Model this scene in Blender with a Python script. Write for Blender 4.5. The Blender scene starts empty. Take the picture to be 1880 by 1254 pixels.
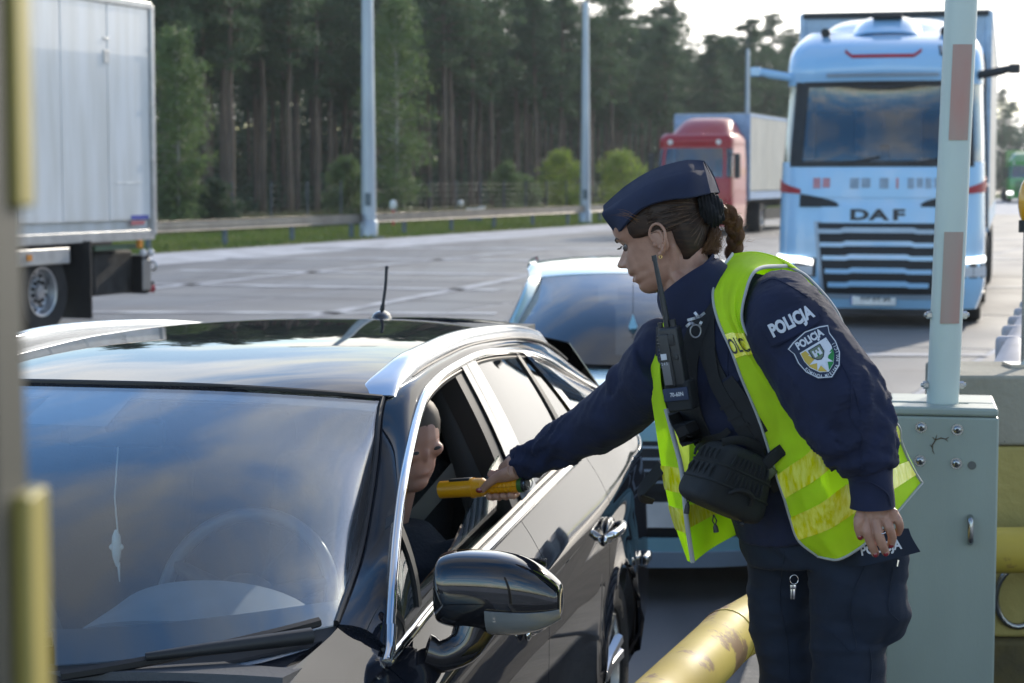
import bpy, bmesh, math, random
import numpy as np
from mathutils import Vector, Matrix, noise as mnoise
from mathutils.bvhtree import BVHTree

# ------------------------------------------------------------------ camera
SC = bpy.context.scene
FPX = 3650.0            # focal length in pixels of the 1880 px wide photograph
CAM_H = 1.86
PITCH = math.atan(300 / FPX)
cam_d = bpy.data.cameras.new('camera')
cam = bpy.data.objects.new('camera', cam_d)
SC.collection.objects.link(cam)
cam.location = (0, 0, CAM_H)
cam.rotation_euler = (math.pi / 2 - PITCH, 0, 0)
cam_d.sensor_width = 36
cam_d.lens = 36 * FPX / 1880
cam_d.clip_start = 0.05
cam_d.clip_end = 5000
cam_d.dof.use_dof = True
cam_d.dof.focus_distance = 4.0
cam_d.dof.aperture_fstop = 7.4
SC.camera = cam

# ------------------------------------------------------------------ sky, sun, exposure
SUN_AZ = math.radians(28)     # to the right of the view direction, behind the forest
SUN_EL = math.radians(24)
world = bpy.data.worlds.new('World')
SC.world = world
world.use_nodes = True
wn = world.node_tree
wn.nodes.clear()
def wnode(t, **k):
    n = wn.nodes.new(t)
    for a, b in k.items():
        if a in n.inputs: n.inputs[a].default_value = b
        else: setattr(n, a, b)
    return n
w_out = wnode('ShaderNodeOutputWorld')
w_bg = wnode('ShaderNodeBackground')
w_bg.inputs['Strength'].default_value = 0.14
sky = wnode('ShaderNodeTexSky')
sky.sky_type = 'NISHITA'
sky.sun_disc = False
sky.sun_elevation = SUN_EL
sky.sun_rotation = SUN_AZ
sky.air_density = 1.0
sky.dust_density = 0.9
sky.ozone_density = 1.5
# soft broken cloud, projected on a plane overhead so that it flattens towards the horizon
tc = wnode('ShaderNodeTexCoord')
sep = wnode('ShaderNodeSeparateXYZ')
wn.links.new(tc.outputs['Generated'], sep.inputs[0])
mx = wnode('ShaderNodeMath', operation='MAXIMUM'); mx.inputs[1].default_value = 0.0
wn.links.new(sep.outputs['Z'], mx.inputs[0])
ad = wnode('ShaderNodeMath', operation='ADD'); ad.inputs[1].default_value = 0.16
wn.links.new(mx.outputs[0], ad.inputs[0])
dv = wnode('ShaderNodeVectorMath', operation='DIVIDE')
comb = wnode('ShaderNodeCombineXYZ')
for i in range(3): wn.links.new(ad.outputs[0], comb.inputs[i])
wn.links.new(tc.outputs['Generated'], dv.inputs[0]); wn.links.new(comb.outputs[0], dv.inputs[1])
mp = wnode('ShaderNodeMapping'); mp.inputs['Scale'].default_value = (1.0, 1.6, 0.3)
mp.inputs['Location'].default_value = (0.35, 0.2, 0)
wn.links.new(dv.outputs[0], mp.inputs[0])
nz = wnode('ShaderNodeTexNoise'); nz.inputs['Scale'].default_value = 1.6; nz.inputs['Detail'].default_value = 7
nz.inputs['Roughness'].default_value = 0.55; nz.inputs['Distortion'].default_value = 0.0
wn.links.new(mp.outputs[0], nz.inputs['Vector'])
cr = wnode('ShaderNodeValToRGB')
cr.color_ramp.elements[0].position = 0.44; cr.color_ramp.elements[1].position = 0.66
wn.links.new(nz.outputs['Fac'], cr.inputs[0])
mul = wnode('ShaderNodeMath', operation='MULTIPLY'); mul.inputs[1].default_value = 0.7
wn.links.new(cr.outputs[0], mul.inputs[0])
bright = wnode('ShaderNodeMixRGB', blend_type='MULTIPLY'); bright.inputs['Fac'].default_value = 1
bw = wnode('ShaderNodeRGBToBW'); wn.links.new(sky.outputs[0], bw.inputs[0])
hs_ = wnode('ShaderNodeHueSaturation'); hs_.inputs['Saturation'].default_value = 1.28; hs_.inputs['Value'].default_value = 1.38; wn.links.new(sky.outputs[0], hs_.inputs['Color'])
wn.links.new(bw.outputs[0], bright.inputs['Color1'])
bright.inputs['Color2'].default_value = (2.5, 2.40, 2.24, 1)
mix = wnode('ShaderNodeMixRGB')
wn.links.new(mul.outputs[0], mix.inputs['Fac'])
wn.links.new(hs_.outputs[0], mix.inputs['Color1']); wn.links.new(bright.outputs[0], mix.inputs['Color2'])
dk = wnode('ShaderNodeMixRGB', blend_type='DARKEN'); dk.inputs['Fac'].default_value = 1; dk.inputs['Color2'].default_value = (12.5, 12.0, 11.2, 1)
wn.links.new(mix.outputs[0], dk.inputs['Color1']); wn.links.new(dk.outputs[0], w_bg.inputs['Color'])
wn.links.new(w_bg.outputs[0], w_out.inputs[0])

sun_d = bpy.data.lights.new('sun', 'SUN')
sun_d.energy = 2.6
sun_d.angle = math.radians(0.6)
sun_d.color = (1.0, 0.90, 0.76)
sun = bpy.data.objects.new('sun', sun_d)
SC.collection.objects.link(sun)
sdir = Vector((math.sin(SUN_AZ) * math.cos(SUN_EL), math.cos(SUN_AZ) * math.cos(SUN_EL), math.sin(SUN_EL)))
sun.rotation_euler = sdir.to_track_quat('Z', 'Y').to_euler()
SC.view_settings.view_transform = 'Standard'
SC.view_settings.look = 'None'
SC.view_settings.exposure = 0.55
SC.view_settings.gamma = 1
SC.view_settings.use_curve_mapping = False
SC.cycles.max_bounces = 8
SC.cycles.transparent_max_bounces = 12
SC.cycles.caustics_reflective = False
SC.cycles.caustics_refractive = False
SC.cycles.use_denoising = True

# ------------------------------------------------------------------ helpers
COL = SC.collection
rng = random.Random(7)

def ray(px, py):
    a = (px - 940) / FPX; b = -(py - 627) / FPX
    d = np.array([a, math.cos(PITCH) + b * math.sin(PITCH), -math.sin(PITCH) + b * math.cos(PITCH)])
    return d / d[1]
def W(px, py, Y):
    "the place at depth Y that the photograph shows at (px, py)"
    return np.array([0, 0, CAM_H]) + ray(px, py) * Y
def G(px, py, z=0.0):
    d = ray(px, py); t = (z - CAM_H) / d[2]
    return np.array([0, 0, CAM_H]) + d * t

MATS = {}
def mat(name, col, rough=0.6, metal=0.0, var=0.12, vscale=6.0, bump=0.0, bscale=60.0, coat=0.0, col2=None,
        spec=0.5, streak=None, sub=0.0, transl=0.0, emit=None, emit_s=0.0, rvar=0.0, coords='Object', detail=5, fac=(0.35, 0.65)):
    if name in MATS: return MATS[name]
    m = bpy.data.materials.new(name); m.use_nodes = True
    nt = m.node_tree; b = nt.nodes['Principled BSDF']
    b.inputs['Roughness'].default_value = rough
    b.inputs['Metallic'].default_value = metal
    b.inputs['Specular IOR Level'].default_value = spec
    if coat: b.inputs['Coat Weight'].default_value = coat; b.inputs['Coat Roughness'].default_value = 0.02
    if sub:
        b.inputs['Subsurface Weight'].default_value = sub
        b.inputs['Subsurface Radius'].default_value = (0.012, 0.005, 0.003); b.inputs['Subsurface Scale'].default_value = 1.0
    t = nt.nodes.new('ShaderNodeTexCoord')
    n = nt.nodes.new('ShaderNodeTexNoise'); n.inputs['Scale'].default_value = vscale; n.inputs['Detail'].default_value = detail
    src = t.outputs[coords]
    if streak:
        mp = nt.nodes.new('ShaderNodeMapping'); mp.inputs['Scale'].default_value = streak
        nt.links.new(src, mp.inputs[0]); src2 = mp.outputs[0]
    else: src2 = src
    nt.links.new(src2, n.inputs['Vector'])
    r = nt.nodes.new('ShaderNodeValToRGB')
    c = np.array(col[:3])
    d = np.array(col2[:3]) if col2 else c * (1 + var)
    a = c if col2 else c * (1 - var)
    r.color_ramp.elements[0].position = fac[0]; r.color_ramp.elements[0].color = (*np.clip(a, 0, 1), 1)
    r.color_ramp.elements[1].position = fac[1]; r.color_ramp.elements[1].color = (*np.clip(d, 0, 1), 1)
    nt.links.new(n.outputs['Fac'], r.inputs[0])
    nt.links.new(r.outputs[0], b.inputs['Base Color'])
    if rvar:
        mr = nt.nodes.new('ShaderNodeMapRange'); mr.inputs['To Min'].default_value = rough - rvar; mr.inputs['To Max'].default_value = rough + rvar
        mr.inputs['From Min'].default_value = 0.3; mr.inputs['From Max'].default_value = 0.7
        n3 = nt.nodes.new('ShaderNodeTexNoise'); n3.inputs['Scale'].default_value = vscale * 2.3
        nt.links.new(src2, n3.inputs['Vector']); nt.links.new(n3.outputs['Fac'], mr.inputs[0]); nt.links.new(mr.outputs[0], b.inputs['Roughness'])
    if bump:
        n2 = nt.nodes.new('ShaderNodeTexNoise'); n2.inputs['Scale'].default_value = bscale; n2.inputs['Detail'].default_value = 4
        nt.links.new(src2, n2.inputs['Vector'])
        bp = nt.nodes.new('ShaderNodeBump'); bp.inputs['Strength'].default_value = bump; bp.inputs['Distance'].default_value = 0.01
        nt.links.new(n2.outputs['Fac'], bp.inputs['Height']); nt.links.new(bp.outputs[0], b.inputs['Normal'])
    if transl:
        tr = nt.nodes.new('ShaderNodeBsdfTranslucent'); nt.links.new(r.outputs[0], tr.inputs[0])
        ms = nt.nodes.new('ShaderNodeMixShader'); ms.inputs[0].default_value = transl
        nt.links.new(b.outputs[0], ms.inputs[1]); nt.links.new(tr.outputs[0], ms.inputs[2])
        nt.links.new(ms.outputs[0], nt.nodes['Material Output'].inputs[0])
    if emit: b.inputs['Emission Color'].default_value = (*emit, 1); b.inputs['Emission Strength'].default_value = emit_s
    MATS[name] = m
    return m

def glass_mat(name, tint=(0.6, 0.65, 0.65), ior=1.5, rough=0.0, boost=1.0, dirt=0.0):
    m = bpy.data.materials.new(name); m.use_nodes = True; nt = m.node_tree
    nt.nodes.remove(nt.nodes['Principled BSDF'])
    tr = nt.nodes.new('ShaderNodeBsdfTransparent'); tr.inputs[0].default_value = (*tint, 1)
    gl = nt.nodes.new('ShaderNodeBsdfGlossy'); gl.inputs['Roughness'].default_value = rough; gl.inputs[0].default_value = (1, 1, 1, 1)
    fr = nt.nodes.new('ShaderNodeFresnel')
    ge = nt.nodes.new('ShaderNodeNewGeometry'); mr = nt.nodes.new('ShaderNodeMapRange'); mr.inputs['To Min'].default_value = ior; mr.inputs['To Max'].default_value = 1 / ior
    nt.links.new(ge.outputs['Backfacing'], mr.inputs[0]); nt.links.new(mr.outputs[0], fr.inputs[0])      # a thin pane reflects alike on both faces
    mu = nt.nodes.new('ShaderNodeMath'); mu.operation = 'MULTIPLY'; mu.inputs[1].default_value = boost; mu.use_clamp = True
    ms = nt.nodes.new('ShaderNodeMixShader')
    nt.links.new(fr.outputs[0], mu.inputs[0]); nt.links.new(mu.outputs[0], ms.inputs[0])
    nt.links.new(tr.outputs[0], ms.inputs[1]); nt.links.new(gl.outputs[0], ms.inputs[2])
    last = ms
    if dirt:
        df = nt.nodes.new('ShaderNodeBsdfDiffuse'); df.inputs[0].default_value = (0.5, 0.5, 0.48, 1)
        tcn = nt.nodes.new('ShaderNodeTexCoord'); nn = nt.nodes.new('ShaderNodeTexNoise'); nn.inputs['Scale'].default_value = 3; nn.inputs['Detail'].default_value = 8
        nt.links.new(tcn.outputs['Object'], nn.inputs['Vector'])
        m2 = nt.nodes.new('ShaderNodeMath'); m2.operation = 'MULTIPLY'; m2.inputs[1].default_value = dirt
        nt.links.new(nn.outputs['Fac'], m2.inputs[0])
        last = nt.nodes.new('ShaderNodeMixShader'); nt.links.new(m2.outputs[0], last.inputs[0])
        nt.links.new(ms.outputs[0], last.inputs[1]); nt.links.new(df.outputs[0], last.inputs[2])
    nt.links.new(last.outputs[0], nt.nodes['Material Output'].inputs[0])
    MATS[name] = m
    return m

def tag(o, label=None, cat=None, group=None, kind=None):
    if label: o['label'] = label
    if cat: o['category'] = cat
    if group: o['group'] = group
    if kind: o['kind'] = kind
    return o

def root(name, loc=(0, 0, 0), rz=0.0, label=None, cat=None, group=None):
    o = bpy.data.objects.new(name, None); COL.objects.link(o)
    o.location = loc; o.rotation_euler = (0, 0, rz); o.empty_display_size = 0.1
    return tag(o, label, cat, group)

def link(name, me, m=None, parent=None, world=False):
    "world=True: the mesh is in world coordinates although the parent stands elsewhere"
    o = bpy.data.objects.new(name, me); COL.objects.link(o)
    if m is not None:
        for q in (m if isinstance(m, (list, tuple)) else [m]): me.materials.append(q)
    if parent is not None:
        o.parent = parent
        if world: o.matrix_parent_inverse = wmat(parent).inverted()
    return o
def wmat(o):
    M = o.matrix_parent_inverse @ Matrix.LocRotScale(o.location, o.rotation_euler, o.scale) if o.parent else Matrix.LocRotScale(o.location, o.rotation_euler, o.scale)
    return wmat(o.parent) @ M if o.parent else M

def mk(name, V, F, m=None, parent=None, smooth=False, world=False, mi=None):
    me = bpy.data.meshes.new(name)
    me.from_pydata([tuple(map(float, v)) for v in V], [], [tuple(int(i) for i in f) for f in F])
    if smooth: me.polygons.foreach_set('use_smooth', [True] * len(me.polygons))
    if mi is not None: me.polygons.foreach_set('material_index', mi)
    me.update()
    return link(name, me, m, parent, world)

def fixn(o):
    bm = bmesh.new(); bm.from_mesh(o.data); bmesh.ops.recalc_face_normals(bm, faces=bm.faces); bm.to_mesh(o.data); bm.free(); return o

class MB:
    "collects shapes and links them as one mesh object"
    def __init__(s): s.V = []; s.F = []
    def add(s, V, F):
        n = len(s.V); s.V += [tuple(v) for v in V]; s.F += [tuple(i + n for i in f) for f in F]; return s
    def box(s, c, d, R=None, bev=0.0):
        V, F = boxvf(d, bev)
        V = np.array(V)
        if R is not None: V = V @ np.array(R).T
        return s.add(V + np.array(c), F)
    def tube(s, P, r, n=10, cap=True, **k): return s.add(*tubevf(P, r, n, cap, **k))
    def build(s, name, m=None, parent=None, smooth=False, world=False, auto=None):
        o = mk(name, s.V, s.F, m, parent, smooth, world)
        if auto: autosmooth(o, auto)
        return o

def autosmooth(o, deg=35):
    me = o.data
    bm = bmesh.new(); bm.from_mesh(me)
    bmesh.ops.recalc_face_normals(bm, faces=bm.faces)
    for f in bm.faces: f.smooth = True
    a = math.radians(deg)
    for e in bm.edges:
        if len(e.link_faces) == 2 and e.calc_face_angle(0) > a: e.smooth = False
    bm.to_mesh(me); bm.free()
    return o

_BX = {}
def boxvf(d, bev=0.0):
    d = tuple(d); k = (d, bev)
    if k in _BX: return _BX[k]
    hx, hy, hz = d[0] / 2, d[1] / 2, d[2] / 2
    if bev <= 0:
        V = [(x, y, z) for x in (-hx, hx) for y in (-hy, hy) for z in (-hz, hz)]
        F = [(0, 1, 3, 2), (4, 6, 7, 5), (0, 4, 5, 1), (2, 3, 7, 6), (0, 2, 6, 4), (1, 5, 7, 3)]
    else:
        bm = bmesh.new(); bmesh.ops.create_cube(bm, size=1)
        for v in bm.verts: v.co = Vector((v.co.x * d[0], v.co.y * d[1], v.co.z * d[2]))
        bmesh.ops.bevel(bm, geom=list(bm.edges), offset=bev, segments=3, profile=0.5, affect='EDGES')
        bm.verts.ensure_lookup_table(); bm.verts.index_update()
        V = [tuple(v.co) for v in bm.verts]; F = [tuple(v.index for v in f.verts) for f in bm.faces]; bm.free()
    _BX[k] = (V, F)
    return V, F

def box(name, c, d, m, parent=None, bev=0.0, R=None, world=False, auto=None):
    o = MB().box(c, d, R, bev).build(name, m, parent, world=world)
    if bev:
        autosmooth(o, 40)
        for p in o.data.polygons:
            if R is None and max(abs(c) for c in p.normal) > .9999: p.use_smooth = False
    return o

def unit(v): v = np.array(v, float); n = np.linalg.norm(v); return v / n if n > 1e-12 else v

def cr(P, t):
    "Catmull-Rom through P (n x k) at t in 0..n-1"
    P = np.asarray(P, float); n = len(P); t = np.atleast_1d(t).astype(float)
    i = np.clip(np.floor(t).astype(int), 0, n - 2); u = (t - i)[:, None]
    E = np.vstack([2 * P[0] - P[1], P, 2 * P[-1] - P[-2]])
    a, b, c, d = E[i], E[i + 1], E[i + 2], E[i + 3]
    return 0.5 * (2 * b + (c - a) * u + (2 * a - 5 * b + 4 * c - d) * u ** 2 + (3 * b - a - 3 * c + d) * u ** 3)
def crn(P, n): return cr(P, np.linspace(0, len(P) - 1, n))
def hermite(xs, ys, x):
    "smooth monotone-ish interpolation of y(x), xs ascending; ys may be rows"
    xs = np.asarray(xs, float); ys = np.asarray(ys, float)
    if ys.ndim == 1: ys = ys[:, None]; one = True
    else: one = False
    x = np.atleast_1d(x).astype(float); n = len(xs)
    s = (ys[1:] - ys[:-1]) / (xs[1:] - xs[:-1])[:, None]
    m = np.zeros_like(ys); m[0] = s[0]; m[-1] = s[-1]
    for k in range(1, n - 1):
        h0, h1 = xs[k] - xs[k - 1], xs[k + 1] - xs[k]
        m[k] = (s[k - 1] * h1 + s[k] * h0) / (h0 + h1)
    i = np.clip(np.searchsorted(xs, x) - 1, 0, n - 2)
    h = (xs[i + 1] - xs[i])[:, None]; u = ((x - xs[i])[:, None]) / h
    u = np.clip(u, 0, 1)
    r = (2 * u**3 - 3 * u**2 + 1) * ys[i] + (u**3 - 2 * u**2 + u) * h * m[i] + (-2 * u**3 + 3 * u**2) * ys[i + 1] + (u**3 - u**2) * h * m[i + 1]
    return r[:, 0] if one else r

def gridvf(A, closed_u=False, closed_v=False, flip=False):
    "A: rows x cols x 3"
    A = np.asarray(A, float); R, C = A.shape[:2]; F = []
    for i in range(R if closed_u else R - 1):
        for j in range(C if closed_v else C - 1):
            a, b, c, d = i * C + j, i * C + (j + 1) % C, ((i + 1) % R) * C + (j + 1) % C, ((i + 1) % R) * C + j
            F.append((a, d, c, b) if flip else (a, b, c, d))
    return A.reshape(-1, 3), F

def patch(ctrl, nu, nv):
    "smooth surface through a coarse net ctrl (R x C x 3)"
    C = np.asarray(ctrl, float)
    rows = np.array([crn(C[i], nv) for i in range(len(C))])
    return np.array([crn(rows[:, j], nu) for j in range(nv)]).transpose(1, 0, 2)

def frames(P, ref=None):
    P = np.asarray(P, float); n = len(P); T = np.zeros_like(P)
    for i in range(n): T[i] = unit(P[min(i + 1, n - 1)] - P[max(i - 1, 0)])
    if ref is None:
        r = np.array([0, 0, 1.0]) if abs(T[0][2]) < 0.9 else np.array([1.0, 0, 0])
    else: r = unit(ref)
    A = []; B = []
    for i in range(n):
        if ref is not None: a = unit(r - T[i] * np.dot(r, T[i]))
        else:
            a = unit(r - T[i] * np.dot(r, T[i])); r = a
        A.append(a); B.append(np.cross(T[i], a))
    return T, np.array(A), np.array(B)

def tubevf(P, r, n=10, cap=True, ref=None, asp=1.0, sq=None, closed=False):
    "r scalar or list; asp = radius along the second axis / along ref; sq = squareness 0..1"
    P = np.asarray(P, float); k = len(P); r = np.full(k, r) if np.isscalar(r) else np.asarray(r, float)
    asp = np.full(k, asp) if np.isscalar(asp) else np.asarray(asp, float)
    T, A, B = frames(P, ref)
    th = np.linspace(0, 2 * math.pi, n, endpoint=False)
    c, s = np.cos(th), np.sin(th)
    if sq: e = 1 - sq * 0.7; c = np.sign(c) * np.abs(c) ** e; s = np.sign(s) * np.abs(s) ** e
    G_ = P[:, None, :] + r[:, None, None] * (c[None, :, None] * A[:, None, :] + (s[None, :] * asp[:, None])[:, :, None] * B[:, None, :])
    V, F = gridvf(G_, closed_u=closed, closed_v=True)
    V = list(map(tuple, V))
    if cap and not closed:
        V.append(tuple(P[0])); a = len(V) - 1
        V.append(tuple(P[-1])); b = a + 1
        for j in range(n):
            F.append((a, (j + 1) % n, j)); F.append((b, (k - 1) * n + j, (k - 1) * n + (j + 1) % n))
    return V, F

def tube(name, P, r, m, parent=None, n=10, world=False, smooth=True, **k):
    o = MB().tube(P, r, n, **k).build(name, m, parent, smooth=False, world=world)
    return autosmooth(o, 50) if smooth else fixn(o)

def ball(c, r, nu=12, nv=16, R=None):
    "ellipsoid as verts, faces; r scalar or 3"
    r = np.array([r] * 3 if np.isscalar(r) else r, float)
    V = [(0, 0, 1)]; F = []
    for i in range(1, nu):
        a = math.pi * i / nu
        for j in range(nv): b = 2 * math.pi * j / nv; V.append((math.sin(a) * math.cos(b), math.sin(a) * math.sin(b), math.cos(a)))
    V.append((0, 0, -1)); L = len(V) - 1
    for j in range(nv):
        F.append((0, 1 + j, 1 + (j + 1) % nv)); F.append((L, L - nv + (j + 1) % nv, L - nv + j))
    for i in range(nu - 2):
        for j in range(nv):
            a = 1 + i * nv + j; b = 1 + i * nv + (j + 1) % nv; F.append((a, a + nv, b + nv, b))
    V = np.array(V) * r
    if R is not None: V = V @ np.array(R).T
    return V + np.array(c), F

def prism(pts2, d0, d1, ax='y'):
    "extrude a 2-D outline; ax is the extrusion axis, pts are the two others in order"
    n = len(pts2); V = []
    for d in (d0, d1):
        for p in pts2:
            V.append((p[0], d, p[1]) if ax == 'y' else (d, p[0], p[1]) if ax == 'x' else (p[0], p[1], d))
    F = [tuple(range(n)), tuple(range(2 * n - 1, n - 1, -1))] + [(i, (i + 1) % n, n + (i + 1) % n, n + i) for i in range(n)]
    return V, F

def solidvf(A, th, closed=False):
    "grid A thickened by th along its normals into a closed sheet"
    A = np.asarray(A, float)
    du = np.gradient(A, axis=0); dv = np.gradient(A, axis=1)
    N = np.cross(du, dv); N /= np.maximum(np.linalg.norm(N, axis=2, keepdims=True), 1e-12)
    B = A - N * th; R, C = A.shape[:2]
    V1, F1 = gridvf(A); V2, F2 = gridvf(B, flip=True); o = R * C
    F = F1 + [tuple(i + o for i in f) for f in F2]
    rim = [(0, j) for j in range(C)] + [(i, C - 1) for i in range(1, R)] + [(R - 1, j) for j in range(C - 2, -1, -1)] + [(i, 0) for i in range(R - 2, 0, -1)]
    idx = [i * C + j for i, j in rim]
    for k in range(len(idx)):
        a, b = idx[k], idx[(k + 1) % len(idx)]; F.append((b, a, a + o, b + o))
    return np.vstack([V1, V2]), F

def sheet(name, A, th, m, parent=None, world=False, ang=50):
    o = mk(name, *solidvf(A, th), m, parent, world=world)
    return autosmooth(o, ang)

_TX = {}
def textvf(s, size=1.0, bold=0.0, sx=1.0, align='CENTER', ext=0.0):
    k = (s, size, bold, sx, align, ext)
    if k in _TX: return _TX[k]
    cu = bpy.data.curves.new('t', 'FONT'); cu.body = s; cu.size = size; cu.offset = bold * size; cu.extrude = ext
    cu.align_x = align; cu.align_y = 'CENTER'; cu.resolution_u = 3
    o = bpy.data.objects.new('t', cu); COL.objects.link(o)
    dg = bpy.context.evaluated_depsgraph_get(); me = bpy.data.meshes.new_from_object(o.evaluated_get(dg))
    V = np.array([v.co[:] for v in me.vertices]) * np.array([sx, 1, 1]); F = [tuple(p.vertices) for p in me.polygons]
    bpy.data.objects.remove(o); bpy.data.curves.remove(cu); bpy.data.meshes.remove(me)
    _TX[k] = (V, F)
    return V, F
def text(name, s, c, ex, ey, size, m, parent=None, bold=0.0, sx=1.0, world=False, lift=0.0, fn=None, align='CENTER'):
    "text in the plane of ex (reading direction) and ey (up), or bent by fn(x, y)"
    V, F = textvf(s, size, bold, sx, align)
    if fn: P = [fn(v[0], v[1]) for v in V]
    else:
        ex, ey = unit(ex), unit(ey); nn = np.cross(ex, ey)
        P = [np.array(c) + v[0] * ex + v[1] * ey + nn * lift for v in V]
    return mk(name, P, F, m, parent, world=world)

def voxel(name, VF, vox, m, parent=None, smooth_it=2, world=True, fn=None, decimate=0):
    "unites overlapping closed shapes into one continuous surface"
    V, F = VF
    me = bpy.data.meshes.new(name); me.from_pydata([tuple(map(float, v)) for v in V], [], F)
    t = bpy.data.objects.new('tmp', me); COL.objects.link(t)
    bm = bmesh.new(); bm.from_mesh(me); bmesh.ops.recalc_face_normals(bm, faces=bm.faces); bm.to_mesh(me); bm.free()
    md = t.modifiers.new('r', 'REMESH'); md.mode = 'VOXEL'; md.voxel_size = vox; md.use_smooth_shade = True
    if smooth_it: ms = t.modifiers.new('s', 'SMOOTH'); ms.factor = 0.5; ms.iterations = smooth_it
    dg = bpy.context.evaluated_depsgraph_get()
    me2 = bpy.data.meshes.new_from_object(t.evaluated_get(dg)); bpy.data.objects.remove(t); bpy.data.meshes.remove(me)
    me2.name = name; me2.materials.clear()
    if fn:
        n = len(me2.vertices); co = np.zeros(n * 3); me2.vertices.foreach_get('co', co); no = np.zeros(n * 3); me2.vertices.foreach_get('normal', no)
        co = co.reshape(-1, 3); no = no.reshape(-1, 3); co = fn(co, no); me2.vertices.foreach_set('co', co.reshape(-1)); me2.update()
    me2.polygons.foreach_set('use_smooth', [True] * len(me2.polygons))
    return link(name, me2, m, parent, world)

def fbm(p, s, o=2):
    return mnoise.fractal(Vector((p[0] * s, p[1] * s, p[2] * s)), 1.0, 2.0, o)

def copy_tree(o, parent=None):
    c = o.copy(); COL.objects.link(c)
    if parent is not None: c.parent = parent
    for ch in list(o.children): copy_tree(ch, c)
    return c
# ------------------------------------------------------------------ ground, plaza slabs, verge
LD = unit((0.371, 0.928, 0)); LN = np.array([LD[1], -LD[0], 0])      # along the lanes, and to their right
LANG = math.atan2(LD[1], LD[0])
M_base = mat('joint_filler', (0.42, 0.43, 0.46), 0.8, var=0.25, vscale=1.2, bump=0.3, bscale=30)
M_grass = mat('verge_grass_soil', (0.045, 0.07, 0.018), 0.95, col2=(0.13, 0.13, 0.055), vscale=0.35, bump=0.6, bscale=8)
g = mk('ground', [(-2500, -300, -0.3), (2500, -300, -0.3), (2500, 3500, -0.3), (-2500, 3500, -0.3)], [(0, 1, 2, 3)], M_grass); g['kind'] = 'structure'

def rail_x(Y): return -9.1 + 0.4 * (Y - 51)
# plaza base: everything to the right of the guard rail
e0, e1 = -40.0, 420.0
road = mk('road', [(rail_x(e0) + .9, e0, -0.010), (400, e0, -0.010), (400, e1, -0.010), (rail_x(e1) + .9, e1, -0.010)], [(0, 1, 2, 3)], M_base); road['kind'] = 'structure'
verge_m = M_grass
vg = mk('verge', [(rail_x(e0) - 60, e0, 0.0), (rail_x(e0) + .9, e0, -0.004), (rail_x(e1) + .9, e1, -0.004), (rail_x(e1) - 60, e1, 0.0)], [(0, 1, 2, 3)], verge_m); vg['kind'] = 'structure'
sk = MB().box((0, 0, 0), (1, 1, 1)).build('x')
bpy.data.objects.remove(sk)
def slab_mat(name, c, c2):
    return mat(name, c, 0.62, col2=c2, vscale=0.9, bump=0.25, bscale=45, rvar=0.12, streak=(1, 1, 1), coords='Generated', detail=9, fac=(0.3, 0.7))
SLM = [slab_mat('slab_concrete_a', (0.140, 0.140, 0.148), (0.195, 0.191, 0.191)),
       slab_mat('slab_concrete_b', (0.122, 0.123, 0.132), (0.170, 0.168, 0.172)),
       slab_mat('slab_concrete_c', (0.158, 0.156, 0.158), (0.215, 0.208, 0.204))]
for m_ in SLM:      # world-space stains and tyre marks that run on from slab to slab
    nt = m_.node_tree; b_ = nt.nodes['Principled BSDF']; src_ = b_.inputs['Base Color'].links[0].from_socket; ge = nt.nodes.new('ShaderNodeNewGeometry')
    for k_, (sc_, rot_, st_, lo_, hi_, cc_) in enumerate((((.9, .9, 1), 0, 1.0, .58, .72, (.055, .055, .06)), ((1.6, .05, 1), LANG - math.pi / 2, 1.0, .52, .68, (.075, .075, .08)), ((.25, .25, 1), 0, 1.0, .45, .70, (.23, .225, .22)))):
        mp_ = nt.nodes.new('ShaderNodeMapping'); mp_.vector_type = 'TEXTURE' if False else 'POINT'; mp_.inputs['Scale'].default_value = sc_; mp_.inputs['Rotation'].default_value = (0, 0, -rot_)
        n_ = nt.nodes.new('ShaderNodeTexNoise'); n_.inputs['Scale'].default_value = st_; n_.inputs['Detail'].default_value = 7
        r_ = nt.nodes.new('ShaderNodeValToRGB'); r_.color_ramp.elements[0].position = lo_; r_.color_ramp.elements[1].position = hi_; r_.color_ramp.elements[1].color = (.55, .55, .55, 1)
        x_ = nt.nodes.new('ShaderNodeMixRGB'); x_.inputs['Color2'].default_value = (*cc_, 1)
        nt.links.new(ge.outputs['Position'], mp_.inputs[0]); nt.links.new(mp_.outputs[0], n_.inputs['Vector']); nt.links.new(n_.outputs['Fac'], r_.inputs[0]); nt.links.new(r_.outputs[0], x_.inputs['Fac'])
        nt.links.new(src_, x_.inputs['Color1']); src_ = x_.outputs[0]
    nt.links.new(src_, b_.inputs['Base Color'])
SLx, SLy, GAP = 4.0, 5.5, 0.08
slab_me = []
for k in range(3):
    V, F = boxvf((SLx - GAP, SLy - GAP, 0.03), 0.0)
    me = bpy.data.meshes.new('slab'); me.from_pydata(V, [], F); me.materials.append(SLM[k]); slab_me.append(me)
cnt = 0
for j in range(-2, 22):
    for i in range(-9, 10):
        c = LN * (i * SLx) + LD * (j * SLy) + np.array([0, 3.0, 0])
        if c[0] - 2.6 < rail_x(c[1]) + 1.0 or c[1] < -4: continue
        if abs(c[0]) > 0.33 * c[1] + 7 or c[1] > 100: continue
        o = bpy.data.objects.new('concrete_slab', slab_me[rng.choice((0, 0, 1, 2))]); COL.objects.link(o)
        o.parent = road; o.location = (c[0], c[1], -0.019 + rng.uniform(-.001, .001)); o.rotation_euler = (0, 0, LANG - math.pi / 2); cnt += 1

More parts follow.
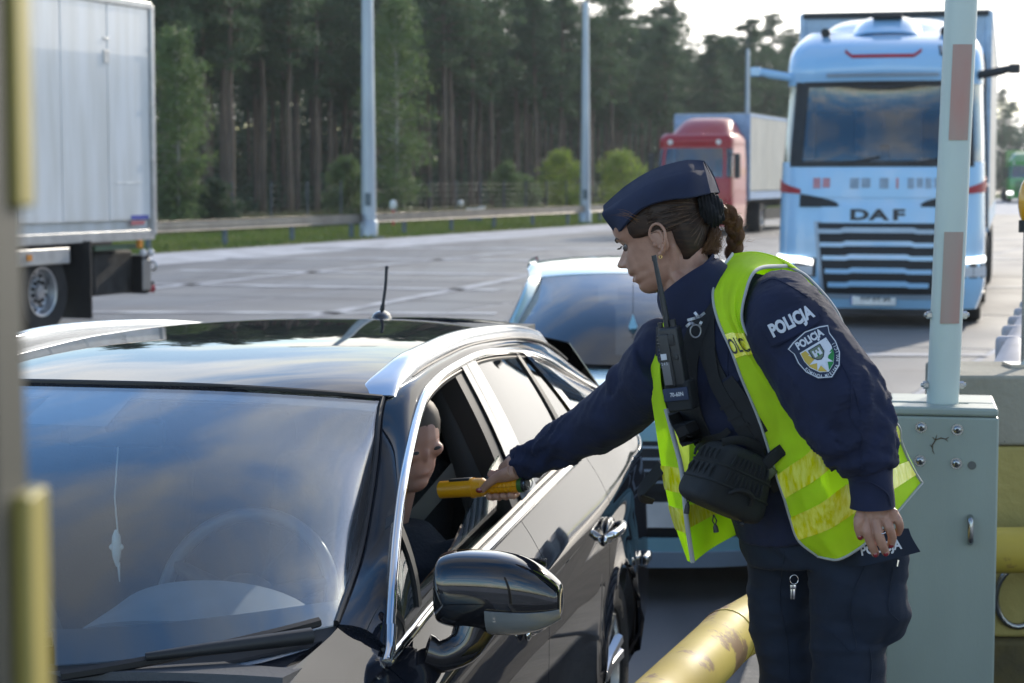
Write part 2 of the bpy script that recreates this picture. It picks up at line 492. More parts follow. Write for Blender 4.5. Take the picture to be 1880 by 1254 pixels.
M_groundband = mat('worn_lane_and_joint', (0.46, 0.47, 0.50), 0.6, col2=(0.24, 0.24, 0.26), vscale=1.3, fac=(0.42, 0.62))
def stripe(p0, p1, w, z=0.006):  # lane lines, and wide pale bands standing for transverse slab joints
    p0 = np.array(p0, float); p1 = np.array(p1, float); d = unit(p1 - p0); n = np.array([-d[1], d[0], 0]) * w / 2
    V = [p0 - n, p0 + n, p1 + n, p1 - n]; V = [(v[0], v[1], z) for v in V]
    o = mk('lane_and_joint_band', V, [(0, 1, 2, 3)], M_groundband); o['kind'] = 'structure'; return o
stripe(G(258, 532), G(640, 493), 0.26); stripe(G(560, 584), G(990, 503), 0.26)
stripe(G(1560, 652), G(1812, 652), 0.30); stripe(G(100, 573), G(912, 576), 0.42)
stripe(G(640, 493), G(1000, 458), 0.25)
stripe(G(268, 521), G(917, 533), 0.5); stripe(G(330, 497), G(1010, 505), 0.55); stripe(G(420, 474), G(1150, 480), 0.65); stripe(G(560, 455), G(1300, 458), 0.8); stripe(G(981, 503), G(1420, 462), .25)
stripe(G(1790, 528), G(2300, 530), 0.45); stripe(G(1810, 476), G(2300, 477), 0.6); stripe(G(1800, 440), G(2300, 441), 0.8)

# ------------------------------------------------------------------ guard rail along the verge
M_galv = mat('weathered_galvanised_steel', (0.36, 0.33, 0.29), 0.5, metal=0.35, var=0.15, vscale=1.5, rvar=0.1)
M_post = mat('dark_galvanised_post', (0.10, 0.14, 0.16), 0.6, metal=0.3, var=0.2)
gr = root('guard_rail', (rail_x(62), 62, 0), label='long weathered steel guard rail along the grass verge behind the plaza', cat='guard rail')
prof = [(0, .48), (.03, .50), (.075, .53), (.075, .57), (.01, .60), (.01, .625), (.075, .65), (.075, .70), (.03, .73), (0, .75)]
def ln(Y, off, z): return np.array([rail_x(Y) + off, Y, z])
Ys = np.arange(20, 220, 4.0)
for a in range(len(Ys) - 1):
    A = np.array([[ln(Y, -p[0] * 1.05 + .08, p[1]) for p in prof] for Y in (Ys[a] + .01, Ys[a + 1] + .02)])
    o = mk('rail_beam', *solidvf(A, 0.004), M_galv, gr, world=True)
pv, pf = boxvf((.10, .14, 1.0), 0)
pme = bpy.data.meshes.new('rail_post'); pme.from_pydata(pv, [], pf); pme.materials.append(M_post)
for Y in np.arange(22, 220, 3.6):
    o = bpy.data.objects.new('rail_post', pme); COL.objects.link(o); o.parent = gr
    o.matrix_parent_inverse = wmat(gr).inverted(); o.location = ln(Y, -.11, .22); o.rotation_euler = (0, 0, -.38)

# ------------------------------------------------------------------ wire fence behind the verge
M_wire = mat('fence_wire', (0.10, 0.115, 0.13), 0.5, metal=0.6)
FO = -8.0
fe = root('wire_fence', (rail_x(80) + FO, 80, 0), label='low grey wire mesh fence on thin posts between verge and forest', cat='fence')
fp = MB().tube([(0, 0, 0), (0, 0, 1.75)], .035, 8)
fpm = bpy.data.meshes.new('fence_post'); fpm.from_pydata(fp.V, [], fp.F); fpm.materials.append(M_wire)
for Y in np.arange(46, 240, 2.6):
    o = bpy.data.objects.new('fence_post', fpm); COL.objects.link(o); o.parent = fe
    o.matrix_parent_inverse = wmat(fe).inverted(); o.location = (rail_x(Y) + FO, Y, 0)
wb = MB()
for z in np.arange(.15, 1.61, .24):
    wb.tube([(rail_x(Y) + FO, Y, z) for Y in (46, 240)], .0022, 4, ref=(0, 0, 1))
for Y in np.arange(46, 150, 1.0):
    wb.tube([(rail_x(Y) + FO, Y, .12), (rail_x(Y) + FO, Y, 1.6)], .003, 3)
o = wb.build('wire_mesh', M_wire, fe, world=True); o['kind'] = 'stuff'

# ------------------------------------------------------------------ grass of the verge
def blades(n, region, h0, h1, w, m, name, seed):
    r = random.Random(seed); V = []; F = []
    for _ in range(n):
        x, y = region(r); h = r.uniform(h0, h1); a = r.uniform(0, math.pi); ww = w * r.uniform(.6, 1.4); lx, ly = r.gauss(0, .25) * h, r.gauss(0, .25) * h
        k = len(V); V += [(x - math.cos(a) * ww, y - math.sin(a) * ww, 0), (x + math.cos(a) * ww, y + math.sin(a) * ww, 0), (x + lx, y + ly, h)]; F.append((k, k + 1, k + 2))
    o = mk(name, V, F, m); tag(o, None, None, kind='stuff'); return o
M_gr1 = mat('short_green_grass', (0.10, 0.17, 0.03), 0.8, col2=(0.16, 0.20, 0.05), vscale=0.3, transl=0.3)
M_gr2 = mat('dry_tall_grass', (0.14, 0.13, 0.075), 0.85, col2=(0.09, 0.11, 0.04), vscale=0.25, transl=0.3)
def reg(a, b):
    def f(r):
        Y = 42 + 150 * r.random() ** 1.4; return rail_x(Y) + r.uniform(a, b), Y
    return f
o = blades(60000, reg(-7.5, .7), .05, .16, .03, M_gr1, 'mown_grass', 1); tag(o, 'short green mown grass on the verge around the guard rail', 'grass')
o = blades(42000, reg(-15, -7.2), .2, .6, .03, M_gr2, 'dry_grass', 2); tag(o, 'taller dry yellow grass along the wire fence', 'grass')

# ------------------------------------------------------------------ trees
M_needle = mat('pine_needles', (0.055, 0.100, 0.050), 0.7, col2=(0.11, 0.165, 0.082), vscale=0.8, transl=0.35, detail=6)
M_leaf_b = mat('birch_leaves', (0.10, 0.165, 0.06), 0.6, col2=(0.16, 0.23, 0.085), vscale=1.0, transl=0.4)
M_leaf_y = mat('bright_bush_leaves', (0.20, 0.29, 0.04), 0.6, col2=(0.30, 0.38, 0.07), vscale=2.0, transl=0.45)
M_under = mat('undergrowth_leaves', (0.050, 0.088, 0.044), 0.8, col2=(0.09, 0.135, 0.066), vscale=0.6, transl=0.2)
M_bark = mat('pine_bark', (0.10, 0.078, 0.06), 0.9, col2=(0.19, 0.14, 0.105), vscale=3, streak=(1, 1, .25), bump=0.8, bscale=20)
M_bark2 = mat('birch_bark', (0.45, 0.44, 0.42), 0.8, col2=(0.12, 0.11, 0.1), vscale=5, streak=(.4, .4, 3), fac=(0.5, 0.7))

def leaves(r, V, F, c, n, rad, size, flat=0.55):
    for _ in range(n):
        d = np.array([r.gauss(0, 1), r.gauss(0, 1), r.gauss(0, 1) * flat]); d = d / (np.linalg.norm(d) + 1e-9) * rad * r.random() ** .45
        p = np.array(c) + d * np.array([1, 1, flat])
        a = np.array([r.gauss(0, 1), r.gauss(0, 1), r.gauss(0, .6)]); a = a / np.linalg.norm(a) * size * r.uniform(.5, 1.4)
        b = np.array([r.gauss(0, 1), r.gauss(0, 1), r.gauss(0, .6)]); b = b / np.linalg.norm(b) * size * r.uniform(.25, .7)
        k = len(V); V += [tuple(p - a), tuple(p + b), tuple(p + a)]; F.append((k, k + 1, k + 2))

def pine(seed, H):
    r = random.Random(seed); rt = root('pine_tree')
    lean = (r.gauss(0, .25), r.gauss(0, .25)); tm = MB()
    n = 9; P = [(lean[0] * (i / (n - 1)) ** 1.5 + r.gauss(0, .02), lean[1] * (i / (n - 1)) ** 1.5 + r.gauss(0, .02), H * i / (n - 1)) for i in range(n)]
    tm.tube(P, [0.16 * (1 - .82 * i / (n - 1)) for i in range(n)], 8)
    V, F = [], []
    base = r.uniform(.40, .52)
    k = 54
    for q in range(k):
        t = base + (1 - base) * ((q + r.random()) / k) ** .9; z = H * t
        s = (t - base) / (1 - base); prof_ = (.55 + .9 * s) if s < .4 else .91 * (1 - (s - .4) / .6 * .72)
        L = 2.0 * prof_ * r.uniform(.45, 1.1)
        a = r.uniform(0, 2 * math.pi); up = r.uniform(-.15, .35)
        b0 = np.array([lean[0] * t ** 1.5, lean[1] * t ** 1.5, z]); b1 = b0 + np.array([math.cos(a) * L, math.sin(a) * L, up * L])
        tm.tube([b0, (b0 + b1) / 2 + [0, 0, -.05], b1], [.035, .02, .008], 4)
        for w in (.55, .8, 1.0):
            leaves(r, V, F, b0 + (b1 - b0) * w + [0, 0, .08], 34, .62 * prof_ + .28, .18, .55)
    for q in range(5):      # dead twigs on the bare trunk
        z = H * r.uniform(.2, base); a = r.uniform(0, 6.28); L = r.uniform(.3, .9)
        tm.tube([(0, 0, z), (math.cos(a) * L, math.sin(a) * L, z + r.uniform(-.1, .2))], [.02, .006], 4)
    tm.build('trunk', M_bark, rt, smooth=True); mk('crown', V, F, M_needle, rt)
    return rt
def broad(name, seed, H, W_, ml, mb_, n=60, leafs=70, size=.10, lo=.12, droop=0):
    r = random.Random(seed); rt = root(name); tm = MB(); tm.tube([(0, 0, 0), (.05, 0, H * .5), (0, .06, H * .95)], [.013 * H ** .8, .008 * H ** .8, .01], 7)
    V, F = [], []
    for q in range(n):
        t = lo + (1 - lo) * (q + r.random()) / n; s = (t - lo) / (1 - lo)
        R_ = W_ * math.sin(math.pi * min(1, s * .86 + .12)) ** .7 * r.uniform(.2, 1); a = r.uniform(0, 6.28)
        b0 = np.array([0, 0, H * t * .9]); c = np.array([math.cos(a) * R_, math.sin(a) * R_, H * t - droop * R_])
        tm.tube([b0, c], [.02, .006], 4)
        leaves(r, V, F, c, leafs, W_ * .42, size, .8)
    tm.build('trunk', mb_, rt, smooth=True); mk('crown', V, F, ml, rt); return rt
def place(proto, x, y, s, rz, first=False, sz=None):
    o = proto if first else copy_tree(proto)
    o.location = (x, y, 0); o.rotation_euler = (0, 0, rz); o.scale = (s, s, sz or s); return o
protos = [pine(11, 13.5), pine(12, 14.2), pine(13, 12.6), pine(14, 13.8), pine(15, 13.2)]
used = set()
PL = 'tall pine in the dense forest with a long bare brown trunk and dark crown'
npine = 0
for row in range(8):
    Y = 52.0 + row * 1.3
    while Y < 300:
        Yj = Y + rng.uniform(-1, 1); X = rail_x(Yj) - 15.5 - row * 3.0 + rng.uniform(-1.1, 1.1)
        u = 940 + FPX * X / Yj
        if 180 < u < 2050 and not (row > 4 and Yj > 190):
            k = rng.randrange(5); o = place(protos[k], X, Yj, rng.uniform(.84, 1.12) * (1 + .05 * (row > 2)), rng.uniform(0, 6.28), k not in used); used.add(k)
            tag(o, PL, 'tree', 'pines of the forest behind the verge'); npine += 1
        Y += (3.3 + .7 * row * .5) * (1 + max(0, Y - 110) / 90)
# understorey that closes the forest floor
ub = random.Random(5); V, F = [], []
for _ in range(1500):
    Y = ub.uniform(48, 290); X = rail_x(Y) - ub.uniform(19, 44); hh = ub.uniform(.5, 3.4) * (1.5 if X < rail_x(Y) - 30 else .8)
    leaves(ub, V, F, (X, Y, hh * .5), 55, hh * .75, .2 + Y * .0012, .8)
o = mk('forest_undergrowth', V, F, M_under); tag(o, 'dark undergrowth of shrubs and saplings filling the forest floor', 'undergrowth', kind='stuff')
V, F = [], []
for _ in range(2300):
    Y = ub.uniform(50, 330); X = rail_x(Y) - ub.uniform(40, 56); leaves(ub, V, F, (X, Y, ub.uniform(.5, 9.5)), 75, 2.6, .35 + Y * .001, .8)
for _ in range(1500):
    Y = ub.uniform(50, 330); X = rail_x(Y) - ub.uniform(42, 58); leaves(ub, V, F, (X, Y, ub.uniform(.3, 5.0)), 70, 2.4, .4 + Y * .001, .8)
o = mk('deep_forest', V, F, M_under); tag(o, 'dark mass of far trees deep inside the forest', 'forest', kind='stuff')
# trees one can tell apart at the forest edge
def edge(px, Yd): X = (px - 940) / FPX * Yd; return X, Yd
T = [('birch_tree', 21, 6.6, 1.35, M_leaf_b, M_bark2, 328, 66, 'pale drooping birch with white trunk beside the white truck trailer', .25),
     ('birch_tree', 22, 8.9, 1.5, M_leaf_b, M_bark2, 728, 80, 'slender tall grey green birch just right of the nearest lamp pole', .1)]
for nm, sd, H_, W_, ml, mb_, px, Yd, lb, dr in T:
    t = broad(nm, sd, H_, W_, ml, mb_, 90, 120, .13, .1, dr); t.location = (*edge(px, Yd), 0); tag(t, lb, 'tree')
Bs = [(400, 68, 1.5, .8, M_under, 'low dark green bush at the forest edge right of the pale birch'),
      (640, 82, 2.3, 1.0, M_leaf_b, 'grey green sapling behind the fence left of the nearest lamp pole'),
      (932, 96, 2.2, .9, M_leaf_b, 'narrow green sapling behind the fence midway between two lamp poles'),
      (965, 98, 1.6, .9, M_leaf_b, 'small rounded green sapling just left of the yellow green bush'),
      (1030, 102, 2.8, 1.25, M_leaf_y, 'yellow green leafy bush just left of the second lamp pole'),
      (1140, 104, 2.8, 1.5, M_leaf_y, 'bright green leafy bush right of the second lamp pole'),
      (1250, 120, 2.6, 1.6, M_leaf_b, 'dull green bush behind the red truck')]
for i, (px, Yd, H_, W_, ml, lb) in enumerate(Bs):
    t = broad('bush', 40 + i, H_ * 1.12, W_, ml, M_bark, 46, 110, .13, .02); t.location = (*edge(px, Yd), 0); tag(t, lb, 'bush')
# far trees closing the plaza on the right
V, F = [], []
fr_ = random.Random(8)
for _ in range(520):
    X = fr_.uniform(40, 150); Y = 300 + fr_.uniform(0, 30) + X * .2; leaves(fr_, V, F, (X, Y, fr_.uniform(.4, 9.5)), 60, 3.6, .8, .8)
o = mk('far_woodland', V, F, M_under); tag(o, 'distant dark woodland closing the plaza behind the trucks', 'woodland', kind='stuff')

# ------------------------------------------------------------------ lamp poles
M_pole = mat('galvanised_pole', (0.40, 0.46, 0.52), 0.42, metal=0.4, var=0.08, vscale=2, streak=(1, 1, .2), rvar=.08)
def lamp_pole(px, py, H_, r0, r1, label, tip=0):
    b = G(px, py); rt = root('lamp_pole', (b[0], b[1], 0), label=label, cat='lamp pole', group='light poles along the guard rail')
    tube('mast', [(0, 0, .55), (0, 0, H_)], [r0, r1], M_pole, rt, 16)
    tube('base_sleeve', [(0, 0, 0), (0, 0, .5), (0, 0, .56)], [r0 * 1.2, r0 * 1.2, r0], M_pole, rt, 16)
    box('foot_plate', (0, 0, .02), (r0 * 4, r0 * 4, .04), M_post, rt)
    box('service_hatch', (0, -r0 * 1.0, 1.2), (r0 * .8, .02, .4), M_post, rt)
    if tip: tube('spike', [(0, 0, H_), (0, 0, H_ + tip)], .015, M_post, rt, 6)
    else:
        for s in (-1, 1):
            tube('lamp_arm', [(0, 0, H_), (s * .5, 0, H_ + .25), (s * 1.2, 0, H_ + .3)], .04, M_pole, rt, 8)
            box('lamp_head', (s * 1.6, 0, H_ + .3), (.8, .28, .12), M_post, rt, .03)
    return rt
lamp_pole(677, 437, 12, .235, .14, 'thick grey lamp pole rising out of frame behind the guard rail, nearest of the poles')
lamp_pole(1074, 411, 8.95, .215, .13, 'grey pole with a thin spike on top, left of the red truck', 1.2)
lamp_pole(1370, 392, 8.6, .16, .10, 'far grey pole standing behind the red truck', .9)

# small things on the verge
M_white = mat('white_plastic', (0.78, 0.78, 0.76), 0.5)
M_red = mat('red_reflector', (0.55, 0.05, 0.05), 0.4)
b = G(722, 418); rt = root('delineator_post', (b[0], b[1], 0), label='small white and red marker post behind the guard rail', cat='marker post')
tube('post_body', [(0, 0, 0), (0, 0, .7)], .05, M_red, rt, 8); 
o = MB().add(*ball((0, 0, .85), (.14, .08, .2))).build('post_head', M_white, rt, smooth=True)
b = G(872, 408); rt = root('utility_box', (b[0], b[1], 0), label='small white utility box in the grass behind the guard rail', cat='utility box')
box('cabinet', (0, 0, .42), (.75, .4, .34), M_white, rt, .02); box('plinth', (0, 0, .12), (.6, .3, .26), M_post, rt); box('cover', (.3, 0, .62), (.3, .42, .07), M_white, rt, .02)
b = G(846, 404); rt = root('marker_cap', (b[0], b[1], 0), label='tiny white round marker left of the utility box', cat='marker post')
MB().add(*ball((0, 0, .75), .13)).build('cap', M_white, rt, smooth=True); tube('stem', [(0, 0, 0), (0, 0, .68)], .03, M_post, rt, 6)
# ------------------------------------------------------------------ shared vehicle materials
M_tyre = mat('tyre_rubber', (0.022, 0.022, 0.023), 0.8, var=0.2, bump=0.3, bscale=120)
M_black = mat('black_plastic', (0.018, 0.019, 0.021), 0.5, var=0.2)
M_chas = mat('chassis_grime', (0.03, 0.03, 0.03), 0.8, var=0.4)
M_chrome = mat('chrome', (0.80, 0.80, 0.80), 0.08, metal=1.0, var=0.02)
M_alu = mat('wheel_alloy', (0.62, 0.63, 0.65), 0.28, metal=0.9, var=0.05)
M_lamp = mat('lamp_lens', (0.6, 0.62, 0.65), 0.08, var=0.05, coat=0.5)
M_lit = mat('lit_lamp', (0.9, 0.9, 0.9), 0.3, emit=(1, 0.98, 0.93), emit_s=2.2)
M_amber = mat('amber_marker', (0.7, 0.28, 0.05), 0.3)
M_tglass = glass_mat('truck_glass', (0.50, 0.55, 0.60), 1.5, 0.01, 2.0)
M_int = mat('dark_interior', (0.03, 0.032, 0.036), 0.8)
M_lace = mat('curtain_fabric', (0.42, 0.44, 0.46), 0.9, var=0.1)

def lathe(prof, n=28, ax='y'):
    "prof: (r, h) pairs, revolved about an axis"
    th = np.linspace(0, 2 * math.pi, n, endpoint=False)
    A = np.array([[(r * math.cos(t), h, r * math.sin(t)) if ax == 'y' else (r * math.cos(t), r * math.sin(t), h) for t in th] for r, h in prof])
    return gridvf(A, closed_v=True)

def wheel(parent, c, R, w, side, rim=0.6, spokes=10, m_rim=None, ax='y', truck=False):
    "side: +1/-1 the way the outer face looks along the axle"
    wr = root('wheel', c); wr.parent = parent
    if ax == 'x': wr.rotation_euler = (0, 0, -side * math.pi / 2); side = 1
    s = side
    q = R * rim
    t = mk('tyre', *lathe([(q, -w * .5 * s), (q * 1.08, -w * .5 * s), (R * .93, -w * .5 * s), (R, -w * .36 * s), (R, w * .36 * s), (R * .95, w * .5 * s), (q * 1.12, w * .5 * s), (q * 1.02, w * .46 * s), (q, w * .40 * s)], 36), M_tyre, wr)
    autosmooth(t, 30)
    mr = m_rim or M_alu
    b = MB().add(*lathe([(q * 1.0, w * .44 * s), (q * .95, w * .42 * s), (q * .93, w * .2 * s), (q * .9, -w * .1 * s), (q * .3, -w * .1 * s)] if not truck else
                        [(q, w * .44 * s), (q * .93, w * .42 * s), (q * .88, w * .05 * s), (q * .62, -w * .0 * s), (q * .55, w * .22 * s), (q * .3, w * .25 * s), (q * .28, w * .36 * s), (.0, w * .37 * s)], 32))
    autosmooth(b.build('rim', mr if truck else M_black, wr), 40)
    sp = MB()
    for k in range(spokes):
        a = 2 * math.pi * k / spokes + .3; ca, sa = math.cos(a), math.sin(a)
        if truck:
            sp.add(*ball((q * .74 * ca, w * .08 * s, q * .74 * sa), (q * .085, .012, q * .085), 6, 8))
            sp.add(*ball((q * .42 * ca, w * .27 * s, q * .42 * sa), (.025, .03, .025), 6, 8))
        else:
            for da in (-.13, .13):
                a2 = a + da; c2, s2 = math.cos(a + da * .35), math.sin(a + da * .35); c3, s3 = math.cos(a2), math.sin(a2)
                sp.tube([(q * .16 * c2, w * .27 * s, q * .16 * s2), (q * .55 * c3, w * .33 * s, q * .55 * s3), (q * .95 * c3, w * .40 * s, q * .95 * s3)], [.030, .020, .024], 6)
    o = autosmooth(sp.build('wheel_bolts' if truck else 'spokes', M_black if truck else mr, wr), 50)
    if truck: o['kind'] = 'stuff'
    if not truck:
        autosmooth(MB().add(*lathe([(q * .22, w * .22 * s), (q * .22, w * .32 * s), (q * .1, w * .36 * s), (0, w * .36 * s)], 20)).build('hub_cap', mr, wr), 40)
        d = mk('brake_disc', *lathe([(q * .72, 0), (q * .72, .02 * s), (q * .2, .02 * s)], 24), M_alu, wr)
        autosmooth(MB().add(*lathe([(q, w * .43 * s), (q * .93, w * .425 * s), (q * .92, w * .3 * s)], 36)).build('rim_lip', mr, wr), 40)
    return wr

def cab_fn(Wd, lev):
    """front and sides of a cab. lev rows: z, half width, setback of the front face, corner radius, front bulge.
    returns S(u, z): u 0..1 from left rear side round the front to right rear side"""
    L = np.array(lev, float)
    def S(u, z, off=0.0):
        hw, y0, cr_, bl = hermite(L[:, 0], L[:, 1:], np.clip(z, L[0, 0], L[-1, 0]))[0]
        x = (u - .5) * 2; sgn = 1 if x >= 0 else -1; x = abs(x)      # x 0..1: .0-.68 front, .68-.78 corner, .78-1 side
        if x < .68:
            t = x / .68; px_ = t * (hw - cr_); py_ = y0 - bl * (1 - t * t); n = (2 * bl * t / max(hw, .1), -1)
        elif x < .80:
            a = (x - .68) / .12 * math.pi / 2; px_ = hw - cr_ + cr_ * math.sin(a); py_ = y0 + cr_ - cr_ * math.cos(a); n = (math.sin(a), -math.cos(a))
        else:
            t = (x - .80) / .20; px_ = hw; py_ = y0 + cr_ + t * (2.25 - y0 - cr_); n = (1, 0)
        k = math.hypot(*n)
        return np.array([sgn * (px_ + n[0] / k * off), py_ + n[1] / k * off, z])
    return S
def cab_patch(name, S, u0, u1, z0, z1, m, parent, off=0.0, th=0.02, nu=None, nz=None, shape=None):
    nu = nu or max(4, int(abs(u1 - u0) * 50) + 2); nz = nz or max(3, int(abs(z1 - z0) * 10) + 2)
    A = []
    for i in range(nz):
        row = []
        for j in range(nu):
            fu, fz = j / (nu - 1), i / (nz - 1); u = u0 + (u1 - u0) * fu; z = z0 + (z1 - z0) * fz
            if shape: u, z = shape(fu, fz, u, z)
            row.append(S(u, z, off))
        A.append(row)
    return sheet(name, np.array(A), th, m, parent)
def xz(x, hw=1.25, cr_=.3):          # front x in metres -> u
    return .5 + (x / (hw - cr_)) * .34

def trailer(rt, x_half, y0, y1, z0, z1, m_side, m_frame, wheels, posts=6, tex=None):
    box('front_wall', (0, y0, (z0 + z1) / 2), (2 * x_half - .02, .04, z1 - z0), m_frame, rt, .01)
    box('trailer_roof', (0, (y0 + y1) / 2, z1), (2 * x_half - .02, y1 - y0, .04), m_side, rt)
    for s in (-1, 1):
        n = 7; L = (y1 - y0 - .1) / n
        for k in range(n):
            yy = y0 + .05 + L * (k + .5)
            A = np.array([[(s * (x_half + .012 * math.sin(3.1 * t)), yy - L / 2 + L * t + .004, z0 + .32 + (z1 - z0 - .42) * q) for t in np.linspace(0, .99, 8)] for q in (0, .3, .6, 1)])
            sheet('side_panel', A if s > 0 else A[:, ::-1], .01, m_side, rt)
        box('side_rail', (s * x_half, (y0 + y1) / 2, z0 + .16), (.05, y1 - y0, .26), m_frame, rt)
        box('top_rail', (s * x_half, (y0 + y1) / 2, z1 - .05), (.06, y1 - y0, .10), m_frame, rt)
        box('corner_post', (s * (x_half - .02), y0 + .0, (z0 + z1) / 2), (.09, .09, z1 - z0), m_frame, rt, .015)
        box('underrun_bar', (s * (x_half - .08), (y0 + y1) / 2 - 1.0, .62), (.05, 5.2, .4), M_chas, rt)
        for yw in wheels:
            wheel(rt, (s * (x_half - .18), yw, .50), .50, .36, s, .56, 10, M_alu, 'x', True)
    box('chassis_beam', (0, (y0 + y1) / 2, .98), (1.1, y1 - y0, .3), M_chas, rt)
    box('rear_wall', (0, y1, (z0 + z1) / 2), (2 * x_half - .02, .04, z1 - z0), m_frame, rt)

# ------------------------------------------------------------------ the large light blue tractor with its trailer
M_blue = mat('light_blue_truck_paint', (0.34, 0.60, 0.86), 0.25, var=0.04, vscale=1.0, coat=1.0)
M_trgrey = mat('pale_trailer_wall', (0.55, 0.53, 0.48), 0.5, var=0.06, vscale=.6, rvar=.1)
M_redstripe = mat('red_trim', (0.42, 0.02, 0.03), 0.4)
M_lett = mat('dark_lettering', (0.02, 0.02, 0.022), 0.4)
M_grille = mat('grille_black', (0.012, 0.014, 0.018), 0.55)
M_silver = mat('silver_trim', (0.33, 0.42, 0.52), 0.35, metal=0.3, var=0.04)
dyaw = math.radians(14.0)
p = G(1612, 600); 
big = root('articulated_truck', (p[0], p[1], 0), -dyaw, 'large light blue articulated truck facing the camera with five black grille slots', 'truck')
lev = [(.24, 1.18, .10, .22, .10), (.45, 1.25, .02, .28, .14), (1.0, 1.26, .0, .30, .16), (1.6, 1.25, .05, .30, .16), (2.05, 1.24, .10, .30, .17),
       (3.02, 1.20, .27, .32, .17), (3.28, 1.20, .26, .34, .20), (3.55, 1.14, .55, .34, .20), (3.72, 1.02, .95, .34, .10)]
S = cab_fn(2.5, lev)
# shell split at the windscreen band
cab_patch('lower_cab', S, 0, 1, .24, 2.06, M_blue, big, nz=30, nu=90)
cab_patch('upper_cab', S, 0, 1, 3.03, 3.72, M_blue, big, nz=16, nu=90)
for a, b in ((0, .135), (.865, 1)):
    pass
for a, b in ((0.0, .06), (.94, 1.0)):
    cab_patch('side_post', S, a, b, 2.06, 3.03, M_blue, big)
cab_patch('windscreen', S, .150, .850, 2.04, 3.05, M_tglass, big, off=.004, th=.01, nu=60)
for a, b in ((.135, .155), (.845, .865)): cab_patch('windscreen_pillar', S, a, b, 2.03, 3.06, M_black, big, off=.006)
for a, b in ((.06, .135), (.865, .94)): cab_patch('side_window', S, a, b, 2.06, 3.03, M_tglass, big, th=.01)
cab_patch('windscreen_seal', S, .135, .865, 3.0, 3.07, M_black, big, off=.010)
cab_patch('wiper_cowl', S, .135, .865, 2.0, 2.07, M_black, big, off=.012)
sheet('cab_roof', np.array([[S(u, 3.71) * np.array([1 - .9 * k, 1, 1]) + np.array([0, 0, .05 * math.sin(k * 1.5)]) for u in np.linspace(0, 1, 40)] for k in np.linspace(0, 1, 6)]), .02, M_blue, big)
# roof fairing with its raised centre
A = []
for t in np.linspace(0, 1, 10):
    y = .75 + 1.5 * t; zt = 3.60 + .37 * math.sin(min(1, t * 1.3) * math.pi / 2); w = .98 + .2 * t
    A.append([(x, y + .25 * (x / w) ** 2, 3.5 + (zt - 3.5) * (1 - abs(x / w) ** 5)) for x in np.linspace(-w, w, 24)])
sheet('roof_fairing', np.array(A)[:, ::-1], .02, M_blue, big)
A = [[(x, .62 + .9 * t + .1 * (x / .5) ** 2, 3.62 + (.10 + .23 * math.sin(min(1, t * 1.5) * 1.57)) * (1 - abs(x / .52) ** 4)) for x in np.linspace(-.52, .52, 20)] for t in np.linspace(0, 1, 8)]
sheet('roof_scoop', np.array(A)[:, ::-1], .02, M_blue, big)
box('roof_vent', (0, .95, 3.93), (.38, .2, .05), M_black, big, .015)
for s in (-1, 1):
    tube('roof_horn', [(s * .75 - .02, .75, 3.72), (s * .75, 1.2, 3.75)], [.06, .02], M_black, big, 10)
# visor with red line and round lamps
def vis(fu, fz, u, z):
    return u, z - .09 * max(0, 1 - abs(fu - .5) * 2 - .25) - (0 if abs(fu - .5) < .42 else 0)
cab_patch('visor_stripe', S, .31, .69, 3.42, 3.46, M_redstripe, big, off=.012, shape=lambda fu, fz, u, z: (u, z - .07 * min(1, (1 - abs(fu - .5) * 2) * 5)))
cab_patch('visor_lip', S, .235, .765, 3.13, 3.17, M_silver, big, off=.03)
for s in (-1, 1):
    f_ = lambda fu, fz, u, z, s=s: (u, z + (.05 if (fu > .5) == (s < 0) else 0) * abs(fu - .5))
    cab_patch('visor_lamp_bezel', S, .5 + s * .275, .5 + s * .335, 3.36, 3.48, M_black, big, off=.016, shape=f_)
    cab_patch('visor_lamp', S, .5 + s * .283, .5 + s * .328, 3.375, 3.465, M_lamp, big, off=.024, shape=f_)
# front panels
def lip(name, x0, x1, z0, z1, m, off=.012, bow=0, sh=None):
    a, b = xz(x0), xz(x1)
    return cab_patch(name, S, a, b, z0, z1, m, big, off=off, shape=sh)
cab_patch('front_panel', S, .20, .80, 1.62, 1.97, M_blue, big, off=.02)
cab_patch('badge_bar', S, .25, .75, 1.30, 1.50, M_blue, big, off=.035)
M_pr = mat('faded_red_print', (0.55, 0.25, 0.28), 0.5); M_pg = mat('faded_grey_print', (0.30, 0.40, 0.50), 0.5)
def pt(x, z, off): return S(xz(x), z, off)
for (x0, x1, m) in ((-.82, -.58, M_pr), (-.36, -.08, M_pg), (.0, .14, M_pg), (.20, .26, M_pr), (.34, .76, M_pg)):
    n = max(1, int((x1 - x0) / .1))
    for k in range(n):
        a = x0 + (x1 - x0) * k / n; lip('faded_letter', a, a + (x1 - x0) / n - .03, 1.73 + .01 * (k % 2), 1.86, m, .026)
for s in (-1, 1):      # black intake corners under the panel
    f_ = lambda fu, fz, u, z, s=s: (u, z + (fz - 1) * 0 + (.05 if (fu < .35) == (s < 0) or (fu > .65) == (s > 0) else -.0) * fz)
    cab_patch('intake_corner', S, *sorted((.5 + s * .18, .5 + s * .345)), 1.50, 1.62, M_grille, big, off=.03,
              shape=lambda fu, fz, u, z, s=s: (u, 1.50 + fz * (.04 + .12 * ((1 - fu) if s < 0 else fu) ** .6) + .0))
    cab_patch('red_corner_flash', S, *sorted((.5 + s * .345, .5 + s * .415)), 1.64, 1.84, M_redstripe, big, off=.014,
              shape=lambda fu, fz, u, z, s=s: (u, 1.66 + fz * (.06 + .12 * ((1 - fu) if s < 0 else fu)) + .04 * ((1 - fu) if s < 0 else fu)))
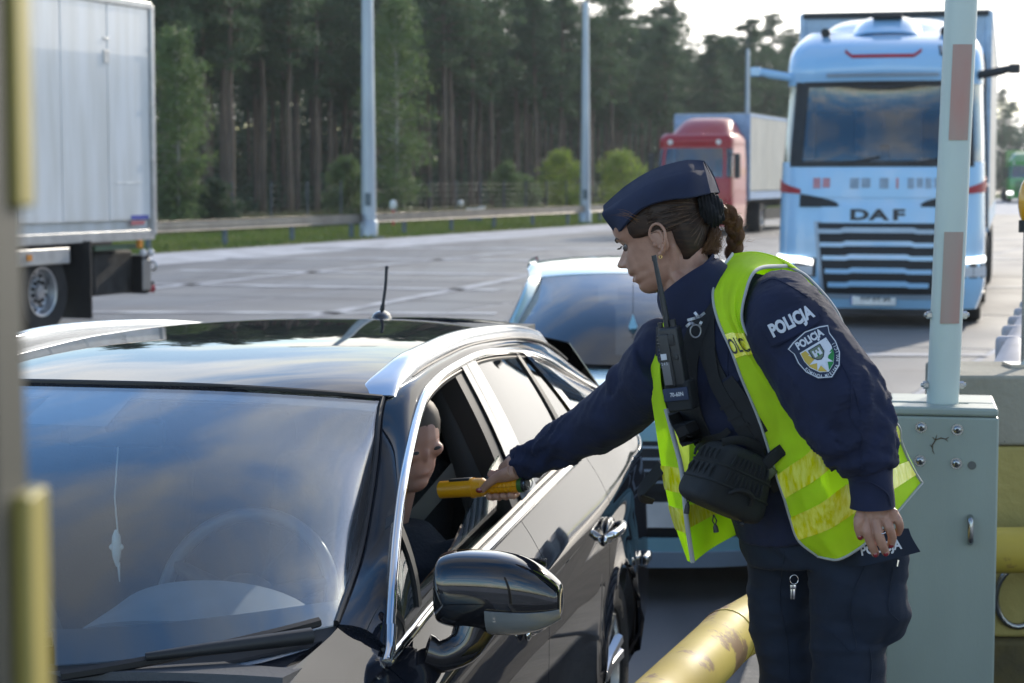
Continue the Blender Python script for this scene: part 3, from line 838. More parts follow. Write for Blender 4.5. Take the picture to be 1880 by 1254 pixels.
cab_patch('grille_frame', S, .215, .785, .36, 1.32, M_silver, big, off=.016, shape=lambda fu, fz, u, z: (.5 + (u - .5) * (.86 + .14 * fz), z))
cab_patch('grille_back', S, .232, .768, .42, 1.30, M_grille, big, off=.024, shape=lambda fu, fz, u, z: (.5 + (u - .5) * (.86 + .14 * fz), z))
for k in range(5):
    z = 1.16 - k * .165; wv = .264 - .013 * k
    cab_patch('grille_slat', S, .5 - wv, .5 + wv, z + .008, z + .064, M_blue if k else M_silver, big, off=.062, th=.03,
              shape=lambda fu, fz, u, z: (u, z + (.022 if abs(fu - .5) < .28 else 0) * (1 if fz > .5 else .6)))
for s, c in zip((-1, 0, 1), 'DAF'):
    V, F = textvf(c, .18, .045, 1.75)
    mk('badge_letter', [pt(s * .235 + v[0], 1.40 + v[1], .060) for v in V], F, M_lett, big)
for s in (-1, 1):
    cab_patch('headlamp_recess', S, *sorted((.5 + s * .27, .5 + s * .40)), .62, .86, M_black, big, off=.006)
    cab_patch('headlamp', S, *sorted((.5 + s * .285, .5 + s * .395)), .64, .76, M_lamp, big, off=.012)
    cab_patch('daylight_strip', S, *sorted((.5 + s * .285, .5 + s * .39)), .77, .845, M_lit, big, off=.022, shape=lambda fu, fz, u, z, s=s: (u, z + .05 * (fu if s > 0 else 1 - fu)))
    cab_patch('fog_lamp', S, *sorted((.5 + s * .30, .5 + s * .35)), .42, .50, M_lamp, big, off=.010)
    # side view: door line, step, arch, camera arm
    cab_patch('door_gap', S, *sorted((.5 + s * .425, .5 + s * .4275)), .9, 2.06, M_black, big, off=.003)
    cab_patch('side_skirt', S, *sorted((.5 + s * .43, .5 + s * .495)), .26, .40, M_black, big, off=.02)
    cab_patch('door_handle', S, *sorted((.5 + s * .462, .5 + s * .472)), 1.75, 1.80, M_chrome, big, off=.03)
    cab_patch('side_deflector', S, *sorted((.5 + s * .485, .5 + s * .499)), 1.2, 3.5, M_black, big, off=.02)
    P = [(s * 1.16, .40, 3.14), (s * 1.42, .30, 3.18), (s * 1.62, .28, 3.23)]
    tube('camera_arm', P, [.05, .055, .04], M_blue if s < 0 else M_black, big, 10, asp=.6)
    box('camera_pod', (s * 1.60, .30, 3.21), (.14, .10, .12), M_blue if s < 0 else M_black, big, .02)
    wheel(big, (s * 1.06, 1.35, .50), .50, .34, s, .56, 10, M_alu, 'x', True)
    A = [[(s * 1.27, 1.35 + .62 * math.cos(a) * k, .5 + .62 * math.sin(a) * k) for k in (.86, 1)] for a in np.linspace(-.1, math.pi + .1, 16)]
    sheet('wheel_arch', np.array(A), .03, M_chas, big)
    wheel(big, (s * 1.0, 5.0, .50), .50, .5, s, .56, 10, M_alu, 'x', True)
    tube('air_tank', [(s * .95, 2.6, .62), (s * .95, 4.1, .62)], .28, M_alu, big, 16)
box('cab_floor', (0, 1.3, .9), (2.3, 1.9, .5), M_chas, big)
box('cab_back', (0, 2.26, 1.95), (2.4, .04, 3.3), M_blue, big)
# number plate
box('number_plate', tuple(pt(-.05, .335, .05)), (.54, .012, .115), M_white, big, .004)
box('plate_band', tuple(pt(-.30, .335, .06)), (.045, .012, .112), mat('plate_blue', (0.03, 0.06, 0.4), .4), big)
V, F = textvf('DT FT 49', .10, .01, .9); mk('plate_text', [pt(-.03 + v[0], .335 + v[1], .060) for v in V], F, M_lett, big)
# interior behind the glass
box('dashboard', (0, .72, 2.02), (2.2, .5, .16), M_int, big, .05)
for s in (-1, 1):
    box('cab_seat', (s * .7, 1.6, 2.3), (.55, .2, .9), M_int, big, .06)
A = [[(x, .62 + .03 * math.sin(x * 40), 3.0 - .24 * k - (.05 * abs(math.sin(x * 5.2)) if k else 0)) for x in np.linspace(-1.1, 1.1, 60)] for k in (0, .5, 1)]
sheet('lace_pelmet', np.array(A), .004, M_lace, big)
for x in (-.22, -.02, .2): tube('hanging_tassel', [(x, .7, 2.75), (x, .7, 2.5)], [.012, .03], M_lace, big, 6)
box('dash_ornament', (.02, .62, 2.18), (.12, .06, .22), M_black, big, .02)
box('dash_papers', (-.35, .6, 2.12), (.6, .2, .04), M_black, big)
# wipers
for x in (-.5, .35): tube('wiper', [tuple(pt(x, 2.03, .04)), tuple(pt(x + .5, 2.12, .035))], .014, M_black, big, 6)
M_ftr = mat('trailer_front_pale', (0.45, 0.58, 0.70), .5)
trailer(big, 1.275, 2.75, 16.2, 1.12, 4.12, M_trgrey, M_ftr, (11.0, 12.3, 13.6))
box('trailer_headboard_trim', (0, 2.72, 4.09), (2.5, .06, .07), M_black, big)

# ------------------------------------------------------------------ simpler cabs further off
def plain_truck(name, loc, rz, label, m_cab, m_tr, m_fr, deflect, lit=False):
    t = root(name, loc, rz, label, 'truck')
    lev = [(.3, 1.2, .10, .14, .06), (.9, 1.24, .0, .16, .09), (1.75, 1.24, .03, .16, .10), (2.85, 1.20, .22, .18, .10), (3.2, 1.16, .30, .22, .12), (3.3, 1.08, .5, .2, .1)]
    Q = cab_fn(2.5, lev)
    cab_patch('lower_cab', Q, 0, 1, .3, 1.88, m_cab, t, nz=18, nu=50); cab_patch('upper_cab', Q, 0, 1, 2.82, 3.28, m_cab, t, nz=8, nu=50)
    for a, b in ((0, .10), (.90, 1.0)): cab_patch('side_post', Q, a, b, 1.88, 2.82, m_cab, t)
    for a, b in ((.165, .195), (.805, .835)): cab_patch('windscreen_pillar', Q, a, b, 1.86, 2.84, m_cab, t, off=.004)
    cab_patch('windscreen', Q, .19, .81, 1.87, 2.83, M_tglass, t, th=.01, off=.002)
    for a, b in ((.10, .165), (.835, .90)): cab_patch('side_window', Q, a, b, 1.9, 2.8, M_tglass, t, th=.01)
    cab_patch('grille', Q, .29, .71, .85, 1.62, M_grille, t, off=.015)
    for k in range(4): cab_patch('grille_slat', Q, .30, .70, .92 + .17 * k, 1.0 + .17 * k, m_cab, t, off=.035)
    cab_patch('bumper_panel', Q, .22, .78, .36, .62, m_cab, t, off=.04)
    for s in (-1, 1):
        cab_patch('headlamp', Q, *sorted((.5 + s * .26, .5 + s * .39)), .62, .86, M_lit if lit else M_lamp, t, off=.03)
        cab_patch('headlamp_surround', Q, *sorted((.5 + s * .25, .5 + s * .40)), .58, .90, M_black, t, off=.012)
        tube('marker_lamp', [Q(.5 + s * .27, 3.02, -.01), Q(.5 + s * .27, 3.02, .05)], .085, M_lamp, t, 12)
        box('mirror', (s * 1.42, .08, 2.25), (.20, .14, .80), M_black, t, .04); box('mirror_arm', (s * 1.30, .12, 2.62), (.2, .04, .04), M_black, t)
        wheel(t, (s * 1.05, 1.35, .50), .50, .32, s, .56, 10, M_alu, 'x', True); wheel(t, (s * 1.0, 5.0, .5), .5, .5, s, .56, 10, M_alu, 'x', True)
    sheet('cab_roof', np.array([[Q(u, 3.28) * np.array([1 - .9 * k, 1, 1]) for u in np.linspace(0, 1, 30)] for k in np.linspace(0, 1, 4)]), .02, m_cab, t)
    if deflect:
        A = [[(x, .75 + 1.35 * tt + .22 * (x / 1.05) ** 2, 3.25 + .60 * math.sin(tt * 1.5) * (1 - abs(x / 1.08) ** 6)) for x in np.linspace(-1.08, 1.08, 24)] for tt in np.linspace(0, 1, 10)]
        sheet('roof_deflector', np.array(A)[:, ::-1], .02, m_cab, t)
    box('cab_back', (0, 2.2, 1.8), (2.3, .04, 3.0), m_cab, t); box('cab_floor', (0, 1.3, .85), (2.2, 1.7, .5), M_chas, t)
    box('dashboard', (0, .7, 1.78), (2.2, .5, .16), M_int, t, .04)
    for s in (-1, 1): box('cab_seat', (s * .65, 1.5, 2.1), (.5, .2, .8), M_int, t, .05)
    box('paper_on_dash', (.35, .55, 1.95), (.5, .05, .16), mat('pale_blue_paper', (.35, .6, .75), .6), t)
    box('number_plate', (0, -.15, .5), (.52, .012, .11), M_white, t)
    trailer(t, 1.275, 2.7, 16.0, 1.12, 4.0, m_tr, m_fr, (11.0, 12.3, 13.6))
    return t
M_redp = mat('dark_red_truck_paint', (0.36, 0.004, 0.014), 0.4, var=0.05, coat=.35)
M_greenp = mat('green_truck_paint', (0.04, 0.30, 0.04), 0.28, coat=1.0)
p = G(1272, 433)
plain_truck('articulated_truck', (p[0], p[1], 0), -math.radians(18.5), 'dark red articulated truck with a roof deflector and pale curtain trailer', M_redp,
            mat('pale_curtain_wall', (0.50, 0.48, 0.42), .6, var=.1, vscale=.5), mat('trailer_frame_blue', (0.30, 0.42, 0.60), .5), True)
p = G(1880, 372)
plain_truck('articulated_truck', (p[0], p[1], 0), -math.radians(12), 'distant bright green truck with lit headlamps at the right edge', M_greenp, M_greenp, M_greenp, True, True)

# ------------------------------------------------------------------ white rigid truck seen from the side at the left
M_wbox = mat('white_box_panel', (0.70, 0.70, 0.68), 0.2, col2=(0.82, 0.83, 0.84), vscale=1.6, streak=(3, 3, .35), coat=0.7, rvar=.06)
M_wframe = mat('aluminium_frame', (0.50, 0.50, 0.50), 0.4, metal=0.5)
re_ = W(281, 440, 25.8)
# local: y from the rear (0) to the front along -LD, x = outward (towards the right of the lane)
wt = root('box_truck', (re_[0], re_[1], 0), LANG + math.pi / 2, 'white box truck at the left, seen from the side with its tow hitch', 'truck')
# local y axis -> -LD ; local x axis -> LN*(-1)*-1
def wb_(name, c, d, m, bev=0): return box(name, c, d, m, wt, bev)
Z0, Z1, LEN = 1.14, 4.06, 8.4
LX = 1.0   # local +x looks back to the far side; the visible side is at x = 0 facing -x or +x, tested below
vis_n = Matrix.Rotation(LANG + math.pi / 2, 3, 'Z') @ Vector((1, 0, 0))
sg = 1 if vis_n.dot(Vector((1, -.3, 0))) > 0 else -1     # outward direction of the visible wall in local x
wb_('box_core', (-sg * 1.27, LEN / 2, (Z0 + Z1) / 2), (2.46, LEN - .06, Z1 - Z0 - .04), M_wbox)
edges_ = [0.06, 1.02, 2.02, 2.95, 3.9, 4.85, 5.8, 6.75, 7.6, LEN]
for a, b in zip(edges_[:-1], edges_[1:]): wb_('wall_panel', (0, (a + b) / 2, (Z0 + Z1) / 2 + .08), (.03, b - a - .018, Z1 - Z0 - .22), M_wbox, .006)
wb_('rear_corner_post', (0, .0, (Z0 + Z1) / 2), (.08, .10, Z1 - Z0 + .02), M_wframe, .015)
wb_('bottom_rail', (sg * .004, LEN / 2, Z0 - .005), (.06, LEN, .13), M_wframe, .01)
wb_('top_rail', (0, LEN / 2, Z1), (.08, LEN, .10), M_wframe, .02)
wb_('rear_doors', (-sg * 1.27, -.03, (Z0 + Z1) / 2), (2.4, .04, Z1 - Z0 - .1), M_wbox, .01)
wb_('side_guard', (sg * .0, 4.2, .93), (.05, 4.6, .20), M_wframe, .02)
wb_('amber_marker', (sg * .03, 2.75, .93), (.03, .10, .07), M_amber); wb_('amber_marker', (sg * .02, .35, Z0 - .12), (.05, .07, .10), M_amber)
wb_('chassis', (-sg * 1.27, LEN / 2 - .3, .88), (.9, LEN, .32), M_chas)
wb_('mudguard_flap', (-sg * .12, 1.62, .62), (.5, .03, .95), M_black); wb_('flap_bracket', (sg * .0, 1.60, .82), (.04, .05, .60), M_wframe)
for yy in (2.35, 6.9): wheel(wt, (-sg * .20, yy, .51), .51, .30, sg, .58, 10, M_alu, 'x', True)
for yy in (2.35, 6.9): wheel(wt, (-sg * 2.34, yy, .51), .51, .30, -sg, .58, 10, M_alu, 'x', True)
tube('air_tank', [(-sg * .45, .93, .62), (-sg * .45, 1.52, .62)], .20, M_chas, wt, 16)
wb_('under_locker', (-sg * .85, .62, .66), (1.3, .9, .56), M_chas, .04)
wb_('rear_lamp_box', (-sg * .22, .12, .62), (.42, .12, .50), M_black, .03); wb_('lamp_panel', (-sg * .22, .05, .60), (.26, .03, .38), mat('worn_grey_plate', (.2, .2, .2), .4), .01)
wb_('lamp_side_panel', (sg * .0, .17, .62), (.02, .20, .40), mat('worn_grey_plate', (.2, .2, .2), .4), .01)
for dy in (.08, .26):
    o = MB().add(*ball((sg * .01, dy, .90), (.05, .05, .05))).build('work_lamp', M_lamp, wt, smooth=True)
wb_('tail_lift_arm', (-sg * .10, .75, .99), (.10, 1.0, .06), mat('greenish_hydraulic_arm', (.10, .16, .10), .6))
tube('hitch_arm', [(-sg * .4, .1, .60), (-sg * .3, -.12, .66), (-sg * .22, -.26, .70)], .03, M_black, wt, 8)
V, F = lathe([(.05, -.02), (.075, 0), (.05, .02), (.03, 0), (.05, -.02)], 16); mk('hitch_eye', [(v[0] * 1 - sg * .2, v[1] - .30, v[2] + .71) for v in V], F, M_alu, wt, smooth=True)
wb_('rear_bumper', (-sg * 1.2, -.05, .46), (2.3, .08, .12), M_chas)
tube('hitch_handle', [(-sg * .1, .0, .44), (-sg * .05, -.08, .42)], .05, M_redp, wt, 8)
wb_('sticker_top_line', (sg * .018, .33, 1.36), (.006, .40, .055), mat('sticker_blue', (.06, .08, .4), .5)); wb_('sticker_text_line', (sg * .018, .38, 1.29), (.006, .30, .05), mat('sticker_red', (.5, .15, .18), .5))
for (yy, zz, w) in ((.45, 1.80, .35), (.75, 1.80, .2)): wb_('pale_scuff', (sg * .017, yy, zz), (.003, w, .03), M_white)
wb_('latch_plate', (sg * .02, 1.05, 3.36), (.02, .12, .16), M_wframe, .005); wb_('latch_plate', (sg * .02, 1.05, 3.58), (.02, .12, .03), M_wframe, .005)
for zz in (3.5, 2.8, 2.1): wb_('post_hinge', (sg * .03, .03, zz), (.04, .08, .05), M_wframe)
# tractor cab further along
cabm = MB().box((-sg * 1.27, LEN + 1.0, 1.85), (2.4, 1.7, 2.7), bev=.15); autosmooth(cabm.build('cab_shell', M_wbox, wt), 40)
wb_('cab_side_window', (-sg * .065, LEN + 1.1, 2.3), (.02, .9, .7), M_black, .02)
# ------------------------------------------------------------------ the dark estate car in front
M_car = mat('dark_metallic_car_paint', (0.010, 0.012, 0.018), 0.6, var=0.1, vscale=300, coat=0.85, spec=0.0, detail=1)
def car_paint(m, f0):
    b = m.node_tree.nodes['Principled BSDF']; b.inputs['Coat IOR'].default_value = f0
car_paint(M_car, 1.52)
M_wsg = glass_mat('windscreen_glass', (0.84, 0.89, 0.90), 1.55, 0.0, 2.0, dirt=.02)
M_hatg = glass_mat('hatchback_windscreen_glass', (0.28, 0.31, 0.33), 1.55, 0.0, 1.6)
M_sideg = glass_mat('side_glass', (0.62, 0.68, 0.66), 1.55, 0.0, 1.0)
M_priv = glass_mat('tinted_rear_glass', (0.03, 0.035, 0.035), 1.55, 0.0, 1.1)
M_frit = mat('black_glass_border', (0.008, 0.009, 0.012), 0.05, var=.02, coat=1.0)
M_rub = mat('black_rubber_seal', (0.012, 0.012, 0.013), 0.5)
M_gloss = mat('gloss_black_pillar', (0.01, 0.01, 0.012), 0.06, var=.02, coat=1.0); car_paint(M_gloss, 1.5)
M_railp = mat('satin_silver_rail', (0.55, 0.58, 0.62), 0.16, metal=0.9, var=.03)
M_seat = mat('dark_seat_fabric', (0.022, 0.024, 0.028), 0.9, bump=.4, bscale=200)
M_belt = mat('grey_headliner', (0.16, 0.16, 0.15), 0.9)
M_dash = mat('soft_dashboard', (0.07, 0.075, 0.085), 0.7, bump=.2, bscale=150)
M_greyi = mat('pale_grey_binnacle', (0.22, 0.24, 0.27), 0.7)

CX0, CY0, CYAW = -0.892, 4.49, math.radians(11.8)
wagon = root('estate_car', (CX0, CY0, 0), -math.pi / 2 - CYAW, 'glossy dark estate car with silver roof rails, stopped beside the officer', 'car')
def tow(l): x, y, z = l; return np.array([CX0 - x * math.sin(CYAW) + y * math.cos(CYAW), CY0 - x * math.cos(CYAW) - y * math.sin(CYAW), z])

def build_body(rt, cfg, paint, side_glass_m, wsm, simple=False):
    X = cfg['x']; zb, ys = cfg['z'], cfg['y']           # x keys; per key: 5 heights; 5 half widths (belt, shoulder, mid, low, sill)
    zb = np.array(zb); ys = np.array(ys)
    axs, RA = cfg['axles'], cfg['arch']
    def side(x, f, s, inset=0.0):
        z5 = hermite(X, zb, x)[0]; y5 = hermite(X, ys, x)[0]
        zmin = z5[-1]; arch = 0
        for ax in axs:
            dx = x - ax
            if abs(dx) < RA: zmin = max(zmin, .315 + math.sqrt(RA * RA - dx * dx))
        # first part (belt to shoulder) keeps its own share of rows
        if f < .28: z = z5[0] + (z5[1] - z5[0]) * f / .28
        else: z = z5[1] + (zmin - z5[1]) * (f - .28) / .72
        if f < .28: t_ = f / .28; y = y5[0] + (y5[1] - y5[0]) * (t_ + .35 * t_ * (1 - t_))
        else: y = hermite(z5[:0:-1], y5[:0:-1], z)[0] - .007 * math.exp(-((z5[1] - z - .05) / .04) ** 2)
        for ax in axs:      # flared lip of the arch
            d = math.hypot(x - ax, z - .315) - RA
            if 0 <= d < .10 and z > .2: y += .014 * (1 - d / .10) ** 2
        return np.array([x, s * (y - inset), z])
    for s in (1, -1):
        for nm, x0, x1 in cfg['panels']:
            n = max(6, int((x1 - x0) * 42)); g_ = .0022
            slant = cfg.get('slant', {}).get(nm, (0, 0))
            A = []
            for f in np.concatenate([np.linspace(0, .28, 9), np.linspace(.28, 1, 26)[1:]]):
                a = x0 + slant[0] * f + g_; b = x1 + slant[1] * f - g_
                A.append([side(a + (b - a) * t, f, s) for t in np.linspace(0, 1, n)])
            A = np.array(A)
            sheet(nm, A if s > 0 else A[:, ::-1], -.012, paint, rt, ang=60)
        # what one sees in the shut lines
        A = np.array([[side(x, f, s, .016) for x in np.linspace(cfg['panels'][0][1] + .02, cfg['panels'][-1][2] - .02, 90)] for f in np.linspace(.02, .99, 16)])
        sheet('inner_side', A if s > 0 else A[:, ::-1], -.004, M_black, rt)
        # wheel wells
        for ax in axs:
            A = np.array([[(ax + (RA + .0) * math.cos(a), s * k, .315 + (RA + .0) * math.sin(a)) for k in (.50, .70, .83)] for a in np.linspace(-.05, math.pi + .05, 24)])
            sheet('wheel_well', A, .01, M_black, rt)
            wheel(rt, (ax, s * (cfg['track']), .318), .318, .215, s, .70, 5 if cfg.get('five', True) else 10)
        box('sill_trim', ((axs[0] + axs[1]) / 2, s * (ys[:, 4].max() - .05), .2), (abs(axs[1] - axs[0]) - .8, .1, .08), M_black, rt, .02)
    return side

XK = [-2.86, -2.75, -2.60, -2.2, -1.65, -1.0, -.4, .2, .66, 1.0, 1.35, 1.7, 1.9, 2.0]
ZK = [(1.06, .99, .62, .36, .24), (1.075, .965, .60, .35, .22), (1.075, .955, .60, .35, .20), (1.06, .935, .60, .35, .19), (1.045, .905, .60, .35, .18),
      (1.034, .885, .60, .35, .18), (1.010, .875, .60, .35, .18), (.985, .870, .60, .35, .18), (.93, .855, .60, .35, .18), (.905, .83, .60, .35, .18),
      (.86, .78, .58, .34, .18), (.78, .71, .55, .33, .19), (.71, .65, .53, .33, .20), (.66, .60, .51, .33, .21)]
YK = [(.66, .71, .75, .74, .70), (.705, .785, .81, .80, .74), (.735, .83, .85, .84, .78), (.775, .862, .885, .875, .80), (.79, .880, .892, .885, .81),
      (.80, .882, .885, .865, .82), (.80, .880, .880, .86, .82), (.80, .878, .880, .86, .82), (.795, .878, .884, .87, .82), (.775, .872, .892, .885, .82),
      (.74, .85, .885, .88, .81), (.68, .79, .84, .845, .78), (.60, .70, .76, .77, .72), (.50, .58, .64, .66, .62)]
cfg = dict(x=XK, z=ZK, y=YK, axles=(-1.72, 1.00), arch=.365, track=.765,
           panels=[('rear_wing', -2.86, -1.60), ('rear_door', -1.60, -.60), ('front_door', -.60, .62), ('front_wing', .62, 2.0)],
           slant={'rear_wing': (0, .12), 'rear_door': (.12, .02), 'front_door': (.02, .0), 'front_wing': (0, 0)})
side = build_body(wagon, cfg, M_car, None, None)

# arch line of the side windows, belt line and roof edge, all from rear to front with the same parameter
ARCH = [(-2.74, .70, 1.078), (-2.62, .645, 1.13), (-2.25, .615, 1.224), (-1.9, .61, 1.298), (-1.50, .62, 1.353), (-.95, .635, 1.394), (-.62, .64, 1.395),
        (-.35, .647, 1.380), (-.14, .665, 1.346), (.167, .71, 1.246), (.35, .74, 1.147), (.474, .765, 1.07), (.60, .79, .965)]
EDGE = [(-2.80, .62, 1.10), (-2.70, .56, 1.19), (-2.35, .55, 1.285), (-1.95, .565, 1.345), (-1.50, .585, 1.385), (-.95, .592, 1.410), (-.62, .592, 1.405),
        (-.35, .590, 1.390), (-.131, .585, 1.358), (.06, .62, 1.24), (.175, .64, 1.175), (.36, .668, 1.085), (.625, .70, 1.012)]
BELT = [(-2.74, .712, 1.070), (-2.62, .735, 1.074), (-2.25, .773, 1.063), (-1.9, .785, 1.053), (-1.50, .792, 1.042), (-.95, .80, 1.034), (-.62, .80, 1.021),
        (-.35, .80, 1.010), (-.14, .80, 1.002), (.167, .80, .989), (.35, .80, .977), (.474, .80, .966), (.62, .795, .948)]
ARCH, EDGE, BELT = map(np.array, (ARCH, EDGE, BELT)); NK = len(ARCH) - 1
def mir(A, s): A = np.array(A, float).copy(); A[..., 1] *= s; return A
def sgrid(A, s): return A if s > 0 else mir(A, -1)[:, ::-1]
for s in (1, -1):
    # painted band between roof edge and window arch (cant rail and A pillar)
    t = np.linspace(0, NK, 120)
    a, e = cr(ARCH, t), cr(EDGE, t)
    A = []
    for k in np.linspace(0, 1, 9):
        p = e + (a - e) * k; bul = math.sin(k * math.pi) * .016
        p[:, 1] += bul * .6; p[:, 2] += bul * .8
        A.append(p)
    sheet('cant_rail', sgrid(np.array(A), s), -.02, M_car, wagon, ang=60)
    # chrome surround
    for nm, C_, r_ in (('chrome_upper_strip', a, .0105), ('chrome_belt_strip', cr(BELT, t), .013)):
        P = mir(C_ + np.array([0, .006, 0]), s); tube(nm, P, r_, M_chrome, wagon, 8)
    P = mir(np.vstack([cr(ARCH, [NK - .3])[0], ARCH[-1], (ARCH[-1] + BELT[-1]) / 2 + [.022, 0, -.01], BELT[-1], cr(BELT, [NK - .4])[0]]) + np.array([0, .008, 0]), s)
    tube('chrome_corner', crn(P, 16), .012, M_chrome, wagon, 8)
    P = mir(cr(ARCH, t) * np.array([1, 1, 1]) + np.array([0, .002, -.020]), s); tube('window_seal', P[6:-4], .009, M_rub, wagon, 6)
    P = mir(cr(BELT, t) * np.array([1, 1, 1]) + np.array([0, -.006, .014]), s); tube('belt_seal', P[4:-3], .010, M_rub, wagon, 6)
    # glass panes and pillars as strips between arch and belt
    def strip(name, ta, tb, m, inset, th=.005, k0=0.0, k1=1.0, bulge=.012, fn=None):
        # ta, tb = (param at arch, param at belt) of the rear and the front edge
        A = []
        for k in np.linspace(k0, k1, 10):
            row = []
            for u in np.linspace(0, 1, 14):
                pa = cr(ARCH, [ta[0] + (tb[0] - ta[0]) * u])[0]; pb = cr(BELT, [ta[1] + (tb[1] - ta[1]) * u])[0]
                p = pa + (pb - pa) * k; p[1] += bulge * math.sin(k * math.pi) - inset; row.append(p)
            A.append(row)
        A = np.array(A)
        if fn: A = fn(A)
        return sheet(name, sgrid(A, s), -th, m, wagon, ang=60)
    def tx(C_, x):      # parameter at which curve C_ passes x
        tt = np.linspace(0, NK, 400); return float(tt[np.argmin(abs(cr(C_, tt)[:, 0] - x))])
    q = lambda xa, xb: (tx(ARCH, xa), tx(BELT, xb))
    strip('quarter_window', q(-2.66, -2.66), q(-1.60, -1.86), M_priv, .006)
    strip('rear_pillar', q(-1.62, -1.88), q(-1.54, -1.78), M_gloss, -.002, .02)
    strip('rear_quarter_pane', q(-1.54, -1.78), q(-1.44, -1.50), M_priv, .005)
    strip('window_divider', q(-1.45, -1.51), q(-1.41, -1.45), M_rub, -.001, .02)
    strip('rear_door_glass', q(-1.41, -1.45), q(-.79, -.86), M_priv, .005)
    strip('pillar_cover', q(-.80, -.87), q(-.70, -.74), M_gloss, -.003, .02)
    strip('pillar_cover', q(-.695, -.735), q(-.645, -.675), M_gloss, -.004, .02)
    strip('front_pillar_frame', q(-.64, -.67), q(-.56, -.585), M_rub, .004, .05)
    if s < 0: strip('front_door_glass', q(-.56, -.585), q(.32, .36), M_sideg, .006)
    else:       # driver's window wound down: only its upper edge still shows above the belt
        strip('front_door_glass', q(-.56, -.585), q(.25, .28), M_sideg, .03, k0=.90, k1=1.0,
              fn=lambda A: A + (1 - np.linspace(0, 1, 10))[:, None, None] * np.array([0, 0, 1]) * (.115 * np.clip(1 - np.linspace(0, 1, 14) * 1.6, 0, 1) ** .8)[None, :, None])
    strip('window_post', q(.30, .36), q(.33, .385), M_rub, -.002, .03)
    strip('quarter_light', q(.33, .385), q(.52, .50), M_sideg, .004)
    strip('quarter_light_post', q(.515, .495), q(.53, .505), M_rub, -.002, .02)
    strip('mirror_patch', q(.525, .505), q(.595, .615), M_black, .0, .02)
    # roof rail with its broad front foot
    xs = np.linspace(-.13, -2.35, 40); R_ = []
    for i, x in enumerate(xs):
        e = cr(EDGE, [tx(EDGE, x)])[0]; f = (xs[0] - x) / 2.22
        w = .026 * math.exp(-f * 9) + .022; h_ = .004 + .034 * min(1, f * 9) * (1 if f < .93 else (1 - f) / .07)
        c = e + np.array([0, -.018, .006])
        R_.append([c + np.array([0, -w, -.008]), c + np.array([0, -w * .9, h_ * .8]), c + np.array([0, -w * .4, h_]), c + np.array([0, w * .5, h_ * .95]), c + np.array([0, w * .95, h_ * .5]), c + np.array([0, w, -.012])])
    R_ = np.array(R_)
    sheet('roof_rail', patch(sgrid(R_.transpose(1, 0, 2), s), 16, 80), .004, M_railp, wagon, ang=60)
    tube('roof_channel', mir(np.array([cr(EDGE, [tx(EDGE, x)])[0] + [0, .012, .004] for x in np.linspace(-.14, -2.6, 50)]), s), .005, M_rub, wagon, 6)
# roof
RZ = ([-2.72, -2.5, -2.2, -1.6, -1.0, -.5, -.15, .12], [1.335, 1.362, 1.390, 1.432, 1.452, 1.448, 1.428, 1.405])
A = []
for v in np.linspace(-1, 1, 41):
    row = []
    for u in np.linspace(0, 1, 60):
        xf = .12 - .25 * abs(v) ** 2.4; xr = -2.72 + .06 * v * v; x = xf + (xr - xf) * u
        xe = -.131 + (-2.60 + .131) * u; e = cr(EDGE, [0])[0]
        te = np.interp(xe, EDGE[::1, 0], np.arange(NK + 1)); e = cr(EDGE, [te])[0]
        zc_ = hermite(*RZ, x)[0]; ye = e[1] - .004; ze = e[2]
        z = zc_ + (ze - zc_) * abs(v) ** 2.6
        row.append((x * (1 - abs(v) ** 6) + e[0] * abs(v) ** 6, v * ye, z))
    A.append(row)
roofA = np.array(A); sheet('roof_panel', roofA, .02, M_car, wagon, ang=60)
# windscreen: header curve to cowl curve
def header(v): return np.array([.115 - .246 * abs(v) ** 2.4, v * .585, 1.404 - .046 * abs(v) ** 2.6])
def cowl(v): return np.array([.98 - .355 * abs(v) ** 2.2, v * .70, .985 + .027 * abs(v) ** 3])
def wsp(u, v, off=0.0):
    a, b = header(v), cowl(v); p = a + (b - a) * u
    if abs(v) <= 1:     # follow the pillar edge at the sides
        tt = NK - 4.0 * (1 - u) if u > 0 else NK - 4.0; e = cr(EDGE, [8 + 4 * u])[0]
        w = abs(v) ** 5; p = p * (1 - w) + np.array([e[0], math.copysign(e[1], v), e[2]]) * w
    p = p + np.array([.8, 0, 1.0]) / 1.28 * (.050 * math.sin(u * math.pi) * (1 - abs(v) ** 3) + off)
    return p
def wsheet(name, u0, u1, v0, v1, m, off, th=.004, nu=24, nv=50, mask=None):
    A = np.array([[wsp(u, v, off) for u in np.linspace(u0, u1, nu)] for v in np.linspace(v0, v1, nv)]); return sheet(name, A[:, ::-1], th, m, wagon, ang=60)
wsheet('windscreen', .0, 1, -1, 1, M_wsg, .0)
wsheet('glass_border', .0, .055, -1, 1, M_frit, -.006, .003, 4); wsheet('glass_border', .90, 1, -1, 1, M_frit, -.006, .003, 6)
for a, b in ((-1, -.935), (.935, 1)): wsheet('glass_border', .055, .90, a, b, M_frit, -.006, .003, 20, 5)
wsheet('sensor_patch', .055, .20, -.16, .16, M_frit, -.007, .003, 6, 8)
tube('header_seam', [wsp(-.006, v, .003) for v in np.linspace(-1, 1, 40)], .006, M_rub, wagon, 6)
for s in (1, -1): tube('pillar_seam', [wsp(u, s * 1.0, .004) for u in np.linspace(0, 1, 24)], .006, M_rub, wagon, 6)
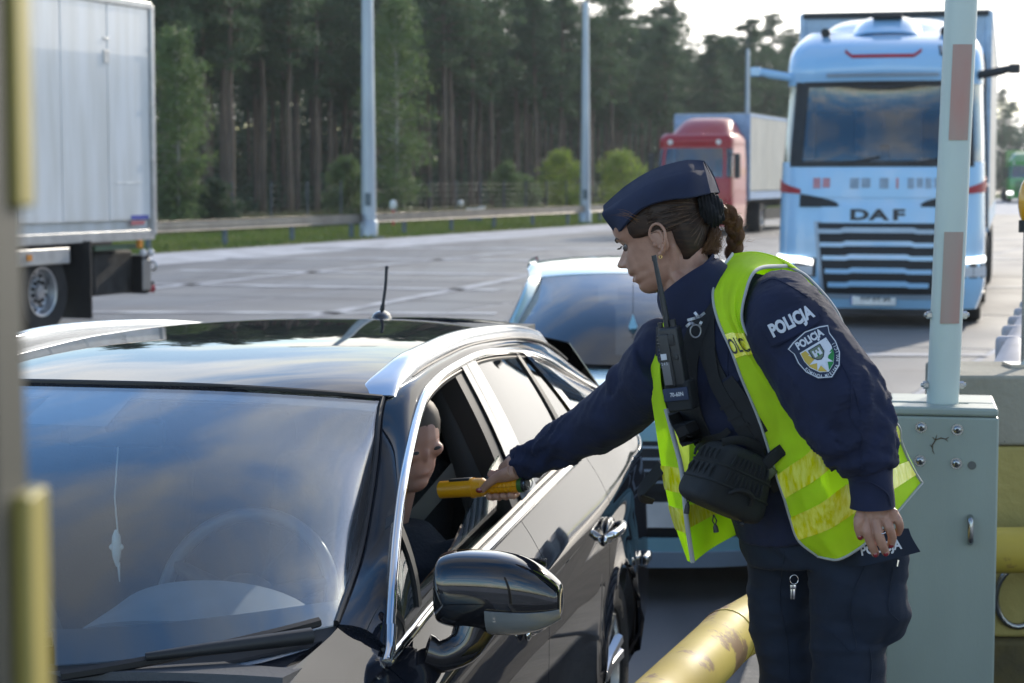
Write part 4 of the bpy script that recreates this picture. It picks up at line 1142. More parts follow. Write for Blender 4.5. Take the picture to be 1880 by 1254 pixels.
# bonnet, cowl panel
A = []
for v in np.linspace(-1, 1, 41):
    row = []
    for u in np.linspace(0, 1, 40):
        c = cowl(v) + np.array([.045, 0, -.022]); c[1] = v * .685
        fr = np.array([1.98 - .28 * abs(v) ** 2.5, v * .60, .70 + .0 * abs(v)])
        x = c[0] + (fr[0] - c[0]) * u; y = c[1] + (fr[1] - c[1]) * u
        zz = c[2] + (fr[2] - c[2]) * u ** 1.9 + .012 * math.exp(-((abs(v) - .72) / .12) ** 2) * math.sin(u * math.pi)
        row.append((x, y, zz))
    A.append(row)
sheet('bonnet', np.array(A)[:, ::-1], .02, M_car, wagon, ang=60)
for s in (1, -1):       # strip between bonnet and wing top, with its shut line
    A = []
    for x in np.linspace(.60, 1.96, 40):
        b_ = side(x, 0, 1); u = np.clip((x - .67) / 1.0, 0, 1); i = min(39, int(u * 39)); r_ = np.array([row_[i] for row_ in [0]]) if False else None
        yb = np.interp(x, [.60, .67, 1.72], [.694, .692, .606]); zb_ = np.interp(x, [.60, .67, 1.0, 1.4, 1.72], [1.0, .987, .957, .885, .79])
        bz = hermite([.6, .7, 1.0, 1.4, 1.72, 2.0], [1.0, .986, .955, .885, .775, .67], x)[0]
        A.append([(x, s * (yb + .006), bz), (x, s * (yb * .5 + b_[1] * .5), bz * .5 + b_[2] * .5 + .010), (x, s * b_[1], b_[2])])
    A = np.array(A); sheet('wing_top', A[::-1] if s > 0 else A, .012, M_car, wagon, ang=60)
box('cowl_panel', (.93, 0, .955), (.22, 1.34, .02), M_black, wagon, .005)
A = np.array([[wsp(1.0, v, -.004), wsp(1.0, v, 0) + np.array([.05, 0, -.035]), wsp(1.0, v, 0) + np.array([.14, 0, -.05])] for v in np.linspace(-1, 1, 30)])
sheet('cowl_trim', A[:, ::-1], .004, M_black, wagon)
# wipers
for (v0, v1, u1) in ((-.35, .36, .955), (.50, 1.0, .93)):
    if v1 > .9: continue
    P = [wsp(1.02 - .07 * t, v0 + (v1 - v0) * t, .025 - .005 * t) for t in np.linspace(0, 1, 10)]
    tube('wiper_blade', P, [.012] * 9 + [.014], M_rub, wagon, 6, asp=1.6); tube('wiper_arm', [P[0] + np.array([.10, -.5, -.02]), P[2] + np.array([.06, 0, .01]), P[6] + np.array([.012, 0, .012])], [.018, .014, .010], M_black, wagon, 8)
P = [wsp(1.02 - .05 * t, .42 + .50 * t, .02) + np.array([.035, 0, -.012]) for t in np.linspace(0, 1, 10)]; tube('wiper_blade', P, .010, M_rub, wagon, 6); 
tube('wiper_arm', [P[9] + np.array([.05, 0, -.015]), P[5] + np.array([.03, 0, .005]), P[3] + np.array([.01, 0, .01])], [.016, .012, .008], M_black, wagon, 8)
# rear end and front end
A = np.array([[(-2.72 - .17 * k, v * (.55 + .13 * k) , 1.335 - .30 * k - .06 * v * v * (1 - k)) for k in np.linspace(0, 1, 8)] for v in np.linspace(-1, 1, 20)])
sheet('tailgate_glass', A[:, ::-1], .006, M_priv, wagon)
A = np.array([[(-2.89 - .03 * math.sin(k * 3) + .06 * abs(v) ** 4, v * .68, 1.03 - .78 * k) for k in np.linspace(0, 1, 10)] for v in np.linspace(-1, 1, 20)])
sheet('tailgate', A[:, ::-1], .02, M_car, wagon)
A = np.array([[(-2.70 - .14 * math.sin(t * 1.5), v * .36, 1.338 - .02 * v * v + .012 * math.sin(t * 3) - .03 * t) for t in np.linspace(0, 1, 6)] for v in np.linspace(-1, 1, 14)]); sheet('roof_spoiler', A[:, ::-1], .02, M_car, wagon)
A = np.array([[(2.02 + .04 * math.sin(k * 3) - .30 * abs(v) ** 3.2, v * .66, .69 - .48 * k) for k in np.linspace(0, 1, 10)] for v in np.linspace(-1, 1, 30)]); sheet('front_bumper', A, .02, M_car, wagon)
for k in range(4): box('grille_bar', (2.045, 0, .47 + .045 * k), (.02, .7, .016), M_chrome, wagon, .004)
for s in (1, -1):
    box('tail_lamp', (-2.80, s * .70, .93), (.16, .10, .18), mat('tail_lamp_red', (.35, .01, .01), .1, coat=1), wagon, .03)
    A = np.array([[(1.98 - .30 * k, s * (.52 + .25 * k ** .8), .60 + .07 * k + .10 * q) for k in np.linspace(0, 1, 8)] for q in (0, .5, 1)]); sheet('headlamp', A if s < 0 else A[:, ::-1], .02, M_lamp, wagon)
box('underbody', (-.4, 0, .30), (4.4, 1.35, .12), M_chas, wagon)
# aerial with its base on the roof
ab = np.array([-2.22, 0, 1.388])
o = MB().add(*ball(ab + [0, 0, .0], (.055, .034, .030), 10, 16)).build('aerial_base', M_gloss, wagon, smooth=True)
P = [ab + [.0, 0, .02], ab + [-.004, .004, .05], ab + [-.03, .006, .11], ab + [-.05, .004, .165], ab + [-.055, .004, .17]]
tube('aerial_rod', crn(P, 12), [.008] * 3 + [.0055] * 7 + [.007, .006], M_rub, wagon, 8)
# door handles
for s in (1, -1):
    for x in (-1.56, -.42):
        z = .822 if x < -1 else .805; y = side(x, 0, 1)[1] * 0 + .884
        tube('door_handle', mir(crn([(x - .115, y + .000, z - .006), (x - .09, y + .026, z), (x, y + .036, z + .004), (x + .09, y + .026, z), (x + .115, y + .000, z - .006)], 14), s), [.009, .012] + [.0135] * 10 + [.012, .009], M_chrome, wagon, 10, asp=.8)
        o = MB().add(*ball((x, s * (y - .002), z - .004), (.085, .012, .038), 10, 20)).build('handle_cup', M_gloss, wagon, smooth=True)
        o = MB().add(*ball((x + .12, s * (y + .004), z - .014), (.022, .008, .016), 8, 12)).build('lock_cover', M_chrome, wagon, smooth=True)
    box('side_marker', (-2.28, s * .895, .60), (.10, .02, .03), M_chrome, wagon, .006)
# door mirrors
for s in (1, -1):
    C0 = np.array([.40, .965, 1.045])
    n, mth = 26, 30; V = []; A = []
    for i, u in enumerate(np.linspace(0, 1, n)):            # lofted along y, inner to outer
        y = -.118 + .250 * u
        hh = .078 * (1 - abs(2 * u - .80) ** 3.4 * .50) ** .8 if True else 0
        if u > .4: hh = .078 * (1 - ((u - .4) / .6) ** 2.8 * .62)
        else: hh = .078 * (1 - ((.4 - u) / .4) ** 4 * .16)
        dep = .080 * (1 - (max(0, u - .3) / .7) ** 3 * .50) * (1 - (max(0, .10 - u) / .10) ** 2 * .12)
        zc = .000 - .016 * max(0, (u - .35) / .65) ** 1.8
        row = []
        for t in np.linspace(0, 2 * math.pi, mth, endpoint=False):
            c, s_ = math.cos(t), math.sin(t); ex = .72
            cx = math.copysign(abs(c) ** ex, c); cz = math.copysign(abs(s_) ** ex, s_)
            row.append(C0 + np.array([dep * (cx if cx > 0 else cx * .55), y, zc + hh * cz]))
        A.append(row)
    A = np.array(A); Vg, Fg = gridvf(mir(A, s), closed_v=True); Vg = list(Vg); k = len(Vg)
    Vg += [mir(A[0].mean(0), s), mir(A[-1].mean(0), s)]
    Fg += [(k, j, (j + 1) % mth) for j in range(mth)] + [(k + 1, (n - 1) * mth + (j + 1) % mth, (n - 1) * mth + j) for j in range(mth)]
    mr = mk('door_mirror', Vg, Fg, M_gloss, wagon); autosmooth(mr, 60); md = mr.modifiers.new('sub', 'SUBSURF'); md.levels = 1; md.render_levels = 2
    # clear indicator strip under the outer half
    B = []
    for u in np.linspace(.44, 1.0, 16):
        i = u * (n - 1); i0 = int(min(i, n - 2)); ring = A[i0] + (A[i0 + 1] - A[i0]) * (i - i0)
        B.append([ring[j] + (ring[j] - ring.mean(0)) * .05 for j in (29, 28, 27, 26, 25, 24)][: 6])
    B = mir(np.array(B), s); sheet('mirror_indicator', B if s > 0 else B[:, ::-1], .004, mat('indicator_lens', (.20, .21, .21), .1, coat=.6), mr)
    sheet('mirror_lower_cover', mir(np.array([[A[i][j] + (A[i][j] - A[i].mean(0)) * .03 for j in (24, 23, 22, 21, 20)] for i in range(4, 22)]), s), .004, M_black, mr)
    P = crn([(.47, .835, .925), (.46, .865, .918), (.44, .905, .935), (.42, .925, .975)], 12)
    tube('mirror_stalk', mir(P, s), [.040, .038, .036, .034, .033, .033, .034, .036, .038, .040, .043, .046], M_gloss, wagon, 16, asp=.75)
    A2 = mir(np.array([[C0 + np.array([-.052, yy, zz]) for yy in np.linspace(-.10, .09, 4)] for zz in (-.055, .055)]), s); sheet('mirror_pane', A2, .004, M_chrome, mr)
# interior
for s in (1, -1):
    for x0, nm in ((-.62, 'front_seat'), (-1.5, 'rear_seat')):
        c = MB().box((x0 + .24, s * .36, .55), (.52, .50, .18), bev=.06)
        R = np.array(Matrix.Rotation(math.radians(-18), 3, 'Y')); c.box((x0 - .06, s * .36, .85), (.15, .48, .62), R, .06); c.box((x0 - .17, s * .36, 1.20), (.09, .27, .17), R, .04)
        autosmooth(c.build(nm, M_seat, wagon), 45)
A = np.array([[(.40 + .55 * t, y, .93 + .05 * t - .10 * max(0, .3 - t) - .01 * math.cos(y * 5)) for t in np.linspace(0, 1, 10)] for y in np.linspace(-.70, .70, 20)]); sheet('dashboard', A, -.12, M_dash, wagon)
A = np.array([[(.36 + .22 * t, .36 + .21 * math.sin(a), .945 + .075 * math.cos(a) * (1 - .5 * t)) for t in np.linspace(0, 1, 6)] for a in np.linspace(-1.57, 1.57, 20)]); sheet('instrument_hood', A, .01, M_greyi, wagon)
th = np.linspace(0, 2 * math.pi, 49)[:-1]; tl = math.radians(24)
P = np.array([(.20 - .19 * math.sin(a) * math.sin(tl), .37 + .19 * math.cos(a), .955 + .19 * math.sin(a) * math.cos(tl)) for a in th])
o = mk('steering_wheel', *tubevf(P, .016, 10, False, closed=True), mat('wheel_leather', (.085, .09, .105), .3), wagon, smooth=True)
for a in (.3, math.pi - .3, -math.pi / 2):
    i = int((a % (2 * math.pi)) / (2 * math.pi) * 48); tube('wheel_spoke', [(.22, .37, .95), P[i]], [.03, .014], M_rub, o, 8)
o2 = MB().add(*ball((.21, .37, .95), (.05, .075, .065))).build('wheel_hub', M_rub, o, smooth=True)
box('rear_view_mirror', (.02, 0, 1.285), (.025, .23, .065), M_rub, wagon, .012); tube('mirror_arm', [(.05, 0, 1.30), (.10, 0, 1.345)], .014, M_rub, wagon, 8)
box('headliner', (-1.2, 0, 1.36), (2.3, 1.0, .02), M_belt, wagon); 
for s in (1, -1):
    box('inner_door', (-.1, s * .76, .80), (1.3, .05, .40), M_dash, wagon, .02); tube('inner_pillar', [(-.62, s * .72, 1.0), (-.60, s * .60, 1.36)], [.05, .035], M_int, wagon, 8)
    tube('seat_belt', [(-.60, s * .66, 1.15), (-.50, s * .50, .95), (-.35, s * .30, .68)], [.022, .022, .022], M_belt, wagon, 8, asp=.15)
box('cabin_floor', (-.7, 0, .36), (2.9, 1.4, .04), M_int, wagon); box('rear_bulkhead', (-2.4, 0, .8), (.04, 1.3, .6), M_int, wagon)
# ornament hanging from the mirror: a thing of its own
M_orn = mat('pale_translucent_plastic', (.85, .88, .90), .3, coat=.5)
ob = tow((.03, 0, 1.02)); orn = root('hanging_air_freshener', tuple(ob), 0, 'small pale ornament hanging on a thread behind the windscreen', 'ornament')
tube('thread', [(.006, 0, .0), (-.002, 0, .12), (.006, .01, .24)], .0018, M_orn, orn, 4)
tube('body', [(0, 0, .045), (0, 0, .03), (0, 0, .0), (0, 0, -.02), (0, 0, -.04)], [.003, .010, .012, .009, .002], M_orn, orn, 10); 
o = MB().add(*ball((0, 0, .005), (.017, .006, .010))).build('clasp', M_orn, orn, smooth=True); tube('tail', [(.004, 0, -.03), (.006, 0, -.075)], [.004, .001], M_orn, orn, 6)

# ------------------------------------------------------------------ the pale blue hatchback waiting behind
M_hat = mat('pale_blue_car_paint', (0.27, 0.52, 0.60), 0.22, var=0.02, coat=1.0)
p = G(1225, 1105)
HYAW = math.radians(3.0)
hat = root('hatchback_car', (p[0], p[1] + 1.95, 0), -math.pi / 2 - HYAW, 'pale blue hatchback waiting behind the dark estate car', 'car')
XH = [-2.25, -2.1, -1.8, -1.2, -.5, .2, .9, 1.3, 1.6, 1.8, 1.9]
ZH = [(1.0, .92, .6, .36, .24)] * 2 + [(1.03, .93, .6, .35, .2)] * 2 + [(1.0, .90, .6, .35, .18), (.98, .89, .6, .35, .18), (.95, .86, .6, .35, .18), (.91, .80, .58, .34, .18), (.87, .74, .55, .33, .19), (.83, .70, .53, .33, .2), (.79, .66, .5, .33, .21)]
YH = [(.60, .66, .70, .70, .66), (.68, .76, .80, .79, .74), (.74, .83, .86, .86, .79)] + [(.77, .86, .88, .87, .8)] * 4 + [(.75, .86, .88, .88, .8), (.70, .82, .85, .86, .79), (.62, .74, .79, .80, .74), (.52, .62, .68, .70, .66)]
build_body(hat, dict(x=XH, z=ZH, y=YH, axles=(-1.5, 1.08), arch=.36, track=.76, panels=[('rear_wing', -2.25, -1.3), ('rear_door', -1.3, -.45), ('front_door', -.45, .65), ('front_wing', .65, 1.9)]), M_hat, None, None)
def hh(v): return np.array([.02 - .20 * abs(v) ** 2.2, v * .55, 1.355 - .035 * abs(v) ** 2.4])
def hc(v): return np.array([.98 - .36 * abs(v) ** 2.2, v * .715, .955 + .02 * abs(v) ** 3])
def hw_(u, v, off=0): a, b = hh(v), hc(v); return a + (b - a) * u + np.array([.8, 0, 1.0]) / 1.28 * (.05 * math.sin(u * math.pi) * (1 - abs(v) ** 3) + off)
def hs(name, u0, u1, v0, v1, m, off, th=.004, nu=16, nv=40): return sheet(name, np.array([[hw_(u, v, off) for u in np.linspace(u0, u1, nu)] for v in np.linspace(v0, v1, nv)])[:, ::-1], th, m, hat, ang=60)
hs('windscreen', 0, 1, -1, 1, M_hatg, 0); hs('glass_border', .91, 1, -1, 1, M_frit, -.005, nu=4); hs('glass_border', 0, .05, -1, 1, M_frit, -.005, nu=3)
for a, b in ((-1, -.94), (.94, 1)): hs('glass_border', .05, .91, a, b, M_frit, -.005, nv=4)
A = []
for v in np.linspace(-1, 1, 31):
    row = []
    for u in np.linspace(0, 1, 30):
        x = hh(v)[0] + (-2.0 - hh(v)[0]) * u; zc_ = 1.357 + .078 * math.sin(min(1, u * 1.05) * math.pi) ** .8 - .12 * u ** 2.2
        row.append((x, v * (.55 + .03 * math.sin(u * 3)), zc_ - .035 * abs(v) ** 2.6))
    A.append(row)
sheet('roof_panel', np.array(A), .02, M_hat, hat, ang=60)
for s in (1, -1):
    HA = crn([(-2.05, .60, 1.15), (-1.2, .60, 1.33), (-.5, .605, 1.355), (-.12, .60, 1.33), (.25, .655, 1.18), (.58, .74, .99)], 40); HE = crn([(-2.0, .56, 1.20), (-1.2, .58, 1.37), (-.5, .58, 1.385), (-.18, .55, 1.32), (.20, .62, 1.15), (.62, .715, .945)], 40); HB = crn([(-2.05, .72, 1.03), (-1.2, .77, 1.03), (-.5, .77, 1.0), (-.12, .77, .99), (.25, .77, .98), (.62, .765, .96)], 40)
    A = np.array([HE, HE * .5 + HA * .5 + [0, .012, .012], HA]); sheet('pillar_and_cant_rail', sgrid(A, s), .02, M_hat if True else M_black, hat, ang=60)
    sheet('side_glass', sgrid(np.array([HA, HB]) + np.array([0, -.004, 0]), s), .004, M_priv, hat, ang=60)
    tube('pillar_seal', mir(np.array([hw_(u, 1.0, .004) for u in np.linspace(0, 1, 16)]), s), .016, M_frit, hat, 8)
    wm = MB().add(*ball((.42, s * .93, 1.0), (.07, .11, .07))); wm.build('door_mirror', M_hat, hat, smooth=True); tube('mirror_stalk', [(.45, s * .80, .94), (.43, s * .88, .96)], .025, M_black, hat, 8)
A = []
for v in np.linspace(-1, 1, 31):
    row = []
    for u in np.linspace(0, 1, 20):
        c = hc(v) + np.array([.03, 0, -.02]); fr = np.array([1.90 - .20 * abs(v) ** 2.5, v * .68, .79])
        row.append((c[0] + (fr[0] - c[0]) * u, c[1] + (fr[1] - c[1]) * u, c[2] + (fr[2] - c[2]) * u ** 1.8 + .02 * math.exp(-((abs(v) - .6) / .12) ** 2) * math.sin(u * 3)))
    A.append(row)
sheet('bonnet', np.array(A)[:, ::-1], .02, M_hat, hat, ang=60)
def hf(y, z, off=0): v = y / .86; return np.array([1.97 + .03 * math.sin((z - .2) * 5) - .36 * abs(v) ** 2.6 + off, y, z])
def hface(name, pts, m, off, th=.015, n=10):
    "quad patch on the nose given by corners (y, z): top-left, top-right, bottom-right, bottom-left"
    a, b, c, d = map(np.array, pts)
    A = np.array([[hf(*((a + (b - a) * t) * (1 - k) + (d + (c - d) * t) * k), off) for t in np.linspace(0, 1, n)] for k in np.linspace(0, 1, 6)])
    return sheet(name, A[:, ::-1], th, m, hat, ang=60)
hface('nose_panel', [(-.84, .80), (.84, .80), (.84, .66), (-.84, .66)], M_hat, 0, n=24)
hface('upper_grille', [(-.62, .72), (.62, .72), (.55, .50), (-.55, .50)], M_grille, .02, n=20)
for k in range(4): hface('grille_bar', [(-.58, .700 - .05 * k), (.58, .700 - .05 * k), (.58, .690 - .05 * k), (-.58, .690 - .05 * k)], M_silver, .03, .008, 16)
hface('bumper_panel', [(-.86, .66), (.86, .66), (.86, .24), (-.86, .24)], M_grille, 0, n=24)
hface('bumper_lip', [(-.84, .24), (.84, .24), (.80, .17), (-.80, .17)], M_silver, .05, n=24)
hface('lower_bumper', [(-.66, .30), (.66, .30), (.70, .235), (-.70, .235)], M_hat, .04, n=24)
for s in (1, -1):
    pts = [(s * .50, .78), (s * .84, .80), (s * .85, .64), (s * .56, .66)]
    hface('headlamp', pts if s > 0 else [pts[1], pts[0], pts[3], pts[2]], M_frit, .025)
    pts = [(s * .55, .74), (s * .80, .755), (s * .80, .725), (s * .56, .71)]
    hface('headlamp_strip', pts if s > 0 else [pts[1], pts[0], pts[3], pts[2]], M_lamp, .04)
    pts = [(s * .62, .62), (s * .80, .62), (s * .66, .30), (s * .48, .30)]
    hface('fang_panel', pts if s > 0 else [pts[1], pts[0], pts[3], pts[2]], M_hat, .03)
box('number_plate', tuple(hf(0, .40, .03)), (.012, .52, .11), M_white, hat)
box('dashboard', (.55, 0, .88), (.6, 1.35, .1), M_dash, hat, .04); box('underbody', (-.2, 0, .3), (3.6, 1.3, .14), M_chas, hat); box('cabin_floor', (-.8, 0, .4), (2.4, 1.3, .05), M_int, hat)
for s in (1, -1):
    c = MB().box((-.4, s * .36, .55), (.5, .5, .18), bev=.06).box((-.66, s * .36, .85), (.15, .46, .62), bev=.06).box((-.68, s * .36, 1.19), (.09, .26, .16), bev=.04); autosmooth(c.build('front_seat', M_seat, hat), 45)
box('rear_view_mirror', (.12, 0, 1.255), (.03, .24, .07), M_rub, hat, .015)
wm = mat('pale_blue_card', (.30, .55, .70), .6)
b = W(1162, 600, p[1] + 1.25); fr_o = root('hanging_card', tuple(b), 0, 'pale blue tree shaped air freshener card behind the windscreen of the hatchback', 'air freshener')
mk('card', *prism([(.55 * a_, .5 * b_) for a_, b_ in [(-.030, -.12), (.030, -.12), (.030, -.10), (.012, -.10), (.012, -.085), (.045, -.03), (.030, -.02), (.04, .0), (.012, .09), (0, .13), (-.012, .09), (-.04, 0), (-.030, -.02), (-.045, -.03), (-.012, -.085), (-.012, -.10), (-.030, -.10)]], -.002, .002), wm, fr_o)
tube('string', [(0, 0, .062), (0, 0, .22)], .0015, M_rub, fr_o, 4)
# ------------------------------------------------------------------ traffic island with barrier, guard pipes and concrete blocks
M_isl = mat('island_asphalt', (0.045, 0.045, 0.047), 0.85, col2=(0.075, 0.074, 0.072), vscale=5, bump=.6, bscale=150)
M_kerb = mat('kerb_concrete', (0.26, 0.25, 0.235), 0.85, col2=(0.17, 0.17, 0.16), vscale=4, bump=.5, bscale=40)
M_cab = mat('pale_grey_green_enamel', (0.33, 0.38, 0.335), 0.42, var=0.07, vscale=3, streak=(2, 2, .5), rvar=.06, bump=.05, bscale=90)
M_boomw = mat('boom_white_enamel', (0.56, 0.64, 0.60), 0.35, var=0.05, vscale=2, rvar=.05)
M_boomr = mat('faded_reflective_foil', (0.42, 0.33, 0.28), 0.45, col2=(0.50, 0.24, 0.20), vscale=5, streak=(2, 2, .4), fac=(.4, .7))
M_bolt = mat('bolt_steel', (0.45, 0.46, 0.46), 0.25, metal=1.0, var=.1)
M_rustm = mat('rust_stain', (0.10, 0.07, 0.04), 0.8)
M_yel = mat('chipped_yellow_paint', (0.62, 0.46, 0.07), 0.62, col2=(0.48, 0.35, 0.045), vscale=3, rvar=.08)
def chipped(m, chip, lo, hi, sc):
    nt = m.node_tree; b = nt.nodes['Principled BSDF']; src = b.inputs['Base Color'].links[0].from_socket
    n = nt.nodes.new('ShaderNodeTexNoise'); n.inputs['Scale'].default_value = sc; n.inputs['Detail'].default_value = 8; n.inputs['Roughness'].default_value = .65
    t = nt.nodes.new('ShaderNodeTexCoord'); nt.links.new(t.outputs['Object'], n.inputs['Vector'])
    r = nt.nodes.new('ShaderNodeValToRGB'); r.color_ramp.elements[0].position = lo; r.color_ramp.elements[1].position = hi
    nt.links.new(n.outputs['Fac'], r.inputs[0]); mx_ = nt.nodes.new('ShaderNodeMixRGB'); mx_.inputs['Color2'].default_value = (*chip, 1)
    nt.links.new(r.outputs[0], mx_.inputs['Fac']); nt.links.new(src, mx_.inputs['Color1']); nt.links.new(mx_.outputs[0], b.inputs['Base Color'])
chipped(M_yel, (.26, .14, .05), .56, .60, 5)
M_conc = mat('weathered_concrete', (0.27, 0.25, 0.195), 0.9, col2=(0.36, 0.335, 0.265), vscale=3, bump=.6, bscale=35, detail=9)
chipped(M_conc, (.07, .06, .05), .68, .70, 22)
M_concy = mat('worn_yellow_concrete', (0.50, 0.41, 0.14), 0.8, col2=(0.38, 0.30, 0.09), vscale=3, bump=.5, bscale=35, detail=9)
chipped(M_concy, (.10, .08, .05), .66, .68, 20)
M_concb = mat('worn_dark_concrete', (0.17, 0.13, 0.045), 0.85, col2=(0.09, 0.075, 0.04), vscale=6, bump=.5, bscale=35, detail=9)

IZ = .19
def island_edge(Y): return .38 + (Y - 4) * .21        # left kerb line runs along the estate car
il = MB(); pts = [(island_edge(1.0) , 1.0), (island_edge(9.5), 9.5), (4.2, 9.5), (4.2, 1.0)]
V, F = prism(pts, -.01, IZ - .002, 'z'); isl = mk('pavement', V, F, M_isl); isl['kind'] = 'structure'
Y = 1.0
while Y < 9.4:      # kerb stones
    a, b = (island_edge(Y) - .0, Y), (island_edge(Y + .98) - .0, Y + .98); d = unit((b[0] - a[0], b[1] - a[1], 0)); c = np.array([(a[0] + b[0]) / 2 - .075, (a[1] + b[1]) / 2, IZ / 2 - .01])
    o = box('kerb_stone', (0, 0, 0), (.15, .975, IZ + .03), M_kerb, isl, .018); o.location = c; o.rotation_euler = (0, 0, math.atan2(d[1], d[0]) - math.pi / 2); Y += 1.0

# barrier cabinet with its raised boom
CY = 5.30
pL, pR = W(1634, 745, CY), W(1832, 745, CY)
cw = pR[0] - pL[0]; cx = (pL[0] + pR[0]) / 2; ctop = W(1735, 748, CY)[2]
bar = root('lifting_barrier', (cx, CY, IZ), math.radians(-11), 'pale grey green barrier cabinet with a raised white boom with worn red foil', 'barrier')
h_ = ctop - IZ
o = box('cabinet', (0, .17, (h_ - .0255) / 2), (cw, .34, h_ - .0255), M_cab, bar, .006)
box('cabinet_front_lid', (0, .05, h_ - .012), (cw - .004, .102, .024), M_cab, bar, .008)
box('cabinet_rear_lid', (0, .235, h_ - .012), (cw - .004, .205, .024), M_cab, bar, .008)
box('lid_filler', (cw * .36, .115, h_ - .013), (cw * .26, .045, .022), M_cab, bar, .004)
box('slot_liner', (-.03, .115, h_ - .03), (cw * .9, .04, .03), M_rub, bar)
s_ = CY / FPX
def cabp(px, py, off=.0): p = W(px, py, CY); return (p[0] - cx, -off, p[2] - IZ)
for px, py in ((1692, 785), (1757, 788), (1690, 847), (1755, 850)):
    b = MB().tube([cabp(px, py, -.002), cabp(px, py, .003)], .0155, 16); autosmooth(b.build('washer', M_bolt, bar), 40)
    c = cabp(px, py, .006); o = MB().add(*ball(c, (.011, .006, .011), 8, 14)).build('bolt_head', M_bolt, bar, smooth=True)
    tube('bolt_socket', [np.array(c) + [0, -.0035, 0], np.array(c) + [0, -.0068, 0]], .0045, M_rub, bar, 6)
tube('plug', [cabp(1783, 853, -.002), cabp(1783, 853, .002)], .0115, mat('dull_zinc', (.14, .15, .15), .5, metal=.6), bar, 18)
P = [cabp(*q, .0012) for q in ((1713, 828), (1712, 818), (1718, 808), (1728, 804), (1736, 806), (1740, 810))]
tube('rust_scratch', P, [.001, .002, .0016, .0018, .0014, .0008], M_rustm, bar, 5)
for a, b in (((1712, 822), (1708, 817)), ((1718, 808), (1712, 803)), ((1718, 808), (1720, 799)), ((1736, 806), (1742, 802)), ((1713, 828), (1716, 834))): tube('rust_scratch', [cabp(*a, .0012), cabp(*b, .0012)], [.0014, .0006], M_rustm, bar, 4)
P = crn([cabp(1780, 948, .0), cabp(1780, 950, .018), cabp(1780, 958, .024), cabp(1780, 980, .024), cabp(1780, 990, .018), cabp(1780, 994, .0)], 14)
tube('pull_handle', P, .0085, M_bolt, bar, 10)
# boom: rounded oblong tube through the slot, standing up with a slight lean to the right
b0 = W(1730, 748, CY + .115); b1 = W(1765, 0, CY + .115); bd = (b1 - b0); b1 = b0 + bd * 3.9
bw = 58 * s_ / 2
boom_P = [b0 - bd / np.linalg.norm(bd) * .12, b0, b0 + bd * .5, b0 + bd, b1]
o = MB().tube(boom_P, bw, 24, ref=(1, 0, 0), asp=1.0, sq=.35).build('boom', M_boomw, bar, world=True); autosmooth(o, 50)
def boomp(t, x, off): p = b0 + bd * t; return p + np.array([x, -off, 0])
ys_ = [(590, 422), (255, 82), (-92, -260), (-440, -620), (-800, -980)]
for y0_, y1_ in ys_:
    A = []
    for y in np.linspace(y0_, y1_, 3):
        t = (748 - y) / 748.; A.append([boomp(t, x, bw * (1 - abs((x) / bw) ** 3.2) ** (1 / 3.2) * 1.02 + .0015) for x in np.linspace(-.62 * bw, .62 * bw, 9)])
    sheet('reflective_foil', np.array(A), -.0008, M_boomr, bar, world=True)
for y in (576, 706, -410):
    t = (748 - y) / 748.
    for sx in (-1, 1):
        p = boomp(t, sx * bw * .98, 0); q = p + np.array([sx * .014, 0, 0]); tube('boom_bolt', [p, q], .011, M_bolt, bar, 6, world=True, smooth=False); tube('boom_bolt_tip', [q, q + np.array([sx * .006, 0, 0])], .006, M_bolt, bar, 8, world=True)
tube('boom_end_cap', [b1, b1 + np.array([0, 0, .03])], [bw * 1.02, bw * .9], M_rub, bar, 20, world=True)

# yellow guard pipe
PR_ = .068
gp = root('guard_pipe', (.5, 4.75, IZ), label='scratched yellow steel guard pipe bending round the island beside the officer', cat='guard rail')
path = [(.13, 3.55, .765), (.30, 4.05, .765), (.475, 4.56, .765), (.515, 4.68, .765), (.575, 4.80, .765), (.66, 4.98, .765), (.86, 5.45, .765), (.93, 5.60, .765), (1.03, 5.72, .765), (1.15, 5.78, .765), (1.5, 5.80, .765), (2.6, 5.82, .765)]
tube('pipe', crn(path, 90), PR_, M_yel, gp, 28, world=True)
for x, y in ((.30, 4.05), (.86, 5.45), (2.2, 5.81)): tube('pipe_foot', [(x, y, IZ - .01), (x, y, .72)], PR_ * .95, M_yel, gp, 20, world=True); box('foot_plate', (x, y, IZ + .008), (.24, .24, .018), M_yel, gp, .003, world=True)
for k in (3, 5):
    p = np.array(path[k]); d = unit(np.array(path[k + 1]) - np.array(path[k - 1])); tube('weld_seam', [p - d * .005, p + d * .005], PR_ + .002, M_yel, gp, 28, world=True)
# concrete block behind the cabinet
BYc = 6.15
pl = W(1759, 690, BYc); z1, z2, z3 = pl[2], W(1800, 820, BYc)[2], W(1850, 1172, BYc)[2]
cb = root('concrete_barrier', (pl[0] + 1.0, BYc + .25, IZ), label='heavy concrete barrier block painted yellow below, behind the cabinet', cat='concrete barrier')
def blk(nm, z0, z1_, y0, y1, m, x0=0): return box(nm, (pl[0] + 1.0 + x0 / 2, (y0 + y1) / 2, (z0 + z1_) / 2), (2.0 - x0, y1 - y0, z1_ - z0), m, cb, .012, world=True)
blk('upper_block', z2 + .002, z1, BYc, BYc + .50, M_conc); blk('painted_block', z3 + .002, z2, BYc + .002, BYc + .50, M_concy); blk('block_foot', IZ - .01, z3, BYc - .05, BYc + .55, M_concb)
pr_ = W(1872, 1095, BYc - .02); th = np.linspace(0, 2 * math.pi, 24, endpoint=False)
o = mk('lifting_ring', *tubevf([pr_ + np.array([.075 * math.cos(a), -.015 * math.sin(a), .10 * math.sin(a)]) for a in th], .011, 8, False, closed=True), M_bolt, cb, smooth=True, world=True)
